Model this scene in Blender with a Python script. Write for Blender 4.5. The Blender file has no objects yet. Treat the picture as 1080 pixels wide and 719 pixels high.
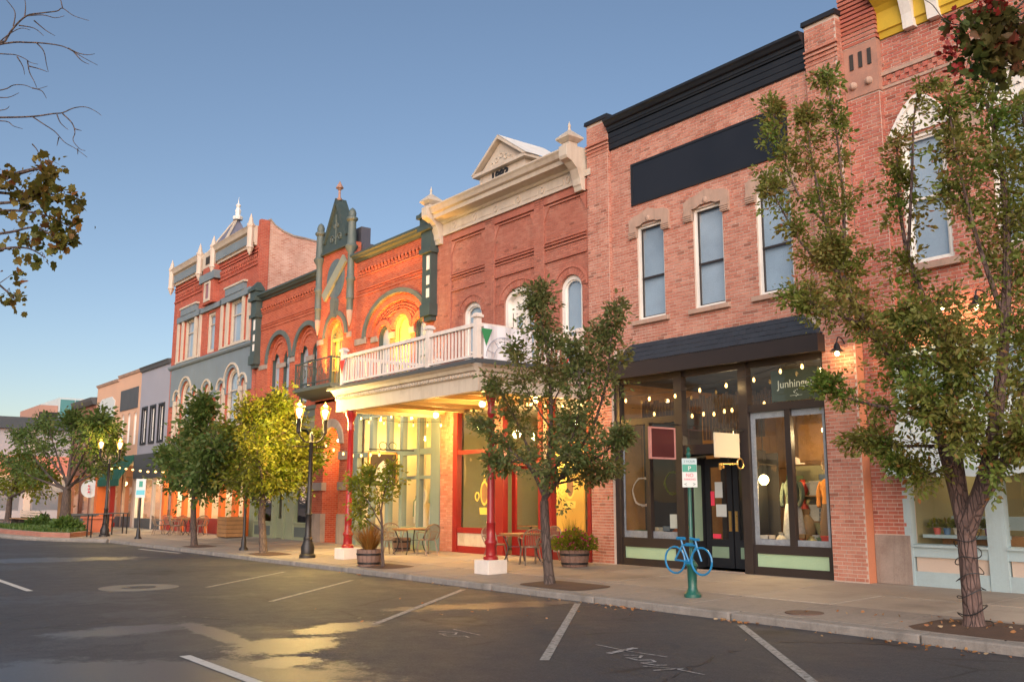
import bpy, math, random
import numpy as np
from mathutils import Vector
from mathutils.geometry import tessellate_polygon
R = math.radians
random.seed(11); RNG = np.random.default_rng(11)
SC = bpy.context.scene
COL = SC.collection

# ------------------------------------------------------------------ camera
CAM = Vector((0.0, -16.508, 1.55)); HEAD = R(37.98); PITCH = R(9.603); FPX = 990.0
_fh = Vector((-math.cos(HEAD), math.sin(HEAD), 0)); RIGHT = Vector((math.sin(HEAD), math.cos(HEAD), 0))
FW = _fh * math.cos(PITCH) + Vector((0, 0, math.sin(PITCH))); UP = RIGHT.cross(FW)
cd = bpy.data.cameras.new('camera'); co = bpy.data.objects.new('camera', cd); COL.objects.link(co)
cd.sensor_fit = 'HORIZONTAL'; cd.sensor_width = 36; cd.lens = 36 * FPX / 1080
cd.clip_start = 0.1; cd.clip_end = 4000
co.location = CAM; co.rotation_euler = FW.to_track_quat('-Z', 'Y').to_euler(); SC.camera = co

# ------------------------------------------------------------------ light
SUN_AZ, SUN_EL = R(133), R(3)
W = bpy.data.worlds.new('World'); SC.world = W; W.use_nodes = True
nt = W.node_tree; sky = nt.nodes.new('ShaderNodeTexSky'); sky.sky_type = 'NISHITA'; sky.sun_disc = False
sky.sun_elevation = SUN_EL; sky.sun_rotation = SUN_AZ; sky.altitude = 1300; sky.air_density = 0.8; sky.dust_density = 1.7; sky.ozone_density = 2.0
bg = nt.nodes['Background']; tint = nt.nodes.new('ShaderNodeMix'); tint.data_type = 'RGBA'; tint.blend_type = 'MULTIPLY'; tint.inputs[0].default_value = 1
tint.inputs[7].default_value = (1.45, 1.05, 0.92, 1); nt.links.new(sky.outputs[0], tint.inputs[6]); hs_ = nt.nodes.new('ShaderNodeHueSaturation'); hs_.inputs['Saturation'].default_value = 1.0; nt.links.new(tint.outputs[2], hs_.inputs['Color']); nt.links.new(hs_.outputs[0], bg.inputs[0]); bg.inputs[1].default_value = 0.084
sl = bpy.data.lights.new('sun', 'SUN'); so = bpy.data.objects.new('sun', sl); COL.objects.link(so)
sl.energy = 1.4; sl.angle = R(65); sl.color = (1.0, 0.93, 0.88)
SUN_LAMP_EL = R(22)
sd = Vector((math.sin(SUN_AZ) * math.cos(SUN_LAMP_EL), math.cos(SUN_AZ) * math.cos(SUN_LAMP_EL), math.sin(SUN_LAMP_EL)))
so.rotation_euler = (-sd).to_track_quat('-Z', 'Y').to_euler(); so.location = (20, -60, 40)
SC.view_settings.view_transform = 'Standard'; SC.view_settings.look = 'None'; SC.view_settings.gamma = 1
SC.view_settings.use_curve_mapping = False; SC.view_settings.exposure = 1.95
SC.cycles.use_denoising = True; SC.cycles.max_bounces = 6; SC.cycles.transparent_max_bounces = 16
SC.cycles.sample_clamp_indirect = 4.0; SC.cycles.caustics_reflective = False; SC.cycles.caustics_refractive = False

# ------------------------------------------------------------------ helpers
def at(px, py, Y):
    """point on the vertical plane y = Y (metres) seen at a photograph pixel: survey helper"""
    d = FW * FPX + RIGHT * (px - 540) + UP * (359.5 - py)
    return CAM + d * ((Y - CAM.y) / d.y)

def side_z(y):            # the pavement falls gently to the kerb
    return 0.025 * min(y, 0)

def wloc(o):
    v = Vector((0, 0, 0))
    while o is not None:
        v += o.location; o = o.parent
    return v

def tag(o, label=None, cat=None, group=None, kind=None):
    if label: o['label'] = label
    if cat: o['category'] = cat
    if group: o['group'] = group
    if kind: o['kind'] = kind
    return o

def thing(name, label, cat, loc, group=None, rz=0):
    o = bpy.data.objects.new(name, None); COL.objects.link(o)
    o.location = loc; o.rotation_euler = (0, 0, rz); o.empty_display_size = .2
    return tag(o, label, cat, group)

def copy_tree(o, parent=None):
    c = o.copy(); COL.objects.link(c); c.parent = parent
    for ch in list(o.children): copy_tree(ch, c)
    return c

class MB:
    def __init__(s): s.v = []; s.f = []; s.g = []
    def add(s, vs, fs):
        n = len(s.v); s.g.append((n, len(s.f))); s.v += [tuple(p) for p in vs]; s.f += [tuple(i + n for i in f) for f in fs]; return s
    def box(s, x0, x1, y0, y1, z0, z1):
        if x0 > x1: x0, x1 = x1, x0
        if y0 > y1: y0, y1 = y1, y0
        if z0 > z1: z0, z1 = z1, z0
        return s.add([(x0,y0,z0),(x1,y0,z0),(x1,y1,z0),(x0,y1,z0),(x0,y0,z1),(x1,y0,z1),(x1,y1,z1),(x0,y1,z1)],
              [(0,3,2,1),(4,5,6,7),(0,1,5,4),(1,2,6,5),(2,3,7,6),(3,0,4,7)])
    def face(s, pts): return s.add(pts, [tuple(range(len(pts)))])
    def prism_y(s, poly, y0, y1):      # polygon in x,z (counter-clockwise seen from -y) pushed from y0 back to y1
        n = len(poly); a = [(x, y0, z) for x, z in poly]; b = [(x, y1, z) for x, z in poly]
        return s.add(a + b, [tuple(range(n)), tuple(range(2*n-1, n-1, -1))] + [(i, i+n, (i+1) % n + n, (i+1) % n) for i in range(n)])
    def prism_x(s, prof, x0, x1):      # profile in y,z swept along x
        n = len(prof); a = [(x0, y, z) for y, z in prof]; b = [(x1, y, z) for y, z in prof]
        return s.add(a + b, [tuple(range(n)), tuple(range(2*n-1, n-1, -1))] + [(i, i+n, (i+1) % n + n, (i+1) % n) for i in range(n)])
    def prism_z(s, poly, z0, z1):
        n = len(poly); a = [(x, y, z0) for x, y in poly]; b = [(x, y, z1) for x, y in poly]
        return s.add(a + b, [tuple(range(n-1, -1, -1)), tuple(range(n, 2*n))] + [(i, (i+1) % n, (i+1) % n + n, i+n) for i in range(n)])
    def prof_y(s, prof, y0, y1):       # profile in x,z ... alias
        return s.prism_y(prof, y0, y1)
    def lathe(s, cx, cy, prof, n=12, ax=1.0, ay=1.0):
        vs = []; fs = []; k = len(prof)
        for r, z in prof:
            for i in range(n):
                a = 2*math.pi*i/n; vs.append((cx + ax*r*math.cos(a), cy + ay*r*math.sin(a), z))
        for j in range(k-1):
            for i in range(n):
                fs.append((j*n+i, j*n+(i+1) % n, (j+1)*n+(i+1) % n, (j+1)*n+i))
        fs.append(tuple(range(n-1, -1, -1))); fs.append(tuple(range((k-1)*n, k*n)))
        return s.add(vs, fs)
    def tube(s, pts, rad, n=6):
        pts = [Vector(p) for p in pts]; m = len(pts)
        if not isinstance(rad, (list, tuple)): rad = [rad]*m
        vs = []; fs = []; u = None
        for i, p in enumerate(pts):
            t = (pts[min(i+1, m-1)] - pts[max(i-1, 0)]).normalized()
            if u is None:
                u = t.orthogonal().normalized()
            else:
                u = (u - t*u.dot(t)); u = u.normalized() if u.length > 1e-6 else t.orthogonal().normalized()
            w = t.cross(u)
            for k in range(n):
                a = 2*math.pi*k/n; vs.append(p + (u*math.cos(a) + w*math.sin(a))*rad[i])
        for i in range(m-1):
            for k in range(n):
                fs.append((i*n+k, i*n+(k+1) % n, (i+1)*n+(k+1) % n, (i+1)*n+k))
        fs.append(tuple(range(n-1, -1, -1))); fs.append(tuple(range((m-1)*n, m*n)))
        return s.add(vs, fs)
    def ball(s, c, r, n=8, sz=1.0):
        prof = [(max(r*math.sin(math.pi*j/n), 1e-4), c[2] - sz*r*math.cos(math.pi*j/n)) for j in range(n+1)]
        return s.lathe(c[0], c[1], prof, max(n, 6))
    def ring(s, outer, inner, y0, y1):  # closed frame between two outlines with equal point counts
        n = len(outer)
        vs = [(x,y0,z) for x,z in outer] + [(x,y0,z) for x,z in inner] + [(x,y1,z) for x,z in outer] + [(x,y1,z) for x,z in inner]
        fs = []
        for i in range(n):
            j = (i+1) % n
            fs += [(i, j, n+j, n+i), (i, 2*n+i, 2*n+j, j), (n+i, n+j, 3*n+j, 3*n+i)]
        return s.add(vs, fs)
    def band(s, outer, inner, y0, y1):  # open ring (arch band), ends capped
        n = len(outer)
        vs = [(x,y0,z) for x,z in outer] + [(x,y0,z) for x,z in inner] + [(x,y1,z) for x,z in outer] + [(x,y1,z) for x,z in inner]
        fs = [(0, n, 3*n, 2*n), (n-1, 3*n-1, 4*n-1, 2*n-1)]
        for i in range(n-1):
            j = i+1
            fs += [(i, j, n+j, n+i), (i, 2*n+i, 2*n+j, j), (n+i, n+j, 3*n+j, 3*n+i)]
        return s.add(vs, fs)
    def wall(s, outer, holes, y, depth):  # front sheet with openings and their reveals
        loops = [outer] + holes
        tris = tessellate_polygon([[Vector((x, z, 0)) for x, z in l] for l in loops])
        flat = [p for l in loops for p in l]
        s.add([(x, y, z) for x, z in flat], tris)
        for l in loops:
            n = len(l); s.add([(x, y, z) for x, z in l] + [(x, y+depth, z) for x, z in l], [(i, (i+1) % n, (i+1) % n + n, i+n) for i in range(n)])
        return s
    def build(s, name, m, parent=None, smooth=False, kind=None, bevel=0):
        me = bpy.data.meshes.new(name)
        o = wloc(parent) if parent else Vector((0, 0, 0))
        me.from_pydata([(a-o.x, b-o.y, c-o.z) for a, b, c in s.v], [], s.f); me.validate(); me.update()
        import bmesh
        b = bmesh.new(); b.from_mesh(me); 
        if len(s.f) > 1: bmesh.ops.recalc_face_normals(b, faces=b.faces[:])
        b.to_mesh(me); b.free()
        ob = bpy.data.objects.new(name, me); COL.objects.link(ob); ob.parent = parent
        me.materials.append(m)
        if smooth:
            me.shade_smooth()
            md = ob.modifiers.new('split', 'EDGE_SPLIT'); md.split_angle = R(40)
        if bevel:
            md = ob.modifiers.new('bevel', 'BEVEL'); md.width = bevel; md.segments = 2; md.limit_method = 'ANGLE'; md.angle_limit = R(40)
        if kind: ob['kind'] = kind
        return ob

def pieces(mb, name, m, parent, **k):
    out = []; g = mb.g + [(len(mb.v), len(mb.f))]
    for (v0, f0), (v1, f1) in zip(g, g[1:]):
        q = MB(); q.v = mb.v[v0:v1]; q.f = [tuple(i-v0 for i in f) for f in mb.f[f0:f1]]; out.append(q.build(name, m, parent, **k))
    return out
def box(name, m, parent, x0, x1, y0, y1, z0, z1, bevel=0): return MB().box(x0, x1, y0, y1, z0, z1).build(name, m, parent, bevel=bevel)

def rect(x0, x1, z0, z1): return [(x0, z0), (x1, z0), (x1, z1), (x0, z1)]
def arch(x0, x1, z0, zs, rise, n=12):
    c = (x0+x1)/2; a = (x1-x0)/2
    return [(x0, z0), (x1, z0)] + [(c + a*math.cos(math.pi*i/n), zs + rise*math.sin(math.pi*i/n)) for i in range(n+1)]
def arc(cx, zs, a, b, n=14, a0=0, a1=math.pi):
    return [(cx + a*math.cos(a0+(a1-a0)*i/n), zs + b*math.sin(a0+(a1-a0)*i/n)) for i in range(n+1)]
def inset(poly, d):   # shrink a convex-ish outline
    n = len(poly); out = []
    for i in range(n):
        p0 = Vector(poly[i-1]); p = Vector(poly[i]); p1 = Vector(poly[(i+1) % n])
        e0 = (p-p0); e1 = (p1-p)
        e0 = e0.normalized() if e0.length > 1e-7 else e1.normalized(); e1 = e1.normalized() if e1.length > 1e-7 else e0
        n0 = Vector((-e0.y, e0.x)); n1 = Vector((-e1.y, e1.x)); b = n0+n1
        b = b / max(b.dot(n0), .3) if b.length > 1e-6 else n0
        out.append((p.x + b.x*d, p.y + b.y*d))
    return out

# ------------------------------------------------------------------ materials
def nmat(name):
    m = bpy.data.materials.new(name); m.use_nodes = True
    return m, m.node_tree, m.node_tree.nodes['Principled BSDF']
def N(nt, t, **k):
    n = nt.nodes.new('ShaderNode' + t)
    for a, b in k.items(): setattr(n, a, b)
    return n
def rgba(c, k=1): return (min(c[0]*k, 1), min(c[1]*k, 1), min(c[2]*k, 1), 1)
def mixc(nt, fac, a, b, mode='MIX'):
    m = N(nt, 'Mix', data_type='RGBA', blend_type=mode)
    for i, v in ((0, fac), (6, a), (7, b)):
        if hasattr(v, 'is_output'): nt.links.new(v, m.inputs[i])
        else: m.inputs[i].default_value = v
    return m.outputs[2]
def ramp(nt, src, stops):
    r = N(nt, 'ValToRGB'); e = r.color_ramp.elements
    while len(e) < len(stops): e.new(.5)
    for i, (p, c) in enumerate(stops): e[i].position = p; e[i].color = c if len(c) == 4 else rgba(c)
    nt.links.new(src, r.inputs[0]); return r.outputs[0]
def noise(nt, vec, scale, detail=4, rough=.6):
    n = N(nt, 'TexNoise'); n.inputs['Scale'].default_value = scale; n.inputs['Detail'].default_value = detail; n.inputs['Roughness'].default_value = rough
    if vec is not None: nt.links.new(vec, n.inputs['Vector'])
    return n.outputs['Fac']
def coords(nt): return N(nt, 'TexCoord').outputs['Object']
def bumpn(nt, b, h, strength=.3, dist=.01):
    bn = N(nt, 'Bump'); bn.inputs['Strength'].default_value = strength; bn.inputs['Distance'].default_value = dist
    nt.links.new(h, bn.inputs['Height']); nt.links.new(bn.outputs[0], b.inputs['Normal'])

def mat(name, col, rough=.6, var=.22, scale=2.5, bump=.15, bscale=40, metal=0, dirt=None, spec=.5):
    m, nt, b = nmat(name); v = coords(nt)
    big = noise(nt, v, scale, 6); fine = noise(nt, v, bscale, 3)
    c = ramp(nt, big, [(.25, rgba(col, 1-var)), (.75, rgba(col, 1+var))])
    c = mixc(nt, .25, c, ramp(nt, fine, [(.3, rgba(col, 1-1.4*var)), (.7, rgba(col, 1+1.2*var))]))
    if dirt:
        d = noise(nt, v, 1.3, 8, .7); f = ramp(nt, d, [(.52, (0,0,0,1)), (.72, (.75,.75,.75,1))])
        c = mixc(nt, f, c, rgba(dirt)); mp = N(nt, 'Mapping'); mp.inputs['Scale'].default_value = (7, 7, .5); nt.links.new(v, mp.inputs[0])
        c = mixc(nt, ramp(nt, noise(nt, mp.outputs[0], 1.0, 6, .7), [(.5, (0,0,0,1)), (.75, (.6,.6,.6,1))]), c, rgba(dirt))
    nt.links.new(c, b.inputs['Base Color'])
    nt.links.new(ramp(nt, big, [(.2, (rough*.8,)*3), (.8, (min(1, rough*1.2),)*3)]), b.inputs['Roughness'])
    b.inputs['Metallic'].default_value = metal; b.inputs['Specular IOR Level'].default_value = spec
    if bump: bumpn(nt, b, fine, bump, .006)
    return m

def brick_geo(name, cols, dark=.06):     # for modelled bricks: every brick has its own tone
    m, nt, b = nmat(name); g = N(nt, 'NewGeometry').outputs['Random Per Island']; oi = N(nt, 'ObjectInfo').outputs['Random']
    a = N(nt, 'Math', operation='ADD'); nt.links.new(g, a.inputs[0]); nt.links.new(oi, a.inputs[1])
    fr = N(nt, 'Math', operation='FRACT'); nt.links.new(a.outputs[0], fr.inputs[0])
    st = [(i/len(cols)*(1-dark), c) for i, c in enumerate(cols)] + [(1-dark, tuple(x*.42 for x in cols[0]))]
    r = N(nt, 'ValToRGB'); r.color_ramp.interpolation = 'CONSTANT'; e = r.color_ramp.elements
    while len(e) < len(st): e.new(.5)
    for i, (p, c) in enumerate(st): e[i].position = p; e[i].color = rgba(c)
    nt.links.new(fr.outputs[0], r.inputs[0]); v = N(nt, 'NewGeometry').outputs['Position']
    c = mixc(nt, .35, r.outputs[0], ramp(nt, noise(nt, v, 35, 5), [(.3, rgba(cols[0], .55)), (.7, rgba(cols[-1], 1.25))]))
    c = mixc(nt, ramp(nt, noise(nt, v, .55, 6), [(.42, (0,0,0,1)), (.72, (.35,.35,.35,1))]), c, rgba(cols[0], .6))
    c = mixc(nt, ramp(nt, noise(nt, v, .9, 7, .7), [(.52, (0,0,0,1)), (.74, (.28,.28,.28,1))]), c, (.58,.40,.31,1))
    mp = N(nt, 'Mapping'); mp.inputs['Scale'].default_value = (5, 5, .35); nt.links.new(v, mp.inputs[0])
    c = mixc(nt, ramp(nt, noise(nt, mp.outputs[0], 1.0, 6, .7), [(.5, (0,0,0,1)), (.78, (.5,.5,.5,1))]), c, rgba(cols[0], .42))
    nt.links.new(c, b.inputs['Base Color']); b.inputs['Roughness'].default_value = .85; b.inputs['Specular IOR Level'].default_value = .25
    bumpn(nt, b, noise(nt, v, 90, 4), .5, .006)
    return m

def brick_tex(name, c1, c2, mortar, L=.21, H=.073, ms=.011, vary=.45):   # far walls: pieces too small to pick apart
    m, nt, b = nmat(name); v = N(nt, 'NewGeometry').outputs['Position']
    s = N(nt, 'SeparateXYZ'); nt.links.new(v, s.inputs[0]); a = N(nt, 'Math', operation='ADD'); nt.links.new(s.outputs[0], a.inputs[0]); nt.links.new(s.outputs[1], a.inputs[1])
    cb = N(nt, 'CombineXYZ'); nt.links.new(a.outputs[0], cb.inputs[0]); nt.links.new(s.outputs[2], cb.inputs[1])
    t = N(nt, 'TexBrick'); nt.links.new(cb.outputs[0], t.inputs['Vector'])
    for k, x in (('Scale', 1), ('Mortar Size', ms), ('Brick Width', L), ('Row Height', H), ('Bias', 0), ('Mortar Smooth', .2)): t.inputs[k].default_value = x
    t.inputs['Color1'].default_value = rgba(c1); t.inputs['Color2'].default_value = rgba(c2); t.inputs['Mortar'].default_value = rgba(mortar)
    c = mixc(nt, ramp(nt, noise(nt, v, .9, 7, .65), [(.35, (0,0,0,1)), (.75, (vary,)*3)]), t.outputs['Color'], rgba(c1, .5))
    c = mixc(nt, ramp(nt, noise(nt, v, 2.2, 7, .65), [(.45, (0,0,0,1)), (.8, (vary,)*3)]), c, rgba(mortar, 1.1))
    nt.links.new(c, b.inputs['Base Color']); b.inputs['Roughness'].default_value = .85; b.inputs['Specular IOR Level'].default_value = .25
    iv = N(nt, 'Math', operation='SUBTRACT'); iv.inputs[0].default_value = 1; nt.links.new(t.outputs['Fac'], iv.inputs[1])
    bumpn(nt, b, iv.outputs[0], .6, .008)
    return m

def glass_mat(name, tint=(.9, .95, .95), ior=1.6, rough=.01):
    m = bpy.data.materials.new(name); m.use_nodes = True; nt = m.node_tree; nt.nodes.clear()
    o = N(nt, 'OutputMaterial'); tr = N(nt, 'BsdfTransparent'); gl = N(nt, 'BsdfGlossy'); mx = N(nt, 'MixShader'); fr = N(nt, 'Fresnel')
    tr.inputs[0].default_value = rgba(tint); gl.inputs['Roughness'].default_value = rough; gl.inputs[0].default_value = (1,1,1,1); bf = N(nt, 'NewGeometry'); mr = N(nt, 'MapRange'); mr.inputs[3].default_value = ior; mr.inputs[4].default_value = 1/ior; nt.links.new(bf.outputs['Backfacing'], mr.inputs[0]); nt.links.new(mr.outputs[0], fr.inputs[0])
    nb = N(nt, 'Bump'); nb.inputs['Strength'].default_value = .10; nb.inputs['Distance'].default_value = .02
    nt.links.new(noise(nt, coords(nt), 1.7, 1), nb.inputs['Height']); nt.links.new(nb.outputs[0], gl.inputs['Normal'])
    nt.links.new(fr.outputs[0], mx.inputs[0]); nt.links.new(tr.outputs[0], mx.inputs[1]); nt.links.new(gl.outputs[0], mx.inputs[2]); nt.links.new(mx.outputs[0], o.inputs[0])
    return m

def emit(name, col, s):
    m, nt, b = nmat(name); b.inputs['Base Color'].default_value = rgba(col); b.inputs['Emission Color'].default_value = rgba(col); b.inputs['Emission Strength'].default_value = s
    return m

def leaf_mat(name, stops, trans=.35):
    m = bpy.data.materials.new(name); m.use_nodes = True; nt = m.node_tree; nt.nodes.clear()
    o = N(nt, 'OutputMaterial'); d = N(nt, 'BsdfPrincipled'); t = N(nt, 'BsdfTranslucent'); mx = N(nt, 'MixShader'); mx.inputs[0].default_value = trans
    g = N(nt, 'NewGeometry'); c = ramp(nt, g.outputs['Random Per Island'], stops)
    c = mixc(nt, .5, c, mixc(nt, ramp(nt, noise(nt, g.outputs['Position'], 1.1, 3), [(.35, (0,0,0,1)), (.65, (1,1,1,1))]), rgba(stops[0][1]), rgba(stops[-2][1])))
    nt.links.new(c, d.inputs['Base Color']); nt.links.new(c, t.inputs[0]); d.inputs['Roughness'].default_value = .5; d.inputs['Specular IOR Level'].default_value = .35
    nt.links.new(d.outputs[0], mx.inputs[1]); nt.links.new(t.outputs[0], mx.inputs[2]); nt.links.new(mx.outputs[0], o.inputs[0])
    return m

M = {}
M['brickE'] = brick_geo('brick_pink', [(.47,.19,.13),(.51,.225,.16),(.42,.155,.105),(.55,.27,.195),(.38,.135,.09),(.49,.205,.145)], .03)
M['mortarE'] = mat('mortar_pale', (.52,.42,.35), .9, .15, 6, .3, 80)
M['brickD'] = brick_geo('brick_deep_red', [(.37,.125,.085),(.41,.145,.10),(.34,.11,.075),(.43,.165,.115)], .02)
M['mortarD'] = mat('mortar_red', (.33,.16,.115), .9, .15, 6, .3, 80)
M['brickF'] = brick_geo('brick_rose', [(.44,.14,.09),(.48,.17,.115),(.40,.12,.08),(.50,.21,.15),(.42,.13,.10)], .02)
M['brickC'] = brick_tex('brick_orange_red', (.50,.105,.045), (.34,.055,.028), (.44,.17,.11))
M['brickB'] = brick_tex('brick_red', (.46,.095,.055), (.32,.055,.035), (.42,.17,.12))
M['brickBside'] = brick_tex('brick_worn_pink', (.44,.17,.11), (.60,.33,.25), (.58,.42,.34), ms=.012, vary=.5)
M['stone'] = mat('sandstone', (.40,.265,.20), .85, .18, 2, .3, 60, dirt=(.22,.15,.11))
M['stone_grey'] = mat('stone_grey', (.30,.24,.20), .9, .25, 2, .4, 40, dirt=(.16,.11,.09))
M['cream'] = mat('cream_paint', (.50,.425,.34), .55, .10, 1.5, .12, dirt=(.34,.26,.19))
M['white'] = mat('white_paint', (.72,.68,.62), .5, .06, 1.5, .06, dirt=(.5,.45,.4))
M['rail'] = mat('pale_rail_paint', (.66,.58,.52), .5, .06, 2, .06, dirt=(.46,.38,.32))
M['black'] = mat('black_paint', (.010,.0115,.015), .5, .25, 1.5, .12)
M['blackpanel'] = mat('black_panel', (.010,.012,.018), .45, .2, .8, .03)
M['shingle'] = mat('slate_shingle', (.022,.028,.038), .7, .3, 3, .5, 30)
M['brown'] = mat('brown_paint', (.026,.018,.016), .45, .2, 2, .08)
M['mint'] = mat('mint_paint', (.32,.46,.30), .55, .1, 2, .06)
M['red'] = mat('red_paint', (.24,.013,.009), .4, .15, 1.5, .06)
M['darkred'] = mat('dark_red_paint', (.27,.012,.014), .35, .15, 1.5, .05)
M['orange'] = mat('orange_paint', (.62,.13,.02), .5, .15, 1.5, .05)
M['teal'] = mat('grey_teal_paint', (.16,.21,.20), .5, .12, 1.5, .06)
M['sage'] = mat('sage_paint', (.24,.27,.17), .5, .12, 1.5, .06)
M['green'] = mat('dark_green_iron', (.045,.066,.062), .5, .25, 2, .12, dirt=(.05,.06,.05))
M['green2'] = mat('weathered_green', (.09,.11,.10), .6, .25, 2, .12)
M['slate'] = mat('slate_blue_stone', (.15,.19,.215), .8, .18, 1.2, .2, dirt=(.15,.17,.18))
M['lilac'] = mat('lilac_grey_stucco', (.27,.27,.31), .85, .08, 1, .1)
M['peach'] = mat('peach_stucco', (.55,.33,.22), .85, .08, 1, .1)
M['darkgrey'] = mat('charcoal_paint', (.06,.065,.07), .6, .15, 1, .08)
M['greenawn'] = mat('green_canvas', (.012,.085,.055), .8, .15, 3, .1)
M['bluegrey'] = mat('pale_blue_paint', (.36,.46,.48), .5, .1, 1.5, .06, dirt=(.3,.35,.36))
M['beige'] = mat('beige_panel', (.52,.42,.34), .6, .08, 2, .05)
M['canvas'] = mat('blue_white_canvas', (.50,.58,.60), .85, .06, 2, .08)
M['yellow'] = mat('yellow_paint', (.55,.36,.03), .5, .12, 2, .05)
M['roof'] = mat('roof_dark', (.09,.085,.085), .9, .2, 2, .2)
M['shellwall'] = mat('party_wall', (.30,.16,.12), .9, .2, 2, .2)
M['spire'] = mat('slate_roof', (.15,.15,.20), .7, .15, 4, .3)
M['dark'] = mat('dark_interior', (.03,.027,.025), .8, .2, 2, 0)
M['metal'] = mat('dark_iron', (.02,.018,.018), .45, .2, 6, .08, metal=.3)
M['chair'] = mat('bronze_wire', (.20,.15,.11), .45, .2, 6, .05, metal=.4)
M['brass'] = mat('brass', (.70,.45,.16), .3, .15, 5, .03, metal=1)
M['wood'] = mat('oak_boards', (.30,.155,.06), .6, .3, 3, .15)
M['paleint'] = mat('interior_plaster', (.62,.56,.44), .8, .08, 1, 0)
M['yellowint'] = mat('interior_yellow', (.70,.42,.08), .8, .08, 1, 0)
M['greenint'] = mat('interior_green_brown', (.26,.24,.13), .8, .15, 1, 0)
M['floorint'] = mat('interior_floor', (.16,.10,.06), .5, .2, 2, 0)
M['blind'] = mat('pale_blind', (.32,.36,.40), .8, .06, .8, 0)
M['curtain'] = mat('white_curtain', (.42,.45,.48), .8, .06, .8, 0)
M['glass'] = glass_mat('window_glass', (.93,.96,.98), 2.15)
M['glass2'] = glass_mat('shop_glass', (.93,.96,.95), 1.55)
M['bulb'] = emit('bulb_glow', (1,.55,.16), 1.3)
M['lantern'] = emit('lantern_glow', (1,.76,.34), 1.6)
M['whiteglow'] = emit('lamp_globe', (1,.74,.34), 2.2)
M['wire'] = mat('black_cable', (.01,.01,.01), .6, .1, 5, 0)
M['barrel'] = mat('weathered_barrel_wood', (.17,.10,.075), .75, .35, 4, .3)
M['soil'] = mat('bark_mulch', (.07,.038,.024), .95, .45, 5, .8, 50)
def bark_mat(name, col):
    m, nt, b = nmat(name); v = N(nt, 'NewGeometry').outputs['Position']; mp = N(nt, 'Mapping'); mp.inputs['Scale'].default_value = (1, 1, .22); nt.links.new(v, mp.inputs[0])
    a = noise(nt, mp.outputs[0], 22, 6, .7); c = noise(nt, v, 5, 6, .7); vo = N(nt, 'TexVoronoi', feature='DISTANCE_TO_EDGE'); vo.inputs['Scale'].default_value = 16; nt.links.new(mp.outputs[0], vo.inputs['Vector'])
    k = ramp(nt, vo.outputs['Distance'], [(0, (0,0,0,1)), (.12, (1,1,1,1))])
    col_ = mixc(nt, .6, ramp(nt, a, [(.3, rgba(col, .35)), (.7, rgba(col, 1.7))]), ramp(nt, c, [(.3, rgba(col, .6)), (.7, rgba(col, 1.4))]))
    nt.links.new(mixc(nt, k, mixc(nt, .6, col_, rgba(col, .2)), col_), b.inputs['Base Color']); b.inputs['Roughness'].default_value = .92
    bumpn(nt, b, mixc(nt, .5, a, k), 1.0, .03); return m
M['bark'] = bark_mat('tree_bark', (.085,.060,.05))
M['signblue'] = mat('blue_enamel', (.015,.17,.36), .35, .1, 3, .03)
M['postgreen'] = mat('green_enamel', (.012,.085,.065), .35, .15, 3, .04)
M['signwhite'] = mat('sign_white', (.52,.55,.53), .5, .04, 3, 0)
M['signgreen'] = mat('sign_green', (.02,.24,.17), .5, .05, 3, 0)
M['signred'] = mat('sign_red', (.75,.05,.10), .5, .05, 3, 0)
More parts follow.
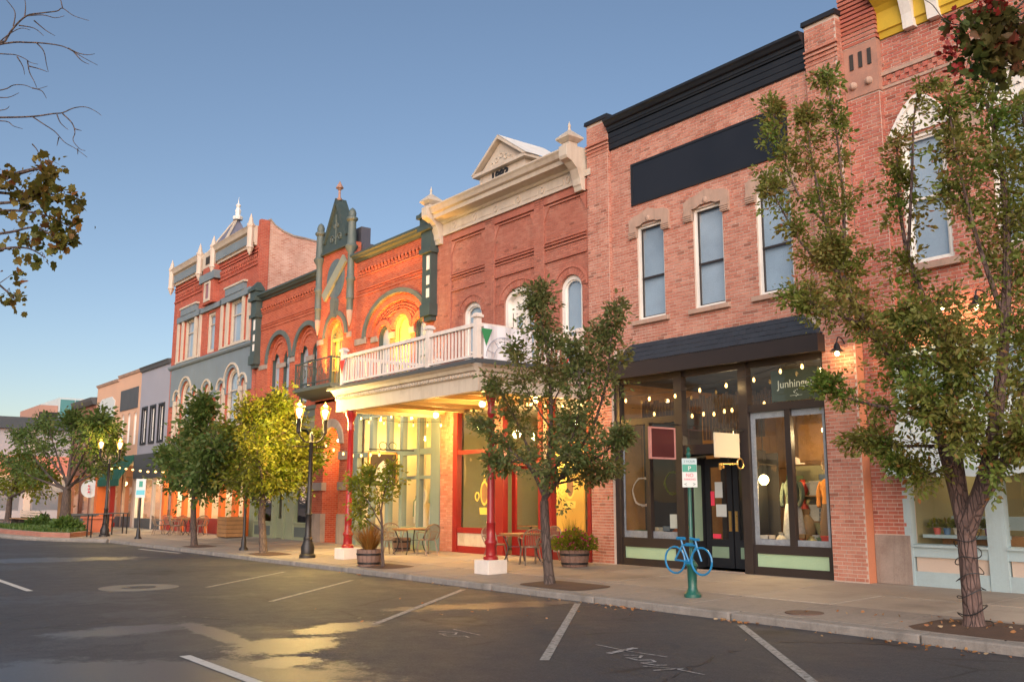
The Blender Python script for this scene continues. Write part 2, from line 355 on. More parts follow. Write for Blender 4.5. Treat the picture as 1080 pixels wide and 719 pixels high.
# ------------------------------------------------------------------ ground, road, pavement
RZ = -0.23
def gpt(px, py):
    d = FW*FPX + RIGHT*(px-540) + UP*(359.5-py); p = CAM + d*((RZ-CAM.z)/d.z); return Vector((p.x, p.y, 0))
def road_mat():
    m, nt, b = nmat('asphalt'); v = N(nt, 'NewGeometry').outputs['Position']
    mp = N(nt, 'Mapping'); mp.inputs['Scale'].default_value = (.12, .55, 1); nt.links.new(v, mp.inputs[0])
    dst = N(nt, 'TexNoise'); dst.inputs['Scale'].default_value = .35; nt.links.new(v, dst.inputs['Vector'])
    ad = N(nt, 'VectorMath', operation='ADD'); nt.links.new(v, ad.inputs[0]); nt.links.new(dst.outputs['Color'], ad.inputs[1])
    big = noise(nt, ad.outputs[0], .28, 5, .6); streak = noise(nt, mp.outputs[0], 1.0, 5); mid = noise(nt, v, 2.5, 8, .7); fine = noise(nt, v, 38, 5, .85)
    c = ramp(nt, big, [(.3, (.044,.046,.054)), (.55, (.064,.066,.072)), (.75, (.088,.088,.092))])
    c = mixc(nt, .5, c, ramp(nt, streak, [(.35, (.036,.038,.046)), (.65, (.086,.086,.09))]))
    c = mixc(nt, .35, c, ramp(nt, mid, [(.3, (.03,.03,.032)), (.7, (.095,.09,.086))]))
    c = mixc(nt, .45, c, ramp(nt, fine, [(.38, (.012,.012,.014)), (.5, (.06,.06,.06)), (.62, (.20,.195,.185))]))
    # sealed, smoother repair patches with ragged edges
    pn = noise(nt, ad.outputs[0], .22, 7, .62); pn = mixc(nt, .12, pn, fine); pm = ramp(nt, pn, [(.55, (0,0,0,1)), (.575, (1,1,1,1))])
    c = mixc(nt, pm, c, mixc(nt, .25, c, (.105,.105,.108,1)))
    vo = N(nt, 'TexVoronoi', feature='DISTANCE_TO_EDGE'); vo.inputs['Scale'].default_value = .33; nt.links.new(ad.outputs[0], vo.inputs['Vector'])
    cr = ramp(nt, vo.outputs['Distance'], [(0, (1,1,1,1)), (.012, (0,0,0,1))])
    cm = N(nt, 'Math', operation='MULTIPLY'); nt.links.new(cr, cm.inputs[0]); nt.links.new(ramp(nt, noise(nt, v, .5, 2), [(.5, (0,0,0,1)), (.6, (.8,.8,.8,1))]), cm.inputs[1])
    c = mixc(nt, cm.outputs[0], c, (.015,.015,.016,1))
    c = mixc(nt, 1.0, c, (.51,.54,.63,1), 'MULTIPLY')
    # worn and resealed areas with ragged, speckled edges
    rag = mixc(nt, .35, noise(nt, v, 2.2, 8, .72), fine)
    def wear(ells):
        out = None
        for (a, b_, w) in ells:
            a, b_ = gpt(*a), gpt(*b_); m_ = N(nt, 'Mapping', vector_type='TEXTURE'); ce = (a+b_)/2; d_ = b_-a
            m_.inputs['Location'].default_value = (ce.x, ce.y, RZ); m_.inputs['Rotation'].default_value = (0, 0, math.atan2(d_.y, d_.x)); m_.inputs['Scale'].default_value = (d_.length/2*1.15, w/2*1.2, 1)
            nt.links.new(v, m_.inputs[0]); ln = N(nt, 'VectorMath', operation='LENGTH'); nt.links.new(m_.outputs[0], ln.inputs[0])
            if out is None: out = ln.outputs['Value']
            else:
                mn = N(nt, 'Math', operation='SMOOTH_MIN'); mn.inputs[2].default_value = .25; nt.links.new(out, mn.inputs[0]); nt.links.new(ln.outputs['Value'], mn.inputs[1]); out = mn.outputs[0]
        ma = N(nt, 'Math', operation='MULTIPLY_ADD'); nt.links.new(rag, ma.inputs[0]); ma.inputs[1].default_value = 3.4; nt.links.new(out, ma.inputs[2])
        return ma.outputs[0]
    def mask(val, lo, hi):
        mr = N(nt, 'MapRange', interpolation_type='SMOOTHSTEP'); mr.inputs[1].default_value = lo; mr.inputs[2].default_value = hi; mr.inputs[3].default_value = 1; mr.inputs[4].default_value = 0; nt.links.new(val, mr.inputs[0]); return mr.outputs[0]
    w1 = mask(wear([((252,690),(340,672),1.0), ((318,668),(388,655),.65), ((196,656),(262,680),.34), ((270,702),(330,694),.6)]), 2.52, 2.78)
    w2 = mask(wear([((-30,708),(360,712),1.5), ((-40,592),(140,588),2.0), ((430,642),(610,634),.7), ((60,670),(190,660),.8)]), 2.45, 2.95)
    c = mixc(nt, w2, c, mixc(nt, .55, c, (.075,.08,.09,1))); c = mixc(nt, w1, c, mixc(nt, .5, c, (.13,.13,.13,1)))
    nt.links.new(c, b.inputs['Base Color'])
    rg = mixc(nt, pm, ramp(nt, mid, [(.3, (.62,.62,.62,1)), (.7, (.8,.8,.8,1))]), ramp(nt, mid, [(.3, (.55,.55,.55,1)), (.7, (.7,.7,.7,1))]))
    rg = mixc(nt, w2, rg, (.44,.44,.44,1)); rg = mixc(nt, w1, rg, (.41,.41,.41,1))
    nt.links.new(rg, b.inputs['Roughness']); b.inputs['Specular IOR Level'].default_value = .5
    bumpn(nt, b, mixc(nt, .35, fine, mid), .55, .012)
    return m
M['asphalt'] = road_mat()

def slab_mat():
    m, nt, b = nmat('concrete_slab'); v = N(nt, 'NewGeometry').outputs['Position']; oi = N(nt, 'ObjectInfo').outputs['Random']
    c = ramp(nt, oi, [(0, (.24,.20,.16)), (.5, (.35,.295,.24)), (1, (.46,.395,.325))])
    c = mixc(nt, .38, c, ramp(nt, noise(nt, v, 1.4, 8, .7), [(.3, (.18,.14,.11)), (.7, (.41,.335,.26))]))
    c = mixc(nt, .3, c, ramp(nt, noise(nt, v, 90, 3), [(.3, (.12,.1,.08)), (.7, (.38,.32,.26))]))
    c = mixc(nt, ramp(nt, noise(nt, v, .6, 6), [(.52, (0,0,0,1)), (.68, (.6,.6,.6,1))]), c, (.15,.12,.10,1))
    nt.links.new(c, b.inputs['Base Color']); b.inputs['Roughness'].default_value = .78; bumpn(nt, b, noise(nt, v, 60, 5), .35, .006)
    return m
M['slab'] = slab_mat()
M['kerb'] = mat('kerb_concrete', (.21,.19,.17), .85, .35, 2.2, .4, 50, dirt=(.09,.08,.07))
M['groundmat'] = mat('far_ground', (.13,.12,.09), .95, .3, .05, 0)
M['joint'] = mat('joint_dirt', (.045,.035,.03), .95, .3, 5, .2)

g = MB().face([(-1500,-1500,-.30),(1500,-1500,-.30),(1500,1500,-.30),(-1500,1500,-.30)]).build('ground', M['groundmat']); tag(g, kind='structure', label='flat ground reaching the horizon')
rd = MB().face([(-260,-34,RZ),(60,-34,RZ),(60,-4.6,RZ),(-260,-4.6,RZ)]).build('road', M['asphalt']); tag(rd, kind='structure', label='grey asphalt street with angled parking bays')
cs = MB().face([(-96,-4.6,RZ+.002),(-72,-4.6,RZ+.002),(-72,120,RZ+.002),(-96,120,RZ+.002)]).build('side_road', M['asphalt']); tag(cs, kind='structure', label='side street crossing beyond the last shop')

pv = MB().prism_x([(-4.66,-.5),(16,-.5),(16,-.03),(0,-.03),(-4.66,-.15)], -71.5, 14).build('pavement', M['joint']); tag(pv, kind='structure', label='wide tan concrete pavement along the shop fronts')
SLW, SLD = 1.70, 1.5467
sm = MB().box(-SLW/2+.018, SLW/2-.018, -SLD/2+.022, SLD/2-.022, -.06, 0).build('slab', M['slab'], None)
sme = sm.data; bpy.data.objects.remove(sm); sme2 = sme.copy(); sme2.materials.clear(); sme2.materials.append(mat('grey_slab', (.24,.205,.175), .8, .3, 1.4, .3, 50, dirt=(.13,.11,.095)))
for i in range(48):
    for j in range(3):
        x = 8 - SLW*(i+.5) ; y = -SLD*(j+.5)
        o = bpy.data.objects.new('slab', sme if j < 2 else sme2); COL.objects.link(o); o.parent = pv
        o.location = (x, y, side_z(y) + random.uniform(-.004, .004)); o.rotation_euler = (math.atan(.025), random.uniform(-.002,.002), 0)
box('slab_strip', M['slab'], pv, -71, 14, .004, .62, -.12, -.001)
kb = thing('kerb', 'grey worn concrete kerb along the parking bays', None, (-20, -4.8, RZ)); kb['kind'] = 'structure'
km = MB().box(-1.49, 1.49, -.145, .145, -.30, -.112).build('kerb_stone', M['kerb'], None, bevel=.025)
kme = km.data
for i in range(17):
    o = km if i == 0 else km.copy()
    if i: COL.objects.link(o)
    o.parent = kb; x = 7 - 3.0*i
    o.location = (x + 20, random.uniform(-.012, .012), -RZ + random.uniform(-.008, .006)); o.rotation_euler = (0, random.uniform(-.003,.003), random.uniform(-.004,.004))

# corner build-out at the far end with its brick-edged bed
bo = [(-42.6,-4.94),(-43.8,-5.6),(-45.3,-6.4),(-47.5,-7.1),(-51,-7.55),(-66,-7.7),(-69.5,-7.0),(-71,-5.2),(-71.2,-3.0),(-60,-2.6),(-42.6,-4.68)]
bp = MB().prism_z(bo[::-1], -.5, -.128).build('corner_pavement', M['slab']); tag(bp, kind='structure', label='pavement build-out at the far corner')
kmb = MB()
for a, b_ in zip(bo[:8], bo[1:9]):
    kmb.tube([(a[0],a[1]-.05,-.2),(b_[0],b_[1]-.05,-.2)], .12, 6)
k2 = kmb.build('corner_kerb', M['kerb'], smooth=True); tag(k2, kind='structure', label='rounded kerb of the far corner')

# tar seams
def patch_mat(name, col, r0, r1):
    m, nt, b = nmat(name); v = N(nt, 'NewGeometry').outputs['Position']; f = noise(nt, v, 38, 5, .85); k = noise(nt, v, 3, 7, .7)
    c = mixc(nt, .5, ramp(nt, k, [(.3, rgba(col, .65)), (.7, rgba(col, 1.35))]), ramp(nt, f, [(.36, rgba(col, .25)), (.5, rgba(col)), (.64, rgba(col, 2.2))]))
    nt.links.new(c, b.inputs['Base Color']); nt.links.new(ramp(nt, k, [(.3, (r0,)*3), (.7, (r1,)*3)]), b.inputs['Roughness']); bumpn(nt, b, mixc(nt, .4, f, k), .45, .01); return m
PM3 = patch_mat('tar_seal', (.02,.02,.022), .4, .6)
for q, l in (([(0,664),(60,660),(120,655),(190,650),(240,652)], 'thin dark tar seam near the bottom left'), ([(380,652),(450,640),(540,636),(640,640)], 'thin dark tar seam across the parking bays'), ([(700,719),(760,690),(830,676),(960,680)], 'thin dark tar seam in the right-hand bay')):
    P = [gpt(*p) for p in q]; up_ = []; dn_ = []
    for a, b in zip(P, P[1:]):
        n = 14
        for k in range(n):
            p = a.lerp(b, k/n) + Vector((random.gauss(0,.03), random.gauss(0,.03), 0)); w = random.uniform(.012,.035); up_.append((p.x, p.y+w, RZ+.0045)); dn_.append((p.x, p.y-w, RZ+.0045))
    n = len(up_); tag(MB().add(up_+dn_, [(i, i+1, n+i+1, n+i) for i in range(n-1)]).build('tar_seam', PM3), l, 'tar seam', 'tar seams in the road')
# paint on the road
def paint_mat(name, col, keep):
    m, nt, b = nmat(name); v = N(nt, 'NewGeometry').outputs['Position']
    f = ramp(nt, noise(nt, v, 14, 8, .75), [(keep, (0,0,0,1)), (keep+.16, (1,1,1,1))])
    nt.links.new(mixc(nt, f, rgba(col), (.075,.072,.07,1)), b.inputs['Base Color']); b.inputs['Roughness'].default_value = .7
    bumpn(nt, b, noise(nt, v, 140, 3), .4, .008); return m
M['paint'] = paint_mat('worn_white_paint', (.30,.295,.28), .46)
M['paint2'] = paint_mat('fresh_white_paint', (.46,.45,.43), .55)
M['chalk'] = paint_mat('chalk_spray', (.36,.36,.37), .44)
def stripe(a, b, w, label, m, name='painted_line', z=RZ+.007, group=None):
    a = Vector((*a, 0)); b = Vector((*b, 0)); t = (b-a).normalized(); n = Vector((-t.y, t.x, 0))*w/2
    o = MB().face([(p.x, p.y, z) for p in (a-n, b-n, b+n, a+n)]).build(name, m); return tag(o, label, 'road marking', group)
stripe((-19.3,-6.0), (-16.2,-9.3), .10, 'worn white parking line in front of the teal shop window', M['paint'], group='angled parking lines')
stripe((-15.95,-5.3), (-12.35,-9.4), .11, 'worn white parking line running out from beside the red column', M['paint'], group='angled parking lines')
stripe((-12.62,-5.2), (-8.45,-9.45), .11, 'worn white parking line running out from below the slim street tree', M['paint'], group='angled parking lines')
stripe((-9.05,-5.25), (-4.6,-9.3), .11, 'worn white parking line nearest the right-hand tree', M['paint'], group='angled parking lines')
stripe((-22.6,-6.1), (-19.6,-9.2), .10, 'faint parking line furthest along the row', M['paint'], group='angled parking lines')
stripe((-11.25,-12.53), (-8.2,-12.53), .13, 'white lane dash nearest the camera', M['paint2'], group='lane dashes')
stripe((-24.6,-12.25), (-20.95,-12.25), .13, 'white lane dash further up the street at the left edge', M['paint2'], group='lane dashes')
stripe((-36.2,-5.6), (-32.6,-5.35), .16, 'pale painted strip along the kerb by the dark tree', M['paint2'])
# chalk survey scribble in the near bay
ck = MB()
def flat(pts, w):
    for (x0,y0),(x1,y1) in zip(pts, pts[1:]):
        a = Vector((x0,y0,0)); b = Vector((x1,y1,0)); t = (b-a).normalized(); n = Vector((-t.y,t.x,0))*w/2
        ck.face([(p.x,p.y,RZ+.008) for p in (a-n,b-n,b+n,a+n)])
flat([(-8.95,-8.2),(-8.3,-8.25),(-7.75,-8.2)], .03); flat([(-8.45,-8.0),(-8.35,-8.55)], .09)
flat([(-8.15,-8.5),(-8.0,-8.35),(-7.9,-8.5),(-8.02,-8.6),(-7.8,-8.62),(-7.72,-8.48),(-7.6,-8.55),(-7.66,-8.72),(-7.45,-8.7),(-7.38,-8.6)], .035)
flat([(-7.5,-8.85),(-7.2,-8.7),(-6.75,-8.72)], .03); flat([(-7.25,-8.95),(-7.12,-8.62)], .035)
tag(ck.build('chalk_mark', M['chalk']), 'white chalk scribble sprayed on the asphalt of the nearest parking bay', 'chalk mark')
ck = MB()
flat([(-11.15,-9.1),(-10.9,-8.95),(-10.75,-9.08),(-10.95,-9.2),(-10.7,-9.25),(-10.55,-9.05),(-10.4,-9.1)], .03); flat([(-11.2,-8.8),(-10.5,-8.85)], .025)
tag(ck.build('chalk_mark', M['chalk']), 'small faint chalk squiggle on the asphalt left of the long parking line', 'chalk mark')

mh = thing('manhole_cover', 'round utility cover set in a pale concrete collar in the road', 'manhole', (-20.45,-10.3,RZ))
MB().lathe(-20.45,-10.3,[(.78,RZ-.02),(.78,RZ+.006),(.34,RZ+.006),(.34,RZ-.02)],40).build('collar', mat('pale_collar',(.15,.14,.125),.85,.2,3,.3), mh)
MB().lathe(-20.45,-10.3,[(.33,RZ-.02),(.33,RZ+.004),(.30,RZ+.009),(.05,RZ+.009)],32).build('cover', M['metal'], mh)
mh = thing('valve_cover', 'small round iron cover let into the pavement near the right-hand tree', 'manhole', (-8.7,-4.2,side_z(-4.2)))
MB().lathe(-8.7,-4.2,[(.28,-.2),(.28,side_z(-4.2)+.012),(.22,side_z(-4.2)+.016),(.02,side_z(-4.2)+.016)],28).build('cover', mat('rusty_iron',(.10,.06,.045),.8,.4,6,.4), mh)

def pit(x, y, w, d, label):
    v = []; n = 22
    for k in range(n):
        a = 2*math.pi*k/n; c, s = math.cos(a), math.sin(a); q = (abs(c)**6 + abs(s)**6) ** (-1/6)
        v.append((x + w/2*c*q*random.uniform(.97,1), y + d/2*s*q*random.uniform(.97,1)))
    m = MB(); z0 = side_z(y)+.004 if y > -4.6 else -.1
    vs = [(a, b, side_z(b)+.006) for a, b in v] + [(x + .55*(a-x), y + .55*(b-y), side_z(b)+.035) for a, b in v] + [(x, y, side_z(y)+.05)]
    fs = [(i, (i+1) % n, n+(i+1) % n, n+i) for i in range(n)] + [(n+i, n+(i+1) % n, 2*n) for i in range(n)]
    tag(m.add(vs, fs).build('tree_pit', M['soil'], smooth=True), label, 'tree pit', 'mulched tree pits along the kerb')
pit(-6.0,-3.93,2.0,1.35,'brown mulch bed under the large right-hand tree')
pit(-14.3,-4.05,1.9,1.1,'brown mulch bed under the slim tree before the red shop')
pit(-21.2,-4.05,1.7,1.0,'brown mulch bed beside the barrel with the sapling')
pit(-28.1,-4.1,1.6,.95,'brown mulch bed under the lamp-lit yellow tree')
pit(-34.2,-4.1,1.5,.95,'brown mulch bed under the dark green tree')

# ------------------------------------------------------------------ brickwork
CAMV = np.array(CAM)
def scan(poly, z):
    xs = []
    n = len(poly)
    for i in range(n):
        (x0,z0),(x1,z1) = poly[i], poly[(i+1) % n]
        if (z0 <= z < z1) or (z1 <= z < z0): xs.append(x0 + (x1-x0)*(z-z0)/(z1-z0))
    xs.sort(); return list(zip(xs[::2], xs[1::2]))
def bricks(x0, x1, z0, z1, y, holes=(), L=.205, H=.073, J=.014, proud=.009):
    """list of (cx, cz, w, h, y) laid in running bond round the openings"""
    out = []; k = 0; z = z0
    while z + H*.6 < z1:
        h = min(H, z1-z) - J; zm = z + h/2; solid = [(x0, x1)]
        for p in holes:
            for a, b in scan(p, zm):
                nw = []
                for s, e in solid:
                    if b <= s or a >= e: nw.append((s, e)); continue
                    if a > s: nw.append((s, a))
                    if b < e: nw.append((b, e))
                solid = nw
        off = (L/2 if k % 2 else 0) + (.0 if k % 6 else L/4)
        for s, e in solid:
            n0 = math.floor((s - x0 - off)/L); x = x0 + off + n0*L
            while x < e:
                a = max(x, s); b = min(x+L, e)
                if b - a > .035: out.append(((a+b)/2, zm, b-a-J, h, y))
                x += L
        k += 1; z += H
    return out
def brick_boxes(mb, lst, proud=.009):
    for cx, cz, w, h, y in lst:
        p = proud*random.uniform(.55, 1.15); dz = random.uniform(-.0015, .0015); t = random.uniform(-.002,.002)
        a, b, c, d = cx-w/2, cx+w/2, cz-h/2+dz, cz+h/2+dz
        mb.add([(a,y-p+t,c),(b,y-p-t,c),(b,y-p-t,d),(a,y-p+t,d),(a,y+.006,c),(b,y+.006,c),(b,y+.006,d),(a,y+.006,d)], [(0,1,2,3),(0,4,5,1),(1,5,6,2),(2,6,7,3),(3,7,4,0)])
def lay(wall, lst, m, nsingle, root):
    """the bricks that show largest are parts of their own, the rest one mass"""
    lst = sorted(lst, key=lambda q: (q[0]-CAM.x)**2 + (q[4]-CAM.y)**2 + (q[1]-CAM.z)**2 - 40*(q[2] > .15))
    near, rest = lst[:nsingle], lst[nsingle:]
    mb = MB(); brick_boxes(mb, rest); o = mb.build('brickwork', m, wall, kind='stuff')
    if near:
        u = MB(); u.box(-.5,.5,-.5,.5,-.5,.5); s = u.build('brick', m, None); me = s.data; bpy.data.objects.remove(s)
        wl = wloc(wall)
        for cx, cz, w, h, y in near:
            b = bpy.data.objects.new('brick', me); COL.objects.link(b); b.parent = wall
            p = .009*random.uniform(.55, 1.15)
            b.location = (cx-wl.x, y - p + .03 - wl.y, cz-wl.z); b.scale = (w, .06, h); b.rotation_euler = (0, random.uniform(-.004,.004), random.uniform(-.006,.006))

# ------------------------------------------------------------------ windows
def win(parent, poly, y, frame, sash, pane='glass', blind='blind', fw=.07, sw=.04, mid=None, fd=.14, vert=(), blind_top=None):
    """frame > sash, pane, blind; poly is the opening outline, y the plane of the frame front"""
    inn = inset(poly, fw); inn2 = inset(poly, fw+sw)
    f = MB().ring(poly, inn, y, y+fd).build('window', frame, parent)
    s = MB().ring(inn, inn2, y+.045, y+.085)
    xs = [p[0] for p in inn]; zs = [p[1] for p in inn]
    if mid is not None:
        for z in (mid if isinstance(mid, (list, tuple)) else [mid]): s.box(min(xs), max(xs), y+.04, y+.09, z-.025, z+.025)
    for x in vert: s.box(x-.02, x+.02, y+.042, y+.088, min(zs), max(zs)-.02)
    s.build('sash', sash, f)
    MB().add([(x, y+.065, z) for x, z in inn2], [tuple(range(len(inn2)))]).build('pane', M[pane], f)
    if blind:
        bz = inn if blind_top is None else [(x, min(z, blind_top)) for x, z in inn]
        MB().add([(x, y+.125, z) for x, z in bz], [tuple(range(len(bz)))]).build('blind', M[blind] if isinstance(blind, str) else blind, f)
    return f

def shell(parent, x0, x1, z1, y0=.42, y1=13, m=None, roof_drop=.35):
    mb = MB()
    mb.box(x0+.02, x0+.2, y0, y1, -.2, z1); mb.box(x1-.2, x1-.02, y0, y1, -.2, z1); mb.box(x0+.2, x1-.2, y1-.2, y1, -.2, z1)
    mb.build('party_wall', m or M['shellwall'], parent)
    box('roof_deck', M['roof'], parent, x0+.2, x1-.2, y0, y1-.2, z1-roof_drop-.2, z1-roof_drop)

def room(parent, x0, x1, y0, y1, z0, z1, wallm, floorm=None, ceil=None):
    MB().box(x0, x1, y1, y1+.1, z0, z1).box(x0-.1, x0, y0, y1+.1, z0, z1).box(x1, x1+.1, y0, y1+.1, z0, z1).build('interior_wall', wallm, parent)
    box('interior_floor', floorm or M['floorint'], parent, x0-.1, x1+.1, y0, y1+.1, z0-.1, z0)
    box('interior_ceiling', ceil or M['paleint'], parent, x0-.1, x1+.1, y0, y1+.1, z1, z1+.1)

LK = .45
def lamp(parent, loc, watts, col=(1,.72,.38), r=.06):
    l = bpy.data.lights.new('lamp_light', 'POINT'); l.energy = watts*LK; l.color = col; l.shadow_soft_size = r
    o = bpy.data.objects.new('lamp_light', l); COL.objects.link(o); o.parent = parent; o.location = Vector(loc) - wloc(parent); return o
# ================================================================== building E: pink brick shop with black cornice
E = thing('brick_shop', 'pink brick shop with black cornice, black sign band and dark brown shop front', 'building', (-14.05, 0, 0))
YW = .10
we = [(-16.13,-15.24), (-14.29,-13.41), (-12.47,-11.57)]
wh = [rect(a, b, 5.95, 8.33) for a, b in we]
outer = rect(-17.05, -10.95, 4.55, 10.75)
wallE = MB().wall(outer, wh, YW, .30).build('wall', M['mortarE'], E)
lay(wallE, bricks(-17.05, -10.95, 5.30, 10.70, YW, wh + [rect(-16.25,-11.58,8.95,10.0)]), M['brickE'], 120, E)
pr_ = MB().box(-17.85,-17.05,0.0,.42,-.05,11.55).build('pier', M['mortarE'], E)
lay(pr_, bricks(-17.85, -17.05, .02, 11.5, 0.0) , M['brickE'], 0, E)
pr2 = MB().box(-10.95,-10.2,0.0,.42,-.05,11.55).build('pier', M['mortarE'], E)
lay(pr2, bricks(-10.95, -10.2, .02, 11.5, 0.0), M['brickE'], 180, E)
# side returns of the piers that face right
def side_bricks(x, y0, y1, z0, z1, parent, m):
    mb = MB(); z = z0; k = 0
    while z < z1-.03:
        c = z; d = min(z+.062, z1); ys = [y0, y1] if k % 2 else [y0, (y0+y1)/2, y1]
        for a, b in zip(ys, ys[1:]):
            p = random.uniform(.004, .009)
            mb.add([(x+p,a+.004,c),(x+p,b-.004,c),(x+p,b-.004,d),(x+p,a+.004,d),(x-.004,a+.004,c),(x-.004,b-.004,c),(x-.004,b-.004,d),(x-.004,a+.004,d)], [(0,1,2,3),(0,4,5,1),(1,5,6,2),(2,6,7,3),(3,7,4,0)])
        z += .073; k += 1
    mb.build('brickwork', m, parent, kind='stuff')
side_bricks(-17.05, 0, .1, 4.9, 11.5, pr_, M['brickE'])
box('corner_render', mat('orange_render', (.50,.19,.10), .8, .15, 1.2, .15), E, -10.2, -10.19, .004, .30, 0, 5.2)
side_bricks(-10.2, .0, .25, 5.2, 11.5, pr2, M['brickE'])
for (a, b) in ((-17.85,-17.05), (-10.95,-10.2)):
    for k in range(4): box('corbel', M['brickE'], E, a-.012, b+.012+.01*k, -.02-.014*k, .0, 10.62+k*.10, 10.66+k*.10)
    MB().prism_x([(-.07,11.55),(.45,11.55),(.45,11.66),(-.05,11.66)], a-.04, b+.04).build('pier_cap', M['black'], E)
# black cornice of boards
cz = MB().prism_x([(.42,10.64),(.06,10.64),(.06,11.46),(.42,11.46)], -17.04, -10.96).build('cornice', M['black'], E)
for k in range(3): box('board', M['black'], cz, -17.03, -10.97, .030-.008*k, .06, 10.66+.15*k, 10.80+.15*k)
MB().prism_x([(.06,11.12),(-.02,11.12),(-.03,11.17),(-.05,11.17),(-.06,11.25),(-.12,11.27),(-.16,11.34),(-.2,11.38),(-.2,11.44),(.06,11.46)], -17.03, -10.97).build('crown_moulding', M['black'], cz)
pn = box('sign_band', M['blackpanel'], E, -16.25, -11.58, YW-.03, YW+.01, 8.95, 10.0)
MB().ring(rect(-16.28,-11.55,8.92,10.03), rect(-16.22,-11.61,8.98,9.97), YW-.045, YW-.0).build('trim', M['black'], pn)
bl = mat('blue_roller_blind', (.34,.415,.48), .8, .16, .9, 0)
bls = [mat('roller_blind_%d' % k, c, .8, .35, .7, 0) for k, c in enumerate(((.30,.37,.43),(.37,.44,.50),(.33,.41,.48)))]
for i, (a, b) in enumerate(we):
    w = win(E, rect(a, b, 5.95, 8.33), YW+.05, M['white'], M['brown'], blind=bls[i], fw=.055, sw=.03, mid=7.0)
    MB().prism_x([(YW-.10,5.82),(YW+.2,5.82),(YW+.2,5.955),(YW-.10,5.93)], a-.17, b+.15).build('sill', M['stone'], E, bevel=.01)
    c = (a+b)/2; h = .67
    pts = [(c-h,8.06),(c-h+.23,8.06),(c-h+.23,8.335),(c-.3,8.335),(c-.17,8.39),(c+.17,8.39),(c+.3,8.335),(c+h-.23,8.335),(c+h-.23,8.06),(c+h,8.06),(c+h,8.53),(c+h-.1,8.59),(c+.22,8.66),(c,8.74),(c-.22,8.66),(c-h+.1,8.59),(c-h,8.53)]
    hd = MB(); 
    tri = tessellate_polygon([[Vector((x, z, 0)) for x, z in pts]]); n = len(pts)
    hd.add([(x, YW-.075, z) for x, z in pts] + [(x, YW+.02, z) for x, z in pts], list(tri) + [(k, (k+1) % n, (k+1) % n+n, k+n) for k in range(n)])
    lo = hd.build('lintel', M['stone'], E)
    MB().lathe(c, 0, [(.001,-.03),(.06,-.03),(.075,0),(.04,.02),(.001,.025)], 12).build('rosette', M['stone'], lo)
    ro = lo.children[0]; ro.data.transform(__import__('mathutils').Matrix.Translation((c-wloc(E).x, YW-.09, 8.47)) @ __import__('mathutils').Matrix.Rotation(R(90), 4, 'X') @ __import__('mathutils').Matrix.Translation((-(c-wloc(E).x), 0, 0)))
    for s in (c-h, c+h-.23):
        for q in range(3): box('groove_fillet', M['stone'], lo, s-.01, s+.24, YW-.095, YW-.07, 8.09+.05*q, 8.12+.05*q)
# shingled hood over the shop front
hood = MB().add([(-16.45,YW,5.36),(-11.40,YW,5.36),(-10.86,-.26,4.86),(-16.92,-.26,4.86),(-16.98,YW,4.9),(-10.9,YW,4.9)], [(0,1,2,3),(0,3,4),(1,5,2)]).build('hood', M['shingle'], E)
for r_ in range(4):
    t0, t1 = r_/4, (r_+1)/4; n = 26
    for k in range(n):
        f0, f1 = (k + (.5 if r_ % 2 else 0))/n, (k+1 + (.5 if r_ % 2 else 0))/n
        if f1 > 1: continue
        def pt(f, t, up): 
            xa, xb = -16.45 + (-16.92+16.45)*t, -11.40 + (-10.86+11.40)*t
            return (xa + (xb-xa)*f, YW + (-.26-YW)*t - up*.8, 5.36 + (4.86-5.36)*t + up)
        d = random.uniform(.008, .016)
        MB().add([pt(f0+.001,t0,.004),pt(f1-.001,t0,.004),pt(f1-.001,t1+.01,d),pt(f0+.001,t1+.01,d),pt(f0+.001,t1+.01,0),pt(f1-.001,t1+.01,0)], [(0,1,2,3),(3,2,5,4)]).build('shingle', M['shingle'], hood)
MB().box(-16.92,-10.86,-.255,-.19,4.50,4.855).box(-16.92,-16.86,-.19,YW,4.50,4.85).box(-10.92,-10.86,-.19,YW,4.50,4.85).box(-16.86,-10.92,-.19,YW+.1,4.53,4.58).build('fascia', M['brown'], E)
# shop front
YS = .12
sf = MB()
for a, b in ((-17.05,-16.86), (-15.04,-14.80), (-13.15,-12.92), (-11.02,-10.95)): sf.box(a, b, YS-.05, YS+.12, .0, 4.56)
pieces(sf, 'post', M['brown'], E)
fr = MB(); fr.box(-16.86,-15.04,YS-.03,YS+.1,3.36,3.52).box(-12.92,-11.02,YS-.03,YS+.1,3.42,3.58).box(-14.80,-13.15,YS-.03,YS+.12,2.58,2.80)
fr.box(-16.86,-11.02,YS-.02,YS+.1,4.40,4.56); fr.box(-16.02,-15.89,YS-.02,YS+.1,.66,3.36); fr.box(-12.0,-11.86,YS-.02,YS+.1,.62,3.42)
pieces(fr, 'transom_bar', M['brown'], E)
for (a, b, zt) in ((-16.86,-15.04,.66), (-12.92,-11.02,.62)):
    st = MB().box(a, b, YS-.03, YS+.1, .44, zt).box(a, b, YS-.03, YS+.1, 0, .17).box(a, a+.08, YS-.03, YS+.1, .17, .44).box(b-.08, b, YS-.03, YS+.1, .17, .44).build('stall_riser', M['brown'], E)
    box('panel', M['mint'], st, a+.08, b-.08, YS, YS+.06, .17, .44)
def pane(parent, x0, x1, z0, z1, y, m='glass2'): return MB().face([(x0,y,z0),(x1,y,z0),(x1,y,z1),(x0,y,z1)]).build('pane', M[m], parent)
for q in ((-16.86,-16.02,.66,3.36), (-15.89,-15.04,.66,3.36), (-12.92,-12.0,.62,3.42), (-11.86,-11.02,.62,3.42), (-16.86,-15.04,3.52,4.40), (-14.80,-13.15,2.80,4.40), (-12.92,-11.02,3.58,4.40)):
    pane(E, *q, YS+.04)
